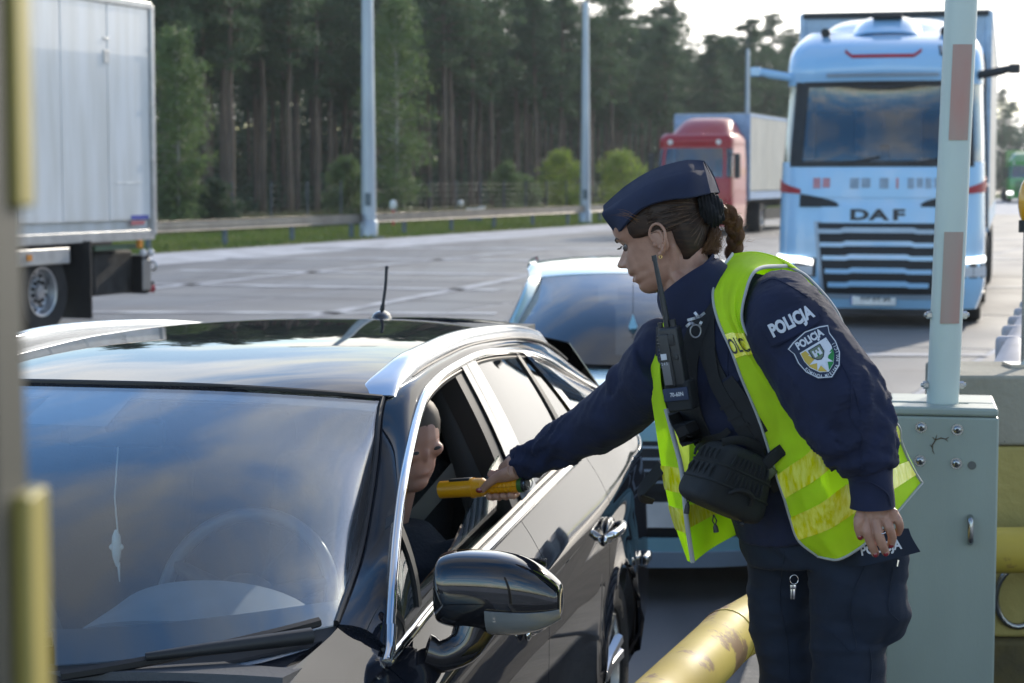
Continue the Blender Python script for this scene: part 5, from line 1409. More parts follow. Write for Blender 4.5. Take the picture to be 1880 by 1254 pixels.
# ribbed crash cushion beyond the block
M_cc = mat('dark_blue_plastic', (0.018, 0.03, 0.045), 0.5); M_rope = mat('pale_end_plates', (0.42, 0.40, 0.42), 0.6, var=.15, vscale=8)
c0 = W(1835, 668, 7.2)
cc = root('crash_cushion', (c0[0] + .5, 8.2, 0), label='ribbed dark crash cushion with pale end plates behind the concrete block', cat='crash cushion')
for k in range(5):
    y = 7.3 + k * .55; xl = W(1845 + 10 * k, 640, y)[0]
    box('cushion_cell', (xl + .75, y, .62), (1.4, .40, 1.16), M_cc, cc, .05, world=True)
    box('cushion_rib', (xl + .75, y + .26, .66), (1.44, .06, 1.2), M_rope, cc, .02, world=True)
    tube('end_plate', [(xl, y - .15, .1), (xl, y - .12, 1.15), (xl + .08, y + .16, 1.22)], [.07, .09, .05], M_rope, cc, 8, world=True)
# yellow beacon at the right edge of the picture
yb = W(1888, 370, 6.45)
bc = root('yellow_beacon', (yb[0], yb[1], 0), label='yellow round signal lamp just showing at the right edge of the picture', cat='signal lamp')
o = MB().add(*ball(yb, (.033, .033, .078), 14, 20)).build('lamp_cover', mat('amber_plastic', (.75, .36, .01), .2, coat=1), bc, smooth=True, world=True)
tube('lamp_neck', [(yb[0], yb[1], yb[2] - .10), (yb[0], yb[1], yb[2] - .06)], .03, M_rub, bc, 12, world=True); tube('lamp_stem', [(yb[0], yb[1], z1 - .01), (yb[0], yb[1], yb[2] - .09)], .014, M_bolt, bc, 10, world=True)
box('stem_plate', (yb[0], yb[1], z1 + .006), (.12, .12, .012), M_bolt, bc, world=True)

# near post at the left edge: out of focus, close to the camera
NP = .80
M_post_g = mat('booth_post_grey', (0.040, 0.041, 0.032), 0.6, var=.06, vscale=3); M_post_y = mat('booth_post_yellow', (0.34, 0.28, 0.07), 0.5, var=.08, vscale=5)
def npx(px): return W(px, 627, NP)[0]
npst = root('booth_post', (npx(0), NP + .03, 0), label='out of focus grey post with yellow edge strips, close at the left edge', cat='post')
xg = W(50, 627, NP + .08)[0]; box('post_body', (xg - .06, NP + .05, 1.5), (.12, .06, 3.0), M_post_g, npst, .006, world=True)
ztop = W(0, 385, NP)[2]; zlow = W(0, 945, NP)[2]
box('yellow_edge_strip', (xg + .002, NP + .066, (ztop + 3.0) / 2), (.006, .026, 3.0 - ztop), M_post_y, npst, .002, world=True)
box('yellow_edge_strip', (xg + .004, NP + .062, zlow / 2), (.009, .034, zlow), M_post_y, npst, .002, world=True)
# ------------------------------------------------------------------ the driver inside the estate car
M_skin = mat('skin', (0.38, 0.20, 0.135), 0.45, col2=(0.47, 0.265, 0.185), vscale=38, sub=.2, bump=.12, bscale=420, rvar=.10, detail=10)
M_skin2 = mat('driver_skin', (0.40, 0.22, 0.17), 0.5, var=0.06, vscale=30, sub=.2)
M_dcl = mat('dark_jersey', (0.012, 0.016, 0.026), 0.9, bump=.4, bscale=120)
M_hairg = mat('short_dark_hair', (0.045, 0.030, 0.020), 0.6)
ds = tow((-.34, .40, .58)); drv = root('person', tuple(ds), -math.pi / 2 - CYAW, 'driver in a dark top seated at the wheel, face at the open window', 'person')
def lean(V): V = np.array(V, float); V[:, 1] += np.clip(V[:, 2], 0, 1) * .28; return V
HCn = np.array([.0, .0, .635]); RH = np.array(Matrix.Rotation(math.radians(50), 3, 'Z')) @ np.array(Matrix.Rotation(math.radians(8), 3, 'X'))
def hd(c, r, nu=12, nv=18): V, F = ball((0, 0, 0), r, nu, nv); V = (np.array(V) + np.array(c)) @ RH.T + HCn; return V, F
vf = MB()
vf.tube([(0, 0, .0), (-.01, 0, .15), (-.03, 0, .36), (-.03, 0, .44)], [.11, .11, .12, .07], 20, ref=(1, 0, 0), asp=1.35)
vf.tube([(-.03, 0, .40), (-.01, 0, .57)], [.055, .052], 12)
for c, r in (((-.005, 0, .0), (.098, .076, .120)), ((.055, 0, -.040), (.040, .050, .055)), ((.072, 0, -.075), (.024, .028, .022)), ((.084, 0, -.006), (.016, .009, .020)), ((.085, 0, -.048), (.014, .024, .010)),
             ((.075, .035, .0), (.02, .02, .018)), ((.075, -.035, .0), (.02, .02, .018)), ((0, .077, -.005), (.018, .010, .032)), ((0, -.077, -.005), (.018, .010, .032))): vf.add(*hd(c, r))
for s in (1, -1):
    vf.tube([(-.03, s * .17, .38), (.06, s * .27, .16), (.10, s * .27, .12)], [.045, .042, .040], 12); vf.tube([(.09, s * .27, .13), (.30, s * .19, .24), (.38, s * .16, .28)], [.040, .034, .030], 12)
    vf.add(*ball((.42, s * .15, .30), (.05, .035, .04), 8, 10)); vf.tube([(0, s * .10, -.02), (.42, s * .12, .02), (.48, s * .12, -.10), (.60, s * .12, -.24)], [.085, .07, .065, .05], 12)
o = voxel('body', (lean(vf.V), vf.F), .0042, M_skin2, drv, 7, world=False)
vf = MB(); vf.tube([(0, 0, -.02), (-.01, 0, .15), (-.03, 0, .36), (-.028, 0, .455)], [.14, .147, .162, .075], 20, ref=(1, 0, 0), asp=1.35)
for s in (1, -1): vf.tube([(-.04, s * .15, .39), (.06, s * .275, .17), (.10, s * .275, .12)], [.078, .066, .062], 12); vf.tube([(.09, s * .275, .13), (.30, s * .19, .24), (.34, s * .17, .26)], [.062, .047, .045], 12)
voxel('sweater', (lean(vf.V), vf.F), .010, M_dcl, drv, 3, world=False)
vf = MB(); vf.tube([(0, .1, -.02), (.42, .12, .02), (.48, .12, -.1)], [.10, .082, .07], 12); vf.tube([(0, -.1, -.02), (.42, -.12, .02), (.48, -.12, -.1)], [.10, .082, .07], 12)
voxel('trousers', (lean(vf.V), vf.F), .012, M_dcl, drv, 2, world=False)
V, F = hd((-.020, 0, .036), (.101, .085, .099)); MB().add(lean(V), F).build('hair', M_hairg, drv, smooth=True)
for s in (1, -1): V, F = hd((.088, s * .031, .006), (.006, .011, .0055), 8, 10); MB().add(lean(V), F).build('eye', M_int, drv, smooth=True)
# ------------------------------------------------------------------ the officer
def fabric(name, c, var=.10, rough=.85, wv=900, bump=.25, sheen=.0, transl=0.0, c2=None):
    m = mat(name, c, rough, var=var, vscale=14, col2=c2, transl=transl)
    nt = m.node_tree; b = nt.nodes['Principled BSDF']; b.inputs['Sheen Weight'].default_value = sheen; b.inputs['Sheen Roughness'].default_value = .4
    t = nt.nodes.new('ShaderNodeTexCoord'); w1 = nt.nodes.new('ShaderNodeTexWave'); w1.inputs['Scale'].default_value = wv; w1.bands_direction = 'DIAGONAL'
    n1 = nt.nodes.new('ShaderNodeTexNoise'); n1.inputs['Scale'].default_value = 55; n1.inputs['Detail'].default_value = 6
    nt.links.new(t.outputs['Object'], w1.inputs['Vector']); nt.links.new(t.outputs['Object'], n1.inputs['Vector'])
    a = nt.nodes.new('ShaderNodeMath'); a.operation = 'MULTIPLY_ADD'; a.inputs[1].default_value = .25
    nt.links.new(w1.outputs['Fac'], a.inputs[0]); nt.links.new(n1.outputs['Fac'], a.inputs[2])
    bp = nt.nodes.new('ShaderNodeBump'); bp.inputs['Strength'].default_value = bump; bp.inputs['Distance'].default_value = .004
    nt.links.new(a.outputs[0], bp.inputs['Height']); nt.links.new(bp.outputs[0], b.inputs['Normal'])
    return m
M_navy = fabric('navy_ripstop_cloth', (.006, .011, .040), sheen=.03, var=.18)
M_cap = fabric('navy_cap_cloth', (.012, .019, .050), sheen=.0, var=.12)
M_trou = fabric('navy_trouser_cloth', (.006, .013, .030), sheen=.03, var=.18)
M_web = fabric('black_webbing', (.012, .013, .015), wv=500, bump=.5, rough=.7)
M_bag = fabric('black_cordura', (.014, .017, .020), wv=420, bump=.6, rough=.62)
M_vest = fabric('fluorescent_yellow_green', (.70, .95, .02), var=.05, rough=.7, transl=.40, bump=.12)
M_band = mat('yellow_prismatic_band', (.78, .74, .0), .22, col2=(.96, .94, .14), fac=(.40, .62), vscale=70, streak=(1.6, 1.6, .35), bump=.4, bscale=28, coat=.6)  # paler second colour paints streaks of glint on the yellow
M_pipe = mat('grey_vest_binding', (.42, .43, .44), .7, var=.05)
M_radio = mat('radio_plastic', (.022, .024, .027), .42, var=.1, bump=.1, bscale=200)
M_lgrey = mat('light_grey_print', (.60, .62, .66), .6, var=.03)
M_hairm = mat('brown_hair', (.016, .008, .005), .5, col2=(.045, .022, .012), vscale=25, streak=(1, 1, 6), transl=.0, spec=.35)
M_hairl = mat('sunlit_brown_hair', (.12, .055, .022), .42, col2=(.30, .15, .065), vscale=30, transl=.35)  # golden tone puts sunlight into the colour of braid and loose hair
M_lip = mat('lip_skin', (.40, .14, .13), .35, sub=.2); M_nail = mat('dark_red_nail_varnish', (.22, .01, .02), .12, coat=1)
M_eye = mat('eye_white', (.13, .11, .10), .45, var=.02); M_iris = mat('dark_iris', (.03, .02, .015), .1, coat=1)
M_gold = mat('gold_earring', (.8, .55, .2), .2, metal=1); M_silv = mat('silver_ring', (.75, .75, .78), .15, metal=1)

off_base = W(1500, 1000, 4.03); off_base[2] = IZ
OF = root('person', tuple(off_base), 0, 'police officer in navy uniform and yellow vest leaning towards the open car window', 'person')
SD = unit((.77, -.64, 0)); FR = unit((-.64, -.77, 0))
def pts(L): return [W(a[0], a[1], a[2]) for a in L]
def limb(mb, L, n=20, **k): return mb.tube(pts(L), [a[3] for a in L], n, **k)
def dense(L, n): A = crn(np.array(L, float), n); return [tuple(a) for a in A]

# ---- head -------------------------------------------------------------
HF = unit((-.862, .28, -.423)); HU = unit((-.402, .131, .906)); HL = np.cross(HU, HF)
HO = W(1225, 447, 4.08)
def hw3(f, l, u): return HO + HF * f + HL * l + HU * u
def hp(px, py, l, grow=0.0):
    d = ray(px, py); o = np.array([0, 0, CAM_H]); c = HO + HL * l
    t = np.dot(c - o, HL) / np.dot(d, HL); p = o + d * t; r = p - c
    return np.array([np.dot(r, HF), l, np.dot(r, HU)])
U_ = [-.0870, -.080, -.0705, -.060, -.052, -.044, -.0335, -.023, -.0113, .0, .0125, .028, .050, .070, .090, .108, .120, .127]
FFR = [.045, .073, .0865, .0905, .0885, .0945, .0930, .0985, .0945, .0905, .0885, .0860, .0915, .0925, .084, .062, .034, .002]
WID = [.020, .036, .046, .052, .055, .058, .060, .062, .064, .066, .068, .0705, .0735, .074, .067, .050, .030, .002]
BCK = [.000, .020, .035, .045, .052, .060, .068, .074, .080, .085, .090, .096, .099, .098, .088, .066, .038, .002]
FC = [.028, .026, .022, .018, .014, .010, .008, .006, .004, .002, 0, 0, 0, 0, 0, 0, 0, 0]
def headpt(u, th):
    """th 0 = front, pi = back"""
    F_, Wd, B_, c = hermite(U_, np.array([FFR, WID, BCK, FC]).T, u)[0]
    ct, st = math.cos(th), math.sin(th); nx = 2.25 if ct > 0 else 2.1
    e = 2 / nx
    l = Wd * math.copysign(abs(st) ** e, st); f = c + ((F_ - c) if ct > 0 else B_) * math.copysign(abs(ct) ** e, ct)
    if ct > 0:
        g = lambda y0, u0, sy, su: math.exp(-((abs(l) - y0) / sy) ** 2 - ((u - u0) / su) ** 2)
        fw = min(1, ct * 1.6)
        nose = float(np.interp(u, [-.0135, -.0100, -.004, .0015, .006, .0125, .020, .028, .034], [0, .010, .0235, .0275, .0240, .0170, .0095, .0030, 0]))
        sg_ = float(np.interp(u, [-.012, .002, .012, .03], [.0115, .0105, .0075, .0065]))
        f += fw * nose * math.exp(-abs(l / sg_) ** 2.3)
        f += fw * (.0085 * g(.0135, -.0040, .0052, .0062) - .0105 * g(.032, .0285, .016, .0105) + .0055 * g(.032, .0275, .0105, .0068) - .004 * g(.013, .026, .006, .009)
                   + .0035 * g(.044, .000, .016, .014) - .0035 * g(.027, -.0335, .008, .006) + .0030 * g(.028, .0465, .018, .005)
                   - .0022 * g(0, -.0345, .020, .0022) + .0012 * g(0, -.0265, .014, .004) + .0018 * g(0, -.042, .013, .004) - .002 * g(0, -.016, .003, .006))
    return f, l, u
def head_grid(nu=110, nt=140, off=0.0):
    A = []
    for u in np.linspace(U_[0], U_[-1], nu):
        A.append([hw3(*headpt(u, t)) for t in np.linspace(0, 2 * math.pi, nt, endpoint=False)])
    return np.array(A)
HG = head_grid()
V, F = gridvf(HG, closed_v=True); V = list(map(tuple, V)); k = len(V); V += [tuple(HG[0].mean(0)), tuple(HG[-1].mean(0))]; nt_ = HG.shape[1]
F += [(k, (j + 1) % nt_, j) for j in range(nt_)] + [(k + 1, (HG.shape[0] - 1) * nt_ + j, (HG.shape[0] - 1) * nt_ + (j + 1) % nt_) for j in range(nt_)]
hb = MB().add(V, F)
# neck with its long side muscle
hb.tube([hw3(-.020, 0, .02), hw3(-.018, 0, -.03), hw3(-.010, 0, -.075), W(1268, 540, 4.05), W(1300, 590, 4.04)], [.050, .053, .051, .056, .075], 24)
hb.tube([hw3(-.020, .050, -.010), hw3(.000, .042, -.065), W(1262, 535, 4.00), W(1262, 560, 4.0)], [.014, .015, .015, .014], 12)
hb.tube([hw3(.035, .02, -.070), hw3(.018, .012, -.085), hw3(.0, .0, -.10)], [.020, .028, .03], 12)
# ear
def er(e, v, o, s=1):       # e forward, v up, o outward; the ear leans back
    a = math.radians(-16); e2 = e * math.cos(a) - v * math.sin(a) * 1; v2 = e * math.sin(a) + v * math.cos(a)
    return hw3(-.004 + 1.1 * (e * math.cos(a) + v * math.sin(a)), s * (.0690 + 1.25 * o), .006 - 1.08 * e * math.sin(a) + 1.08 * v * math.cos(a))
for s in (1, -1):
    hx = [(.009, -.004, .004), (.014, .006, .005), (.0155, .017, .006), (.010, .028, .008), (.0, .0325, .011), (-.010, .0285, .015), (-.0165, .017, .018), (-.0165, .003, .018), (-.012, -.010, .015), (-.006, -.020, .010), (.002, -.027, .006)]
    hb.tube([er(*p, s) for p in crn(hx, 40)], [.0030] * 6 + [.0034] * 28 + [.0045] * 6, 10)
    ah = [(.004, .020, .006), (-.005, .018, .010), (-.009, .006, .012), (-.006, -.008, .010), (.0, -.014, .007)]
    hb.tube([er(*p, s) for p in crn(ah, 20)], .0030, 8)
    hb.add(*ball(er(.000, -.024, .006, s), .0065, 8, 12)); hb.add(*ball(er(.009, -.006, .004, s), (.0045, .0045, .0055), 8, 10))
    R = np.array([HF * math.cos(.28) - HU * math.sin(-.28), HL, HU]).T
    hb.add(*ball(er(-.002, .004, .0045, s), (.016, .0045, .028), 10, 16, R))
head_o = voxel('head_tmp', (hb.V, hb.F), .0019, M_skin, None, 2)

# ---- hands ------------------------------------------------------------
def finger(mb, L, r0, r1):
    P = crn(pts(L), 14); rr = np.linspace(r0, r1, 14)
    for k_ in (4, 9): rr[k_] *= 1.05
    mb.tube(P, rr, 12); mb.add(*ball(P[-1], r1 * 1.0, 8, 10))
lh = MB()
lh.tube(pts([(1606, 900, 3.745), (1608, 925, 3.742), (1609, 945, 3.738), (1612, 965, 3.735)]), [.027, .029, .038, .036], 20, ref=(1, 0, 0), asp=.45)
for x, y in ((1588, 952), (1606, 955), (1624, 950), (1640, 942)): lh.tube(pts([(1609 + (x - 1609) * .5, 930, 3.738), (x, y, 3.726), (x + 2, y + 14, 3.726)]), [.010, .0105, .009], 10)
finger(lh, [(1588, 955, 3.726), (1592, 978, 3.716), (1600, 1000, 3.722), (1607, 1016, 3.735)], .0103, .0078)
finger(lh, [(1607, 957, 3.724), (1613, 980, 3.712), (1620, 1000, 3.718), (1626, 1014, 3.732)], .0103, .0078)
finger(lh, [(1625, 951, 3.728), (1633, 970, 3.716), (1638, 986, 3.724), (1636, 999, 3.738)], .0100, .0076)
finger(lh, [(1641, 942, 3.734), (1649, 956, 3.724), (1652, 968, 3.732), (1649, 978, 3.742)], .0092, .0070)
finger(lh, [(1584, 938, 3.735), (1577, 955, 3.720), (1577, 970, 3.722), (1580, 984, 3.730)], .0115, .0082)
lh_o = voxel('lh_tmp', (lh.V, lh.F), .0014, M_skin, None, 2)
# the hand-held tester and the right hand round it
DR, DLft = W(962, 890, 4.46), W(800, 900, 4.56)
dax = unit(DLft - DR); dup = unit(np.array([0, 0, 1]) - dax * dax[2]); dnear = np.cross(dax, dup); dnear = dnear if dnear[1] < 0 else -dnear
def dpt(t, a, r): return DR + dax * t + (dup * math.sin(a) + dnear * math.cos(a)) * r     # a: 0 = towards camera, 90 deg = up
rh = MB()
rh.tube([W(985, 846, 4.475), W(960, 856, 4.475), dpt(.022, math.radians(100), .040), dpt(.050, math.radians(118), .032)], [.024, .026, .031, .024], 18)
rh.tube([dpt(.010, math.radians(70), .034), dpt(.035, math.radians(62), .030), dpt(.058, math.radians(50), .028)], [.018, .017, .012], 12)
RG = .0165
for i, t in enumerate((.030, .048, .066, .082)):
    r0 = (.0085, .0090, .0092, .0088)[i]
    P = [dpt(t + .004 * math.sin(q * 3), math.radians(a), RG + r0 * .95 + .006 * (a < 130)) for q, a in enumerate((95, 130, 165, 200, 235, 262, 285, 302))]
    rh.tube(crn(P, 18), np.linspace(r0 * 1.08, r0 * .85, 18), 12); rh.add(*ball(P[-1], r0 * .85, 8, 10))
thb = [dpt(.020, math.radians(58), .040), dpt(.048, math.radians(48), .034), dpt(.072, math.radians(26), .030), dpt(.092, math.radians(-4), .0285)]
rh.tube(crn(thb, 16), np.linspace(.0135, .0078, 16), 12); rh.add(*ball(thb[-1], .0078, 8, 10))
rh_o = voxel('rh_tmp', (rh.V, rh.F), .0014, M_skin, None, 2)
# trunk and limbs under the clothes, so that the body is one whole figure
RARM = [(1215, 675, 4.17, .055), (1165, 728, 4.24, .046), (1115, 768, 4.31, .040), (1050, 805, 4.39, .034), (995, 836, 4.45, .028), (965, 853, 4.474, .024)]
LARM = [(1405, 550, 3.95, .055), (1447, 605, 3.89, .048), (1503, 690, 3.83, .044), (1555, 775, 3.78, .038), (1595, 850, 3.75, .030), (1606, 905, 3.745, .026)]
TORSO = [(1300, 520, 4.04, .055), (1325, 590, 4.04, .13), (1352, 660, 4.04, .14), (1390, 760, 4.04, .13), (1430, 850, 4.04, .125), (1480, 960, 4.04, .15)]
bb = MB(); limb(bb, RARM, 16); limb(bb, LARM, 16); limb(bb, TORSO, 24, ref=SD, asp=.68)
def down(px, py, Y, z): p = W(px, py, Y); return np.array([p[0], p[1], z])
for (px, Y) in ((1440, 4.13), (1562, 3.99)):
    p = W(px, 1100, Y); bb.tube([W(px + (10 if px < 1500 else -20), 960, Y), p, (p[0] + .01, p[1], .70), (p[0], p[1], .45), (p[0] + .01, p[1], IZ + .1)], [.070, .055, .045, .042, .034], 16)
core_o = voxel('core_tmp', (bb.V, bb.F), .010, M_skin, None, 2)
bm = bmesh.new()
for o in (head_o, lh_o, rh_o, core_o):
    bm.from_mesh(o.data); me = o.data; bpy.data.objects.remove(o); bpy.data.meshes.remove(me)
me = bpy.data.meshes.new('body'); bm.to_mesh(me); bm.free(); me.polygons.foreach_set('use_smooth', [True] * len(me.polygons))
body = link('body', me, M_skin, OF, world=True)
def P_(name, o): return o
# nails, ring, earring
for L in ((1607.5, 1018, 3.727), (1626.5, 1016, 3.724), (1636, 1001, 3.731), (1579, 986, 3.722)):
    MB().add(*ball(W(*L), (.0052, .0035, .0062), 8, 10)).build('fingernail', M_nail, OF, smooth=True, world=True)
c = dpt(.096, math.radians(-4), .0365); MB().add(*ball(c, (.0085, .003, .006), 8, 12)).build('fingernail', M_nail, OF, smooth=True, world=True)
rp = W(1617.5, 978, 3.716); ra = unit(W(1613, 970, 3.714) - W(1621, 992, 3.716)); a1 = unit(np.cross(ra, [0, 1, 0])); a2 = np.cross(ra, a1)
mk('finger_ring', *tubevf([rp + .0104 * (a1 * math.cos(a) + a2 * math.sin(a)) for a in np.linspace(0, 2 * math.pi, 24, endpoint=False)], .0011, 6, False, closed=True), M_silv, OF, smooth=True, world=True)
MB().add(*ball(rp + np.array([0, -.0115, 0]), .0016, 6, 8)).build('ring_stone', M_silv, OF, smooth=True, world=True)
ep = er(.000, -.030, .010); mk('earring', *tubevf([ep + .0030 * (HF * math.cos(a) + HU * math.sin(a)) for a in np.linspace(0, 2 * math.pi, 16, endpoint=False)], .0009, 6, False, closed=True), M_gold, OF, smooth=True, world=True)
# eyes, lashes, brows, lips
for s in (1, -1):
    ec = hw3(.0700, s * .0305, .0258)
    R = np.array([HF, HL, HU]).T
    MB().add(*ball(ec, (.0105, .0120, .0088), 10, 16, R)).build('eye', M_eye, OF, smooth=True, world=True)
    MB().add(*ball(hw3(.0782, s * .0300, .0248), (.0042, .0060, .0060), 8, 12, R)).build('iris', M_iris, OF, smooth=True, world=True)
    for k_ in range(12):
        q = k_ / 11; l0 = .0215 + .0215 * q; f0 = .0875 - .0085 * q ** 1.6
        tube('eyelash', [hw3(f0 - .001, s * l0, .0298 + .002 * math.sin(q * 3)), hw3(f0 + .0045, s * (l0 + .001 * q), .0290), hw3(f0 + .0085, s * (l0 + .003 * q), .0305)], [.0008, .0006, .0002], M_iris, OF, 4, world=True)
    P = [hw3(*(np.array(headpt(uu, th_)) * np.array([1, s, 1]) + np.array([.0012, 0, 0]))) for uu, th_ in ((.0290, .235), (.0325, .32), (.0330, .42), (.0305, .53), (.0265, .62))]
    tube('eyelid_line', crn(P, 12), [.0006] + [.0013] * 10 + [.0006], M_iris, OF, 6, world=True)
    P = [hw3(*(np.array(headpt(uu, th_)) * np.array([1, s, 1]) + np.array([.0006, 0, 0]))) for uu, th_ in ((.0440, .13), (.0475, .22), (.0505, .34), (.0505, .47), (.0460, .60))]
    tube('eyebrow', crn(P, 14), [.0012, .0026, .0030, .0031, .0031, .0030, .0029, .0028, .0026, .0023, .0020, .0016, .0012, .0006], M_hairm, OF, 6, world=True, asp=.7)
for nm, u0, u1, amp in (('upper_lip', -.0335, -.0245, .0016), ('lower_lip', -.0445, -.0345, .0020)):
    A = []
    for k_ in np.linspace(0, 1, 8):
        row = []
        for t_ in np.linspace(-.27, .27, 26):
            e_ = 1 - abs(t_ / .27) ** 2; um = -.0340; u = um + (u0 + (u1 - u0) * k_ - um) * (e_ ** .6)
            f, l, uu = headpt(u, t_); row.append(hw3(f + amp * math.sin(k_ * math.pi) * e_ + .0007, l, uu))
        A.append(row)
    sheet(nm, np.array(A), -.0008, M_lip, OF, world=True, ang=80)

# ---- hair -------------------------------------------------------------
SCR = np.array([-.108, 0.008, .030])      # hair tie in head coordinates
def hairline(u):     # smallest th that still has hair, by height
    return float(np.interp(u, [-.075, -.055, -.030, -.012, .0, .022, .034, .046, .060, .075, .09, .13], [2.75, 2.35, 2.15, 2.02, 1.98, 1.93, 1.13, 1.10, 1.14, 1.28, 1.45, 1.5]))
A = []
for u in np.linspace(-.070, .122, 50):
    t0 = hairline(u); row = []
    for t_ in np.linspace(t0, 2 * math.pi - t0, 70):
        f, l, uu = headpt(u, t_); edge_ = min(1, (t_ - t0) * 6, (2 * math.pi - t0 - t_) * 6); o_ = .001 + (.007 if t_ > 1.7 and t_ < 4.58 else .0032) * max(0, edge_) ** .7
        c = math.hypot(f, l) or 1; row.append(hw3(f + f / c * o_, l + l / c * o_, uu))
    A.append(row)
sheet('hair', np.array(A), .004, M_hairm, OF, world=True, ang=80)
hr = random.Random(3)
def strands(name, L, rad, m):
    cu = bpy.data.curves.new(name, 'CURVE'); cu.dimensions = '3D'; cu.bevel_depth = rad; cu.bevel_resolution = 0; cu.resolution_u = 2
    for P in L:
        s = cu.splines.new('POLY'); s.points.add(len(P) - 1)
        for i, p in enumerate(P): s.points[i].co = (*p, 1); s.points[i].radius = 1 - .75 * (i / (len(P) - 1)) ** 3
    cu.materials.append(m)
    o = bpy.data.objects.new(name, cu); COL.objects.link(o)
    dg = bpy.context.evaluated_depsgraph_get(); me = bpy.data.meshes.new_from_object(o.evaluated_get(dg)); bpy.data.objects.remove(o); bpy.data.curves.remove(cu)
    me.name = name; me.polygons.foreach_set('use_smooth', [True] * len(me.polygons)); o = link(name, me, None, OF, world=True); o['kind'] = 'stuff'; return o
LS = []
for _ in range(1500):
    u0 = hr.uniform(-.066, .105); t0 = hairline(u0) + abs(hr.gauss(0, .25)) * (hr.random() < .6) - .01; s = 1 if hr.random() < .72 else -1
    o0 = hr.uniform(.002, .009); wob = hr.gauss(0, .05); P = []
    for q in np.linspace(0, 1, 11):
        tt = t0 + (2.98 - t0) * q; uu = u0 + (SCR[2] + hr.gauss(0, .0006) - u0) * q ** 1.25 + wob * .12 * math.sin(q * math.pi) - .006 * math.sin(q * math.pi) * (u0 > .03)
        uu = min(max(uu, -.074), .118); f, l, u = headpt(uu, min(tt, 3.1)); c = math.hypot(f, l); oo = (o0 * (.45 if tt < 1.6 else 1) + .004 * math.sin(q * 3.1)) * min(1, q * 8 + .15)
        P.append(hw3(f + f / c * oo, s * (l + l / c * oo), u))
    LS.append(P)
strands('hair_strands', LS[:1000], .0007, M_hairm); strands('hair_highlights', LS[1000:], .0006, mat('hair_highlight', (.06, .030, .015), .35, col2=(.13, .065, .03), vscale=30, spec=.6))
# hair tie
tie = MB(); 
for k_ in range(26):
    a = k_ / 26 * 2 * math.pi; c = np.array(SCR) + np.array([-.006 + .004 * math.sin(3 * a), .028 * math.cos(a), .031 * math.sin(a)]); tie.add(*ball(hw3(*c), (.012 + .003 * math.sin(5 * a), .013, .013), 8, 10))
tie.add(*ball(hw3(*SCR), .033, 10, 12))
tie_o = voxel('hair_tie', (tie.V, tie.F), .0022, mat('black_velvet', (.006, .006, .008), .9), OF, 1, fn=lambda co, no: np.array([p + n_ * .0022 * math.sin(60 * math.atan2(p[2] - 1.8, p[0]) + 900 * p[0]) for p, n_ in zip(co, no)]))
# braid
BC = pts([(1308, 398, 4.13), (1330, 392, 4.135), (1346, 408, 4.14), (1350, 440, 4.14), (1346, 470, 4.135), (1352, 500, 4.12), (1362, 524, 4.11), (1370, 548, 4.10)])
BCd = crn(BC, 60); Tb, Ab, Bb = frames(BCd, (0, 1, 0)); br = MB(); LS = []
for s_i in range(3):
    ph = s_i * 2 * math.pi / 3; P = []
    for i in range(60):
        q = i / 59 * 2 * math.pi * 3.2 + ph; w_ = .0108 * (1 - .25 * i / 59)
        P.append(BCd[i] + Bb[i] * w_ * math.sin(q) + Ab[i] * w_ * .6 * math.sin(2 * q))
    P = np.array(P); br.tube(P, [.0088 * (1 - .3 * i / 59) for i in range(60)], 10)
    for _ in range(240):
        a = hr.uniform(0, 6.28); rr_ = .0092 * hr.uniform(.9, 1.35); i0 = hr.randrange(0, 40); ln_ = hr.randrange(10, 19); tw = hr.uniform(-.02, .05)
        Q = []
        for i in range(i0, min(60, i0 + ln_)):
            aa = a + tw * (i - i0); Q.append(P[i] + (Ab[i] * math.cos(aa) + Bb[i] * math.sin(aa)) * rr_ * (1 - .3 * i / 59))
        if len(Q) > 3: LS.append(Q)
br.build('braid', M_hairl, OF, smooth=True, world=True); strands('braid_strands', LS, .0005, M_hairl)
# loose hair at the nape and flyaways
LS = []; FL = []
for _ in range(420):
    a = hr.uniform(0, 1); s0 = W(1262 + 40 * a + hr.gauss(0, 3), 478 - 22 * a + hr.gauss(0, 3), 4.05 + hr.uniform(-.02, .04)); bx, by = 1312 + hr.gauss(0, 7), 455 - hr.random() * 35
    e = W(1302 + hr.gauss(0, 4), 402 + hr.gauss(0, 5), 4.11); m_ = W(bx, by + 8 * a, 4.07 + hr.uniform(-.03, .03)); LS.append(crn([s0, s0 * .45 + m_ * .55 + np.array([0, 0, -.004]), m_, e], 10))
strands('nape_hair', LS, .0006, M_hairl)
for _ in range(230):
    i = hr.randrange(4, 56); p = BCd[i] + Ab[i] * hr.gauss(0, .012) + Bb[i] * hr.gauss(0, .012); d = unit([hr.gauss(.6, .6), hr.gauss(0, .6), hr.gauss(0, .8)]); L = hr.uniform(.008, .035); c1 = unit(np.cross(d, [hr.random(), hr.random(), 1])); Q = []
    cur = hr.uniform(2, 7); amp = hr.uniform(.002, .007)
    for q in np.linspace(0, 1, 12): Q.append(p + d * L * q + (c1 * math.cos(cur * q * 2) + np.cross(d, c1) * math.sin(cur * q * 2)) * amp * q)
    FL.append(Q)
for _ in range(40):
    p = W(hr.uniform(1290, 1322), hr.uniform(440, 476), 4.08); d = unit([hr.gauss(.4, .6), hr.gauss(0, .5), hr.gauss(-.4, .6)]); L = hr.uniform(.01, .03); c1 = unit(np.cross(d, [0.2, 1, .3]))
    FL.append([p + d * L * q + (c1 * math.cos(6 * q) + np.cross(d, c1) * math.sin(6 * q)) * .005 * q for q in np.linspace(0, 1, 12)])
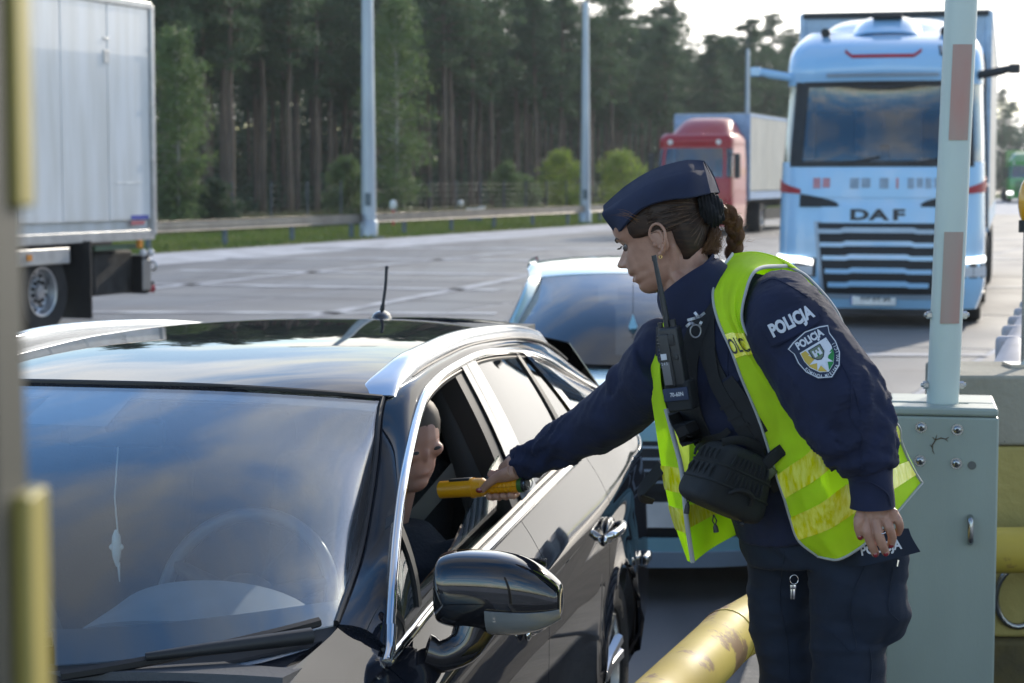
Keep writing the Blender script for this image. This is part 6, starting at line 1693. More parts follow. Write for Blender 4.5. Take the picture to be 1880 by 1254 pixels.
for _ in range(10):     # fine strands crossing the temple and the cap edge
    a = W(1172 + hr.gauss(0, 3), 405 + hr.gauss(0, 4), 3.985); b_ = W(1128 + hr.gauss(0, 8), 391 + hr.gauss(0, 3), 3.99); FL.append(crn([a, a * .5 + b_ * .5 + np.array([0, -.004, .004]), b_], 10))
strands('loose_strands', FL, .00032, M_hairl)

# ---- cap --------------------------------------------------------------
top = [(1109, 379), (1150, 343), (1190, 318), (1225, 304), (1262, 296), (1289, 297)]
midc = [(1110, 398), (1150, 380), (1190, 356), (1228, 342), (1266, 334), (1297, 330)]
bot = [(1136, 432), (1150, 411), (1180, 382), (1222, 367), (1266, 362), (1303, 354)]
lt = [.008, .018, .020, .021, .019, .008]; lm = [.034, .068, .083, .088, .079, .034]; lb_ = [.030, .074, .091, .093, .087, .040]
def caprow(P, L, s, off=0): return np.array([hw3(*(hp(p[0], p[1], l) * np.array([1, s, 1])) ) + HL * s * off for p, l in zip(P, L)])
for s in (1, -1):
    A = patch(np.array([caprow(top, lt, s), caprow([((a[0] + b[0]) / 2, (a[1] + b[1]) / 2) for a, b in zip(top, midc)], [(a * .35 + b * .65) for a, b in zip(lt, lm)], s), caprow(midc, lm, s), caprow(bot, lb_, s)]), 26, 40)
    for i in range(26):
        for j in range(40):
            A[i, j] += HL * s * .0022 * fbm(A[i, j] * np.array([1, 1, 1]), 26)
    sheet('cap_side', A if s < 0 else A[:, ::-1], .003, M_cap, OF, world=True, ang=80)
    # turned-up curtain of the cap
    B = A[9:].copy()
    n0 = B.shape[0]
    for i in range(n0): B[i] += HL * s * (.0042 if i else .0030)
    for j in range(40):
        dip = .0 + .006 * (j / 39)
    sheet('cap_curtain', B if s < 0 else B[:, ::-1], .003, M_cap, OF, world=True, ang=80)
    tube('cap_seam', A[9] + HL * s * .0050, .0010, M_cap, OF, 6, world=True); tube('cap_edge', A[-1] + HL * s * .003, .0022, M_cap, OF, 6, world=True)
a_, b_ = caprow(top, lt, 1), caprow(top, lt, -1); A = patch(np.array([a_, (a_ + b_) / 2 - HU * .006, b_]), 8, 40); sheet('cap_crown_fold', A, .002, M_cap, OF, world=True)
for idx in (0, -1):
    R_ = [caprow(P, L, s)[idx] for s, P, L in ((1, top, lt), (1, midc, lm), (1, bot, lb_), (-1, bot, lb_), (-1, midc, lm), (-1, top, lt))]
    c = np.mean(R_, axis=0) + (HF * .004 if idx == 0 else -HF * .006); n_ = len(R_); sheet('cap_end', np.array([R_, [c] * n_]), .002, M_cap, OF, world=True)
for s in (1,):       # vertical seam in the side
    tube('cap_seam', [A_ + HL * .0005 for A_ in crn([hw3(*hp(1192, 318, .016)), hw3(*hp(1189, 340, .052)), hw3(*hp(1186, 360, .072)), hw3(*hp(1186, 378, .080))], 12)], .0011, M_cap, OF, 6, world=True)

# ---- jacket -----------------------------------------------------------
T_ = [(1296, 512, 4.04, .070), (1310, 545, 4.04, .110), (1330, 590, 4.03, .158), (1350, 650, 4.02, .169), (1384, 740, 4.02, .165), (1424, 830, 4.03, .155), (1458, 905, 4.04, .157), (1478, 950, 4.05, .165)]
LS_ = [(1434, 538, 3.96, .058), (1445, 592, 3.885, .087), (1503, 680, 3.82, .092), (1550, 760, 3.775, .090), (1586, 828, 3.75, .066), (1597, 866, 3.745, .052)]
RS_ = [(1225, 665, 4.15, .080), (1172, 722, 4.235, .071), (1115, 768, 4.31, .063), (1050, 805, 4.39, .051), (995, 835, 4.45, .041), (952, 856, 4.49, .035)]
jm = MB()
jm.tube(pts(dense(T_, 26)), [a[3] for a in dense(T_, 26)], 40, ref=SD, asp=.70)
for L in (LS_, RS_): D = dense(L, 30); jm.tube(pts(D), [a[3] for a in D], 28)
jm.add(*ball(W(1432, 560, 3.97), (.060, .07, .065), 12, 16)); jm.add(*ball(W(1215, 640, 4.17), (.06, .07, .065), 12, 16)); jm.add(*ball(W(1150, 702, 4.22), (.045, .05, .045), 10, 14))
LAx = crn(pts(LS_), 60); RAx = crn(pts(RS_), 60)
def ridge(x): return 1 - abs(x) * 2 if abs(x) < .5 else 0
def fold_fn(amp=1.0):
    def fn(co, no):
        out = co.copy()
        for i in range(len(co)):
            p = co[i]; dl = ((LAx - p) ** 2).sum(1); dr = ((RAx - p) ** 2).sum(1); il, ir = int(dl.argmin()), int(dr.argmin())
            d = 0.0
            if dl[il] < .0125 or dr[ir] < .011:
                Ax, k_ = (LAx, il) if dl[il] < dr[ir] else (RAx, ir); s_ = k_ / 59.
                v = p - Ax[k_]; ang = math.atan2(v[2], v[1] + v[0] * .5)
                e_ = math.exp(-((s_ - .68) / .20) ** 2) + .5 * math.exp(-((s_ - .1) / .15) ** 2) + .55 * math.exp(-((s_ - .95) / .12) ** 2) + .25
                q = mnoise.fractal(Vector((s_ * 6.5 + ang * .8, ang * .9, (3.7 if Ax is LAx else 9.1))), 1.0, 2.0, 2)
                q2 = 1 - abs(mnoise.noise(Vector((s_ * 8 - ang * 1.3, ang * .7 + 4, 2.2)))) * 2.6
                d = (.0065 * q + .0045 * max(-.2, q2)) * e_ * 1.25
            else:
                d = .006 * mnoise.fractal(Vector((p[0] * 7, p[1] * 7, p[2] * 15)), 1.0, 2.0, 2)
            d += .0012 * mnoise.noise(Vector((p[0] * 60, p[1] * 60, p[2] * 60)))
            out[i] = p + no[i] * d * amp
        return out
    return fn
jacket = voxel('jacket', (jm.V, jm.F), .0052, M_navy, OF, 4, fn=fold_fn())
def bvh_of(*objs):
    V = []; F = []
    for o in objs:
        n = len(V); V += [v.co[:] for v in o.data.vertices]; F += [tuple(i + n for i in p.vertices) for p in o.data.polygons]
    return BVHTree.FromPolygons(V, F)
JB = bvh_of(jacket)
def onj(px, py, off=.002, Y=None, tree=None):
    d = ray(px, py); dn = d / np.linalg.norm(d); h = (tree or JB).ray_cast(Vector((0, 0, CAM_H)), Vector(dn), 12)
    if h[0] is None: return W(px, py, Y or 4.0)
    return np.array(h[0]) - dn * off
# collar and cuffs
def ringtube(name, P, r, th, m, n=36, ref=None, asp=1.0, wob=0.0):
    T, A, B = frames(np.array(P), ref); rows = []
    for i in range(len(P)): rows.append([P[i] + r[i] * (A[i] * math.cos(a) + asp * B[i] * math.sin(a)) * (1 + wob * math.sin(3 * a + i)) for a in np.linspace(0, 2 * math.pi, n)])
    return sheet(name, np.array(rows), th, m, OF, world=True, ang=60)
ringtube('collar', crn(pts([(1300, 566, 4.035), (1282, 540, 4.035), (1264, 514, 4.045), (1259, 506, 4.045)]), 10), list(np.linspace(.098, .069, 9)) + [.068], -.006, M_navy, wob=.02)
ringtube('collar_edge', crn(pts([(1262, 510, 4.045), (1258, 505, 4.045)]), 3), [.0705, .0725, .0700], -.004, M_navy)
ringtube('cuff', crn(pts([(1594, 858, 3.746), (1599, 880, 3.745), (1601, 905, 3.745), (1602, 932, 3.745)]), 10), [.050, .046, .043, .042, .0415, .0415, .0415, .0415, .042, .043], -.004, M_navy, wob=.02)
P = [onj(*q, .0, Y=3.703) for q in ()]
tube('cuff_tab_edge', crn([W(1572, 884, 3.704), W(1592, 884, 3.700), W(1612, 893, 3.700), (W(1630, 908, 3.708)), W(1636, 930, 3.716)], 20), .0016, M_navy, OF, 6, world=True)
ringtube('cuff', crn(pts([(962, 851, 4.478), (952, 856, 4.487), (946, 859, 4.492)]), 5), [.036, .0355, .0345, .034, .034], -.005, M_navy, wob=.03)
# sleeve seams
for L in ([(1467, 560), (1500, 600), (1540, 660), (1566, 710), (1580, 760)], [(1563, 700), (1562, 745), (1563, 770), (1583, 800), (1580, 830), (1582, 862)], [(1398, 520), (1420, 512), (1450, 525), (1486, 548)]):
    tube('sleeve_seam', [onj(q[0], q[1], .0012, 3.75) for q in crn(np.array(L, float), 30)], .0011, M_navy, OF, 5, world=True)

# things sewn on: flap with the word, and the shield patch
EX = np.array([math.cos(math.radians(27)), -math.sin(math.radians(27))]); EY = np.array([-math.sin(math.radians(27)), -math.cos(math.radians(27))])
def at2(c, x, y, ex=EX, ey=EY): q = np.array(c) + ex * x + ey * y; return q
def decal(name, poly, m, off, c, ex=EX, ey=EY, rings=5, Y=3.8, th=None, ctr=None, tree=None, dens=6):
    P = [];
    for i in range(len(poly)):
        a, b = np.array(poly[i], float), np.array(poly[(i + 1) % len(poly)], float); k_ = max(1, int(np.linalg.norm(b - a) / dens))
        for t in range(k_): P.append(a + (b - a) * t / k_)
    P = np.array(P); cc_ = P.mean(0) if ctr is None else np.array(ctr); V = []; F = []; n = len(P)
    for r_ in range(rings, 0, -1):
        for p in P: q = at2(c, *(cc_ + (p - cc_) * r_ / rings), ex, ey); V.append(onj(q[0], q[1], off, Y, tree))
    q = at2(c, *cc_, ex, ey); V.append(onj(q[0], q[1], off, Y, tree)); L = len(V) - 1
    for k_ in range(rings - 1):
        for j in range(n): a = k_ * n + j; b = k_ * n + (j + 1) % n; F.append((a, b, b + n, a + n))
    for j in range(n): F.append(((rings - 1) * n + j, (rings - 1) * n + (j + 1) % n, L))
    return mk(name, V, F, m, OF, smooth=True, world=True)
def word(name, s, c, size, m, off, ex=EX, ey=EY, bold=.02, sx=.8, Y=3.8, tree=None):
    V, F = textvf(s, size, bold, sx)
    P = []
    for v in V: q = at2(c, v[0], v[1], ex, ey); P.append(onj(q[0], q[1], off, Y, tree))
    return mk(name, P, F, m, OF, world=True)
FC_ = (1449, 588)
decal('sleeve_pocket_flap', [(-56, 20), (50, 22), (62, 16), (60, -14), (46, -30), (-44, -32), (-54, -24)], M_navy, .0055, FC_, rings=7)
tube('flap_stitch', [onj(*at2(FC_, *q), .0065, 3.8) for q in crn(np.array([(-52, 16), (-52, -20), (-43, -28), (45, -27), (56, -13)], float), 30)], .0007, M_navy, OF, 4, world=True)
word('sleeve_word', 'POLICJA', at2(FC_, 2, -4), 33, M_lgrey, .0075, sx=.70, bold=.05)
BCn = (1502, 650); EXb = np.array([math.cos(math.radians(31)), -math.sin(math.radians(31))]); EYb = np.array([-math.sin(math.radians(31)), -math.cos(math.radians(31))])
def bd_(n_, poly, m, off, **k): return decal(n_, poly, m, off, BCn, EXb, EYb, **k)
SH = [(-45, 38), (-30, 44), (0, 50), (30, 44), (45, 38), (40, 24), (42, 4), (38, -18), (24, -40), (0, -52), (-24, -40), (-38, -18), (-42, 4), (-40, 24)]
sc = lambda P, k_: [(x * k_, y * k_) for x, y in P]
M_pn = mat('patch_navy', (.012, .022, .055), .7); M_pw = mat('patch_white', (.62, .64, .68), .7); M_py = mat('patch_yellow', (.55, .38, .06), .7); M_pgr = mat('patch_green', (.02, .20, .05), .7); M_psg = mat('patch_grey_green', (.14, .18, .12), .7)
bd_('shield_patch', SH, M_pn, .0035, rings=7); bd_('shield_outline', sc(SH, .955), M_pw, .0042, rings=7); bd_('shield_field', sc(SH, .915), M_pn, .0049, rings=7)
INN = [(-28, 19), (28, 19), (29, 2), (26, -14), (15, -30), (0, -38), (-15, -30), (-26, -14), (-29, 2)]
bd_('patch_inner', INN, M_pw, .0056); bd_('patch_yellow_field', [(-27, 17), (-17, 17), (-2, -36), (-14, -29), (-25, -13), (-28, 2)], M_py, .0062, ctr=(-18, -8)); bd_('patch_green_field', [(28, -4), (26, -14), (15, -29), (2, -36), (8, -20), (18, -8)], M_pgr, .0062)
star = [((24 if i % 2 == 0 else 11) * math.sin(i * math.pi / 8), (24 if i % 2 == 0 else 11) * math.cos(i * math.pi / 8) - 9) for i in range(16)]
bd_('patch_star', star, M_pw, .0068, ctr=(0, -9))
bd_('arms_shield', [(-13, 15), (13, 15), (13, -1), (7, -9), (0, -12), (-7, -9), (-13, -1)], M_pn, .0074); bd_('arms_field', [(-11, 13.5), (11, 13.5), (11, -1), (6, -7.5), (0, -10), (-6, -7.5), (-11, -1)], M_psg, .0080)
for x0, x1, y0, y1 in ((-8, 8, -3, 4), (-8, -4.5, 4, 10), (4.5, 8, 4, 10), (-1.8, 1.8, 4, 8.5)): bd_('arms_tower', [(x0, y0), (x1, y0), (x1, y1), (x0, y1)], M_lgrey, .0085, rings=1)
bd_('arms_gate', [(-1.8, -3), (1.8, -3), (1.8, 1), (0, 2.5), (-1.8, 1)], M_pgr, .0090, rings=1)
word('patch_word', 'POLICJA', at2(BCn, 0, 31, EXb, EYb), 19, M_lgrey, .0058, EXb, EYb, sx=.78, bold=.05)
arc = 'KOMENDA MIEJSKA POLICJI'
for i, ch in enumerate(arc):
    if ch == ' ': continue
    a = math.radians(196 + (i / (len(arc) - 1)) * 168); R1, R2 = 34, 42; x, y = R1 * math.cos(a), R2 * math.sin(a) - 1
    t_ = unit((-R1 * math.sin(a), R2 * math.cos(a))); n_ = np.array([-t_[1], t_[0]]); ex = EXb * t_[0] + EYb * t_[1]; ey = EXb * n_[0] + EYb * n_[1]
    word('patch_letter', ch, at2(BCn, x, y, EXb, EYb), 8.4, M_lgrey, .0060, ex, ey, sx=.75, bold=.02)

# ---- trousers ---------------------------------------------------------
tm = MB()
pel = [(1478, 935, 4.06, .160), (1492, 975, 4.06, .168), (1500, 1020, 4.06, .160)]
tm.tube(pts(pel), [a[3] for a in pel], 36, ref=SD, asp=.72)
def leg(L, zs, n=26): P = pts(L); p = P[-1]; P = P + [np.array([p[0] + dx, p[1], z]) for z, dx, r in zs]; tm.tube(P, [a[3] for a in L] + [q[2] for q in zs], n)
leg([(1450, 985, 4.12, .085), (1440, 1050, 4.13, .080), (1438, 1110, 4.13, .074), (1447, 1180, 4.13, .070), (1452, 1250, 4.13, .064)], [(.60, .01, .066), (.45, 0, .062), (.30, 0, .056), (IZ + .06, 0, .060)])
leg([(1560, 985, 3.99, .095), (1562, 1050, 3.985, .086), (1563, 1110, 3.985, .082), (1560, 1180, 3.985, .077), (1556, 1250, 3.985, .073)], [(.60, .01, .068), (.45, 0, .064), (.30, 0, .058), (IZ + .06, 0, .062)])
tm.add(*ball(W(1617, 1108, 3.955), (.060, .055, .088), 14, 18)); tm.add(*ball(W(1592, 1120, 3.93), (.050, .04, .075), 12, 16)); tm.add(*ball(W(1628, 1040, 3.96), (.045, .05, .07), 12, 16)); tm.add(*ball(W(1404, 1085, 4.13), (.030, .06, .060), 12, 16))
def tfn(co, no):
    out = co.copy()
    for i in range(len(co)):
        p = co[i]; u_ = (CAM_H - p[2]); d = .0060 * mnoise.fractal(Vector((p[0] * 9, p[1] * 9, p[2] * 22)), 1.0, 2.0, 2) + .004 * max(-.1, 1 - abs(mnoise.noise(Vector((p[0] * 7 + 3, p[1] * 6, p[2] * 17)))) * 4)
        out[i] = p + no[i] * d
    return out
trou = voxel('trousers', (tm.V, tm.F), .0056, M_trou, OF, 3, fn=tfn)
TB = bvh_of(trou)
for s_, L in enumerate(([(1440, 1010), (1432, 1100), (1445, 1180), (1450, 1254)], [(1597, 1190), (1600, 1225), (1598, 1254)], [(1588, 1040), (1566, 1090), (1560, 1130), (1572, 1185), (1560, 1200)], [(1640, 1040), (1634, 1080), (1632, 1120), (1650, 1140)], [(1495, 1150), (1530, 1165), (1560, 1195)])):
    tube('trouser_seam', [onj(q[0], q[1], .0012, 3.95, TB) for q in crn(np.array(L, float), 24)], .0012, M_trou, OF, 5, world=True)
# thigh pocket flap with the word
FE = np.array([math.cos(math.radians(8)), -math.sin(math.radians(8))]); FN = np.array([-math.sin(math.radians(8)), -math.cos(math.radians(8))])
A = patch(np.array([[W(1535, 1005, 3.900), W(1575, 985, 3.885), W(1620, 972, 3.880), W(1668, 970, 3.885)], [W(1540, 1022, 3.893), W(1580, 1008, 3.872), W(1628, 994, 3.866), W(1675, 988, 3.875)], [W(1552, 1040, 3.895), W(1590, 1038, 3.868), W(1640, 1026, 3.860), W(1690, 1013, 3.868)]]), 16, 30)
flap = sheet('thigh_pocket_flap', A, .004, M_trou, OF, world=True)
FB = bvh_of(flap); word('pocket_word', 'POLICJA', (1617, 1006), 25, M_lgrey, .002, np.array([.985, -.17]), np.array([-.17, -.985]), sx=.82, bold=.03, Y=3.865, tree=FB)
for y in (1028,): tube('zip_pull', pts([(1649, y, 3.87), (1647, y + 12, 3.868)]), [.003, .002], M_silv, OF, 6, world=True)
# boots
for (px, Y) in ((1452, 4.13), (1556, 3.985)):
    p = W(px, 1250, Y); bt = MB(); bt.tube([(p[0], p[1], IZ + .30), (p[0], p[1], IZ + .12), (p[0] - .01, p[1], IZ + .06)], [.055, .052, .055], 16)
    bt.tube([(p[0] + .05, p[1], IZ + .042), (p[0] - .02, p[1] - .01, IZ + .055), (p[0] - .12, p[1] - .05, IZ + .042), (p[0] - .18, p[1] - .07, IZ + .034)], [.040, .048, .044, .032], 16)
    voxel('boot', (bt.V, bt.F), .008, M_radio, OF, 2)

# ---- vest -------------------------------------------------------------
tk = MB(); tk.tube(pts(dense(T_, 26)), [a[3] for a in dense(T_, 26)], 40, ref=SD, asp=.70); tk.add(*ball(W(1432, 560, 3.97), (.060, .07, .065), 12, 16))
TKB = BVHTree.FromPolygons([Vector(v) for v in tk.V], [tuple(f) for f in tk.F])
VL = [[(1345, 467, 4.07), (1385, 463, 4.08), (1422, 472, 4.09), (1446, 488, 4.13)], [(1322, 500, 3.99), (1348, 493, 3.965), (1372, 490, 3.945), (1390, 495, 3.93)],
      [(1309, 540, 3.945), (1332, 535, 3.915), (1350, 535, 3.895), (1368, 541, 3.875)], [(1318, 588, 3.915), (1336, 584, 3.89), (1350, 586, 3.87), (1364, 596, 3.855)],
      [(1343, 645, 3.90), (1362, 640, 3.88), (1380, 638, 3.86), (1398, 645, 3.845)], [(1362, 696, 3.90), (1392, 682, 3.87), (1422, 674, 3.85), (1455, 686, 3.85)],
      [(1395, 775, 3.90), (1435, 750, 3.87), (1480, 738, 3.85), (1560, 728, 3.92)], [(1425, 872, 3.90), (1470, 840, 3.86), (1525, 800, 3.84), (1642, 775, 3.95)],
      [(1440, 916, 3.90), (1490, 886, 3.855), (1550, 845, 3.835), (1654, 812, 3.96)], [(1450, 950, 3.90), (1500, 925, 3.855), (1565, 884, 3.835), (1668, 846, 3.97)],
      [(1466, 992, 3.905), (1520, 972, 3.865), (1585, 934, 3.845), (1682, 872, 3.98)], [(1502, 1022, 3.91), (1545, 1024, 3.875), (1605, 985, 3.865), (1692, 887, 3.985)]]
NVR, NVC = 150, 60
def vgrid(VL, amp=.009, seed=0):
    net = np.array([[W(*q) for q in r_] for r_ in VL]); A = patch(net, NVR, NVC); n_ = len(VL)
    for i in range(NVR):
        s_ = i / (NVR - 1)
        for j in range(NVC):
            u_ = j / (NVC - 1); w_ = min(1, s_ * 2.0)
            d = mnoise.noise(Vector((u_ * 3.2 + s_ * 1.0, s_ * 1.6, seed + .5))) * amp * 2.2 * w_ + amp * .5 * mnoise.noise(Vector((u_ * 8, s_ * 9, seed + 7)))
            A[i, j] += np.array([-.1, -1, 0]) * d
    # keep it just outside the trunk of the jacket
    o_ = Vector((0, 0, CAM_H))
    for i in range(NVR):
        s_ = i / (NVR - 1) * (n_ - 1)
        for j in range(NVC):
            d = Vector(A[i, j]) - o_; L = d.length; d.normalize(); h = TKB.ray_cast(o_, d, 12)
            if h[0] is not None and h[3] < L + .012: A[i, j] = np.array(o_ + d * (h[3] - .012))
    for _ in range(3):
        B = A.copy(); B[1:-1, 1:-1] = (A[1:-1, 1:-1] * 2 + A[:-2, 1:-1] + A[2:, 1:-1] + A[1:-1, :-2] + A[1:-1, 2:]) / 6; A = B
    return A
GA = vgrid(VL)
def ri(r): return int(round(r / (len(VL) - 1) * (NVR - 1)))
vestL = sheet('vest_left_front', GA, .0015, M_vest, OF, world=True, ang=80)
def nrm(A): du = np.gradient(A, axis=0); dv = np.gradient(A, axis=1); N = np.cross(du, dv); N /= np.maximum(np.linalg.norm(N, axis=2, keepdims=True), 1e-9); return N * np.where(N[..., 1:2] < 0, 1, -1)
NA = nrm(GA)
def vband(nm, r0, r1, c0, c1, m, off, src=None, srcn=None):
    S_, N_ = (GA, NA) if src is None else (src, srcn); a = S_[r0:r1 + 1, c0:c1 + 1] + N_[r0:r1 + 1, c0:c1 + 1] * off; return sheet(nm, a, .0008, m, OF, world=True, ang=80)
vband('reflective_band', ri(7), ri(8), 0, NVC - 1, M_band, .0025); vband('reflective_band', ri(9), ri(10), 0, NVC - 1, M_band, .0025)
vband('chest_band', ri(3.48), ri(4.28), 0, NVC - 1, M_band, .0025)
V, F = textvf('OLIC', 1, .012, .62)
def vs(A_, N_, r, c, off): r = min(max(r, 0), NVR - 1.001); c = min(max(c, 0), NVC - 1.001); i, j = int(r), int(c); a, b = r - i, c - j; p = (A_[i, j] * (1 - a) * (1 - b) + A_[i + 1, j] * a * (1 - b) + A_[i, j + 1] * (1 - a) * b + A_[i + 1, j + 1] * a * b); return p + N_[i, j] * off
V = np.array(V); x0, x1 = V[:, 0].min(), V[:, 0].max(); y0, y1 = V[:, 1].min(), V[:, 1].max()
mk('vest_word', [vs(GA, NA, ri(4.16) - (v[1] - y0) / (y1 - y0) * (ri(4.16) - ri(3.60)), 1 + (v[0] - x0) / (x1 - x0) * (NVC * .56), .0045) for v in V], F, M_lett, OF, world=True)
edge = [GA[i, 0] for i in range(0, NVR, 2)] + [GA[-1, j] for j in range(0, NVC, 2)] + [GA[i, -1] for i in range(NVR - 1, ri(6), -2)]
tube('vest_binding', edge, .0048, M_pipe, OF, 8, world=True, asp=.6); tube('vest_binding', [GA[i, -1] for i in range(0, ri(4.6), 2)], .0042, M_pipe, OF, 8, world=True, asp=.6)
# yoke over the shoulder and the back behind the arm
A = patch(np.array([[W(1345, 467, 4.07), W(1385, 463, 4.08), W(1422, 472, 4.09), W(1446, 488, 4.13)], [W(1352, 470, 4.16), W(1400, 468, 4.18), W(1446, 482, 4.16), W(1488, 514, 4.14)], [W(1370, 480, 4.24), W(1420, 488, 4.26), W(1478, 516, 4.22), W(1545, 590, 4.14)], [W(1400, 560, 4.28), W(1440, 570, 4.30), W(1490, 620, 4.28), W(1560, 700, 4.18)], [W(1430, 700, 4.28), W(1490, 710, 4.30), W(1560, 760, 4.25), W(1645, 800, 4.05)], [W(1470, 850, 4.28), W(1540, 850, 4.28), W(1610, 860, 4.20), W(1692, 887, 4.0)]]), 60, 40)
vb = sheet('vest_back', A, .0015, M_vest, OF, world=True, ang=80)
tube('vest_binding', [A[i, -1] for i in range(0, 40)], .0035, M_pipe, OF, 6, world=True)
tube('vest_binding', [A[-1, j] for j in range(20, 40)], .0045, M_pipe, OF, 6, world=True)
# her right front panel, hanging open, with its inside
VR = [[(1224, 574, 4.16), (1230, 570, 4.12), (1238, 568, 4.09)], [(1196, 640, 4.14), (1206, 640, 4.10), (1214, 640, 4.07)], [(1193, 705, 4.12), (1203, 705, 4.08), (1213, 705, 4.05)], [(1203, 780, 4.10), (1218, 782, 4.06), (1232, 785, 4.04)],
      [(1213, 850, 4.09), (1232, 852, 4.05), (1250, 855, 4.03)], [(1222, 900, 4.09), (1240, 905, 4.05), (1256, 908, 4.03)], [(1234, 950, 4.09), (1248, 955, 4.05), (1261, 960, 4.03)], [(1262, 1030, 4.08), (1267, 1032, 4.06), (1272, 1033, 4.05)]]
net = np.array([[W(*q) for q in r_] for r_ in VR]); GR = patch(net, 80, 14)
for i in range(80):
    for j in range(14): GR[i, j] += np.array([0, -1, 0]) * .004 * mnoise.noise(Vector((i * .08, j * .25, 3)))
sheet('vest_right_front', GR, .0015, M_vest, OF, world=True, ang=80); NR = nrm(GR); r7 = lambda r: int(round(r / 7 * 79))
vband('reflective_band', r7(4.05), r7(4.95), 0, 13, M_band, .002, GR, NR); vband('reflective_band', r7(5.6), r7(6.3), 0, 13, M_band, .002, GR, NR)
tube('vest_binding', [GR[i, -1] for i in range(r7(2.6), 80, 2)], .0050, M_pipe, OF, 8, world=True, asp=.6)
net = [[(1232, 780, 4.045), (1262, 800, 4.16), (1300, 800, 4.2), (1340, 800, 4.2)], [(1250, 855, 4.035), (1285, 870, 4.16), (1325, 880, 4.2), (1370, 890, 4.2)], [(1261, 930, 4.035), (1300, 925, 4.14), (1340, 915, 4.18), (1382, 905, 4.18)], [(1266, 985, 4.035), (1305, 960, 4.12), (1345, 945, 4.16), (1392, 930, 4.16)], [(1273, 1033, 4.05), (1305, 1008, 4.10), (1345, 985, 4.13), (1388, 964, 4.14)]]
GI = patch(np.array([[W(*q) for q in r_] for r_ in net]), 50, 40); sheet('vest_inside', GI, .0015, M_vest, OF, world=True, ang=80); NI = nrm(GI)
vband('reflective_band', 24, 33, 0, 39, M_band, .002, GI, NI)

# ---- chest harness: straps are clothing; radio, pouch and keys are things of their own ----
def strap(name, L, w, m=None, off=.006, parent=None, th=.0022):
    D = crn(np.array(L, float), max(12, len(L) * 6)); A = []
    for i in range(len(D)):
        a, b = D[max(0, i - 1)], D[min(len(D) - 1, i + 1)]; t = unit((b - a)[:2]); n = np.array([-t[1], t[0]])
        ww = w
        A.append([onj(D[i][0] + n[0] * ww * k_, D[i][1] + n[1] * ww * k_, off, 3.93) if len(D[i]) == 2 else W(D[i][0] + n[0] * ww * k_, D[i][1] + n[1] * ww * k_, D[i][2]) for k_ in (-.5, 0, .5)])
    return sheet(name, np.array(A), -th, m or M_web, parent or OF, world=True)
strap('harness_strap', [(1322, 520), (1302, 560), (1296, 600), (1302, 660), (1330, 715), (1372, 770), (1412, 820)], 30)
strap('harness_strap', [(1290, 575), (1268, 640), (1262, 700), (1270, 760), (1290, 810)], 34, off=.007)
strap('harness_strap', [(1300, 640), (1312, 700), (1345, 760), (1400, 850), (1430, 900)], 22, off=.012)
strap('harness_panel', [(1225, 600), (1226, 680), (1245, 750), (1272, 812)], 42, off=.004)
strap('harness_strap', [(1330, 700), (1362, 745), (1395, 800)], 34, off=.010)
for k_ in range(3): strap('harness_loop', [(1322 + 14 * k_, 752 + 20 * k_), (1334 + 14 * k_, 745 + 20 * k_), (1346 + 14 * k_, 738 + 20 * k_)], 6, off=.014)
strap('harness_strap', [(1262, 792), (1285, 806), (1320, 802), (1338, 790)], 12, off=.018)
for L in ([(1336, 640), (1338, 700), (1360, 760)], [(1318, 648), (1300, 690), (1296, 740)]): tube('jacket_seam', [onj(q[0], q[1], .001, 3.95) for q in crn(np.array(L, float), 12)], .0010, M_navy, OF, 4, world=True)
sheet('chest_pocket_flap', np.array([[onj(1305 + 48 * u_ + 16 * k_, 712 - 32 * u_ + 10 * k_, .004, 3.93) for u_ in np.linspace(0, 1, 8)] for k_ in np.linspace(0, 1, 4)]), -.003, M_navy, OF, world=True)
# hanging webbing end at her side
A = np.array([[W(1208, 845, 4.10), W(1222, 862, 4.08)], [W(1196, 862, 4.10), W(1208, 880, 4.08)], [W(1180, 880, 4.10), W(1190, 900, 4.08)], [W(1170, 902, 4.10), W(1178, 912, 4.07)], [W(1176, 922, 4.10), W(1180, 910, 4.06)], [W(1198, 926, 4.10), W(1202, 918, 4.08)]])
sheet('webbing_end', patch(A, 24, 4), .0025, M_web, OF, world=True)
# buckle at the waist
b0_ = W(1412, 868, 3.885)
mb = MB().box(W(1418, 842, 3.88), (.040, .012, .022), np.array(Matrix.Rotation(-.75, 3, 'Y')), .003); autosmooth(mb.build('strap_keeper', M_web, OF, world=True), 40)
strap('strap_end', [(1400, 862, 3.885), (1418, 840, 3.878), (1438, 825, 3.875)], 22)
mb = MB().box(W(1408, 872, 3.885), (.022, .012, .040), np.array(Matrix.Rotation(.75, 3, 'Y')), .003); autosmooth(mb.build('green_buckle', mat('olive_plastic', (.05, .065, .02), .45), OF, world=True), 40)
for q in ((1406, 847), (1395, 870)): mb = MB().box(W(*q, 3.885), (.007, .008, .012), np.array(Matrix.Rotation(.3, 3, 'Y')), .0015); autosmooth(mb.build('buckle_pin', mat('pale_blue_plastic', (.35, .45, .60), .3), OF, world=True), 40)
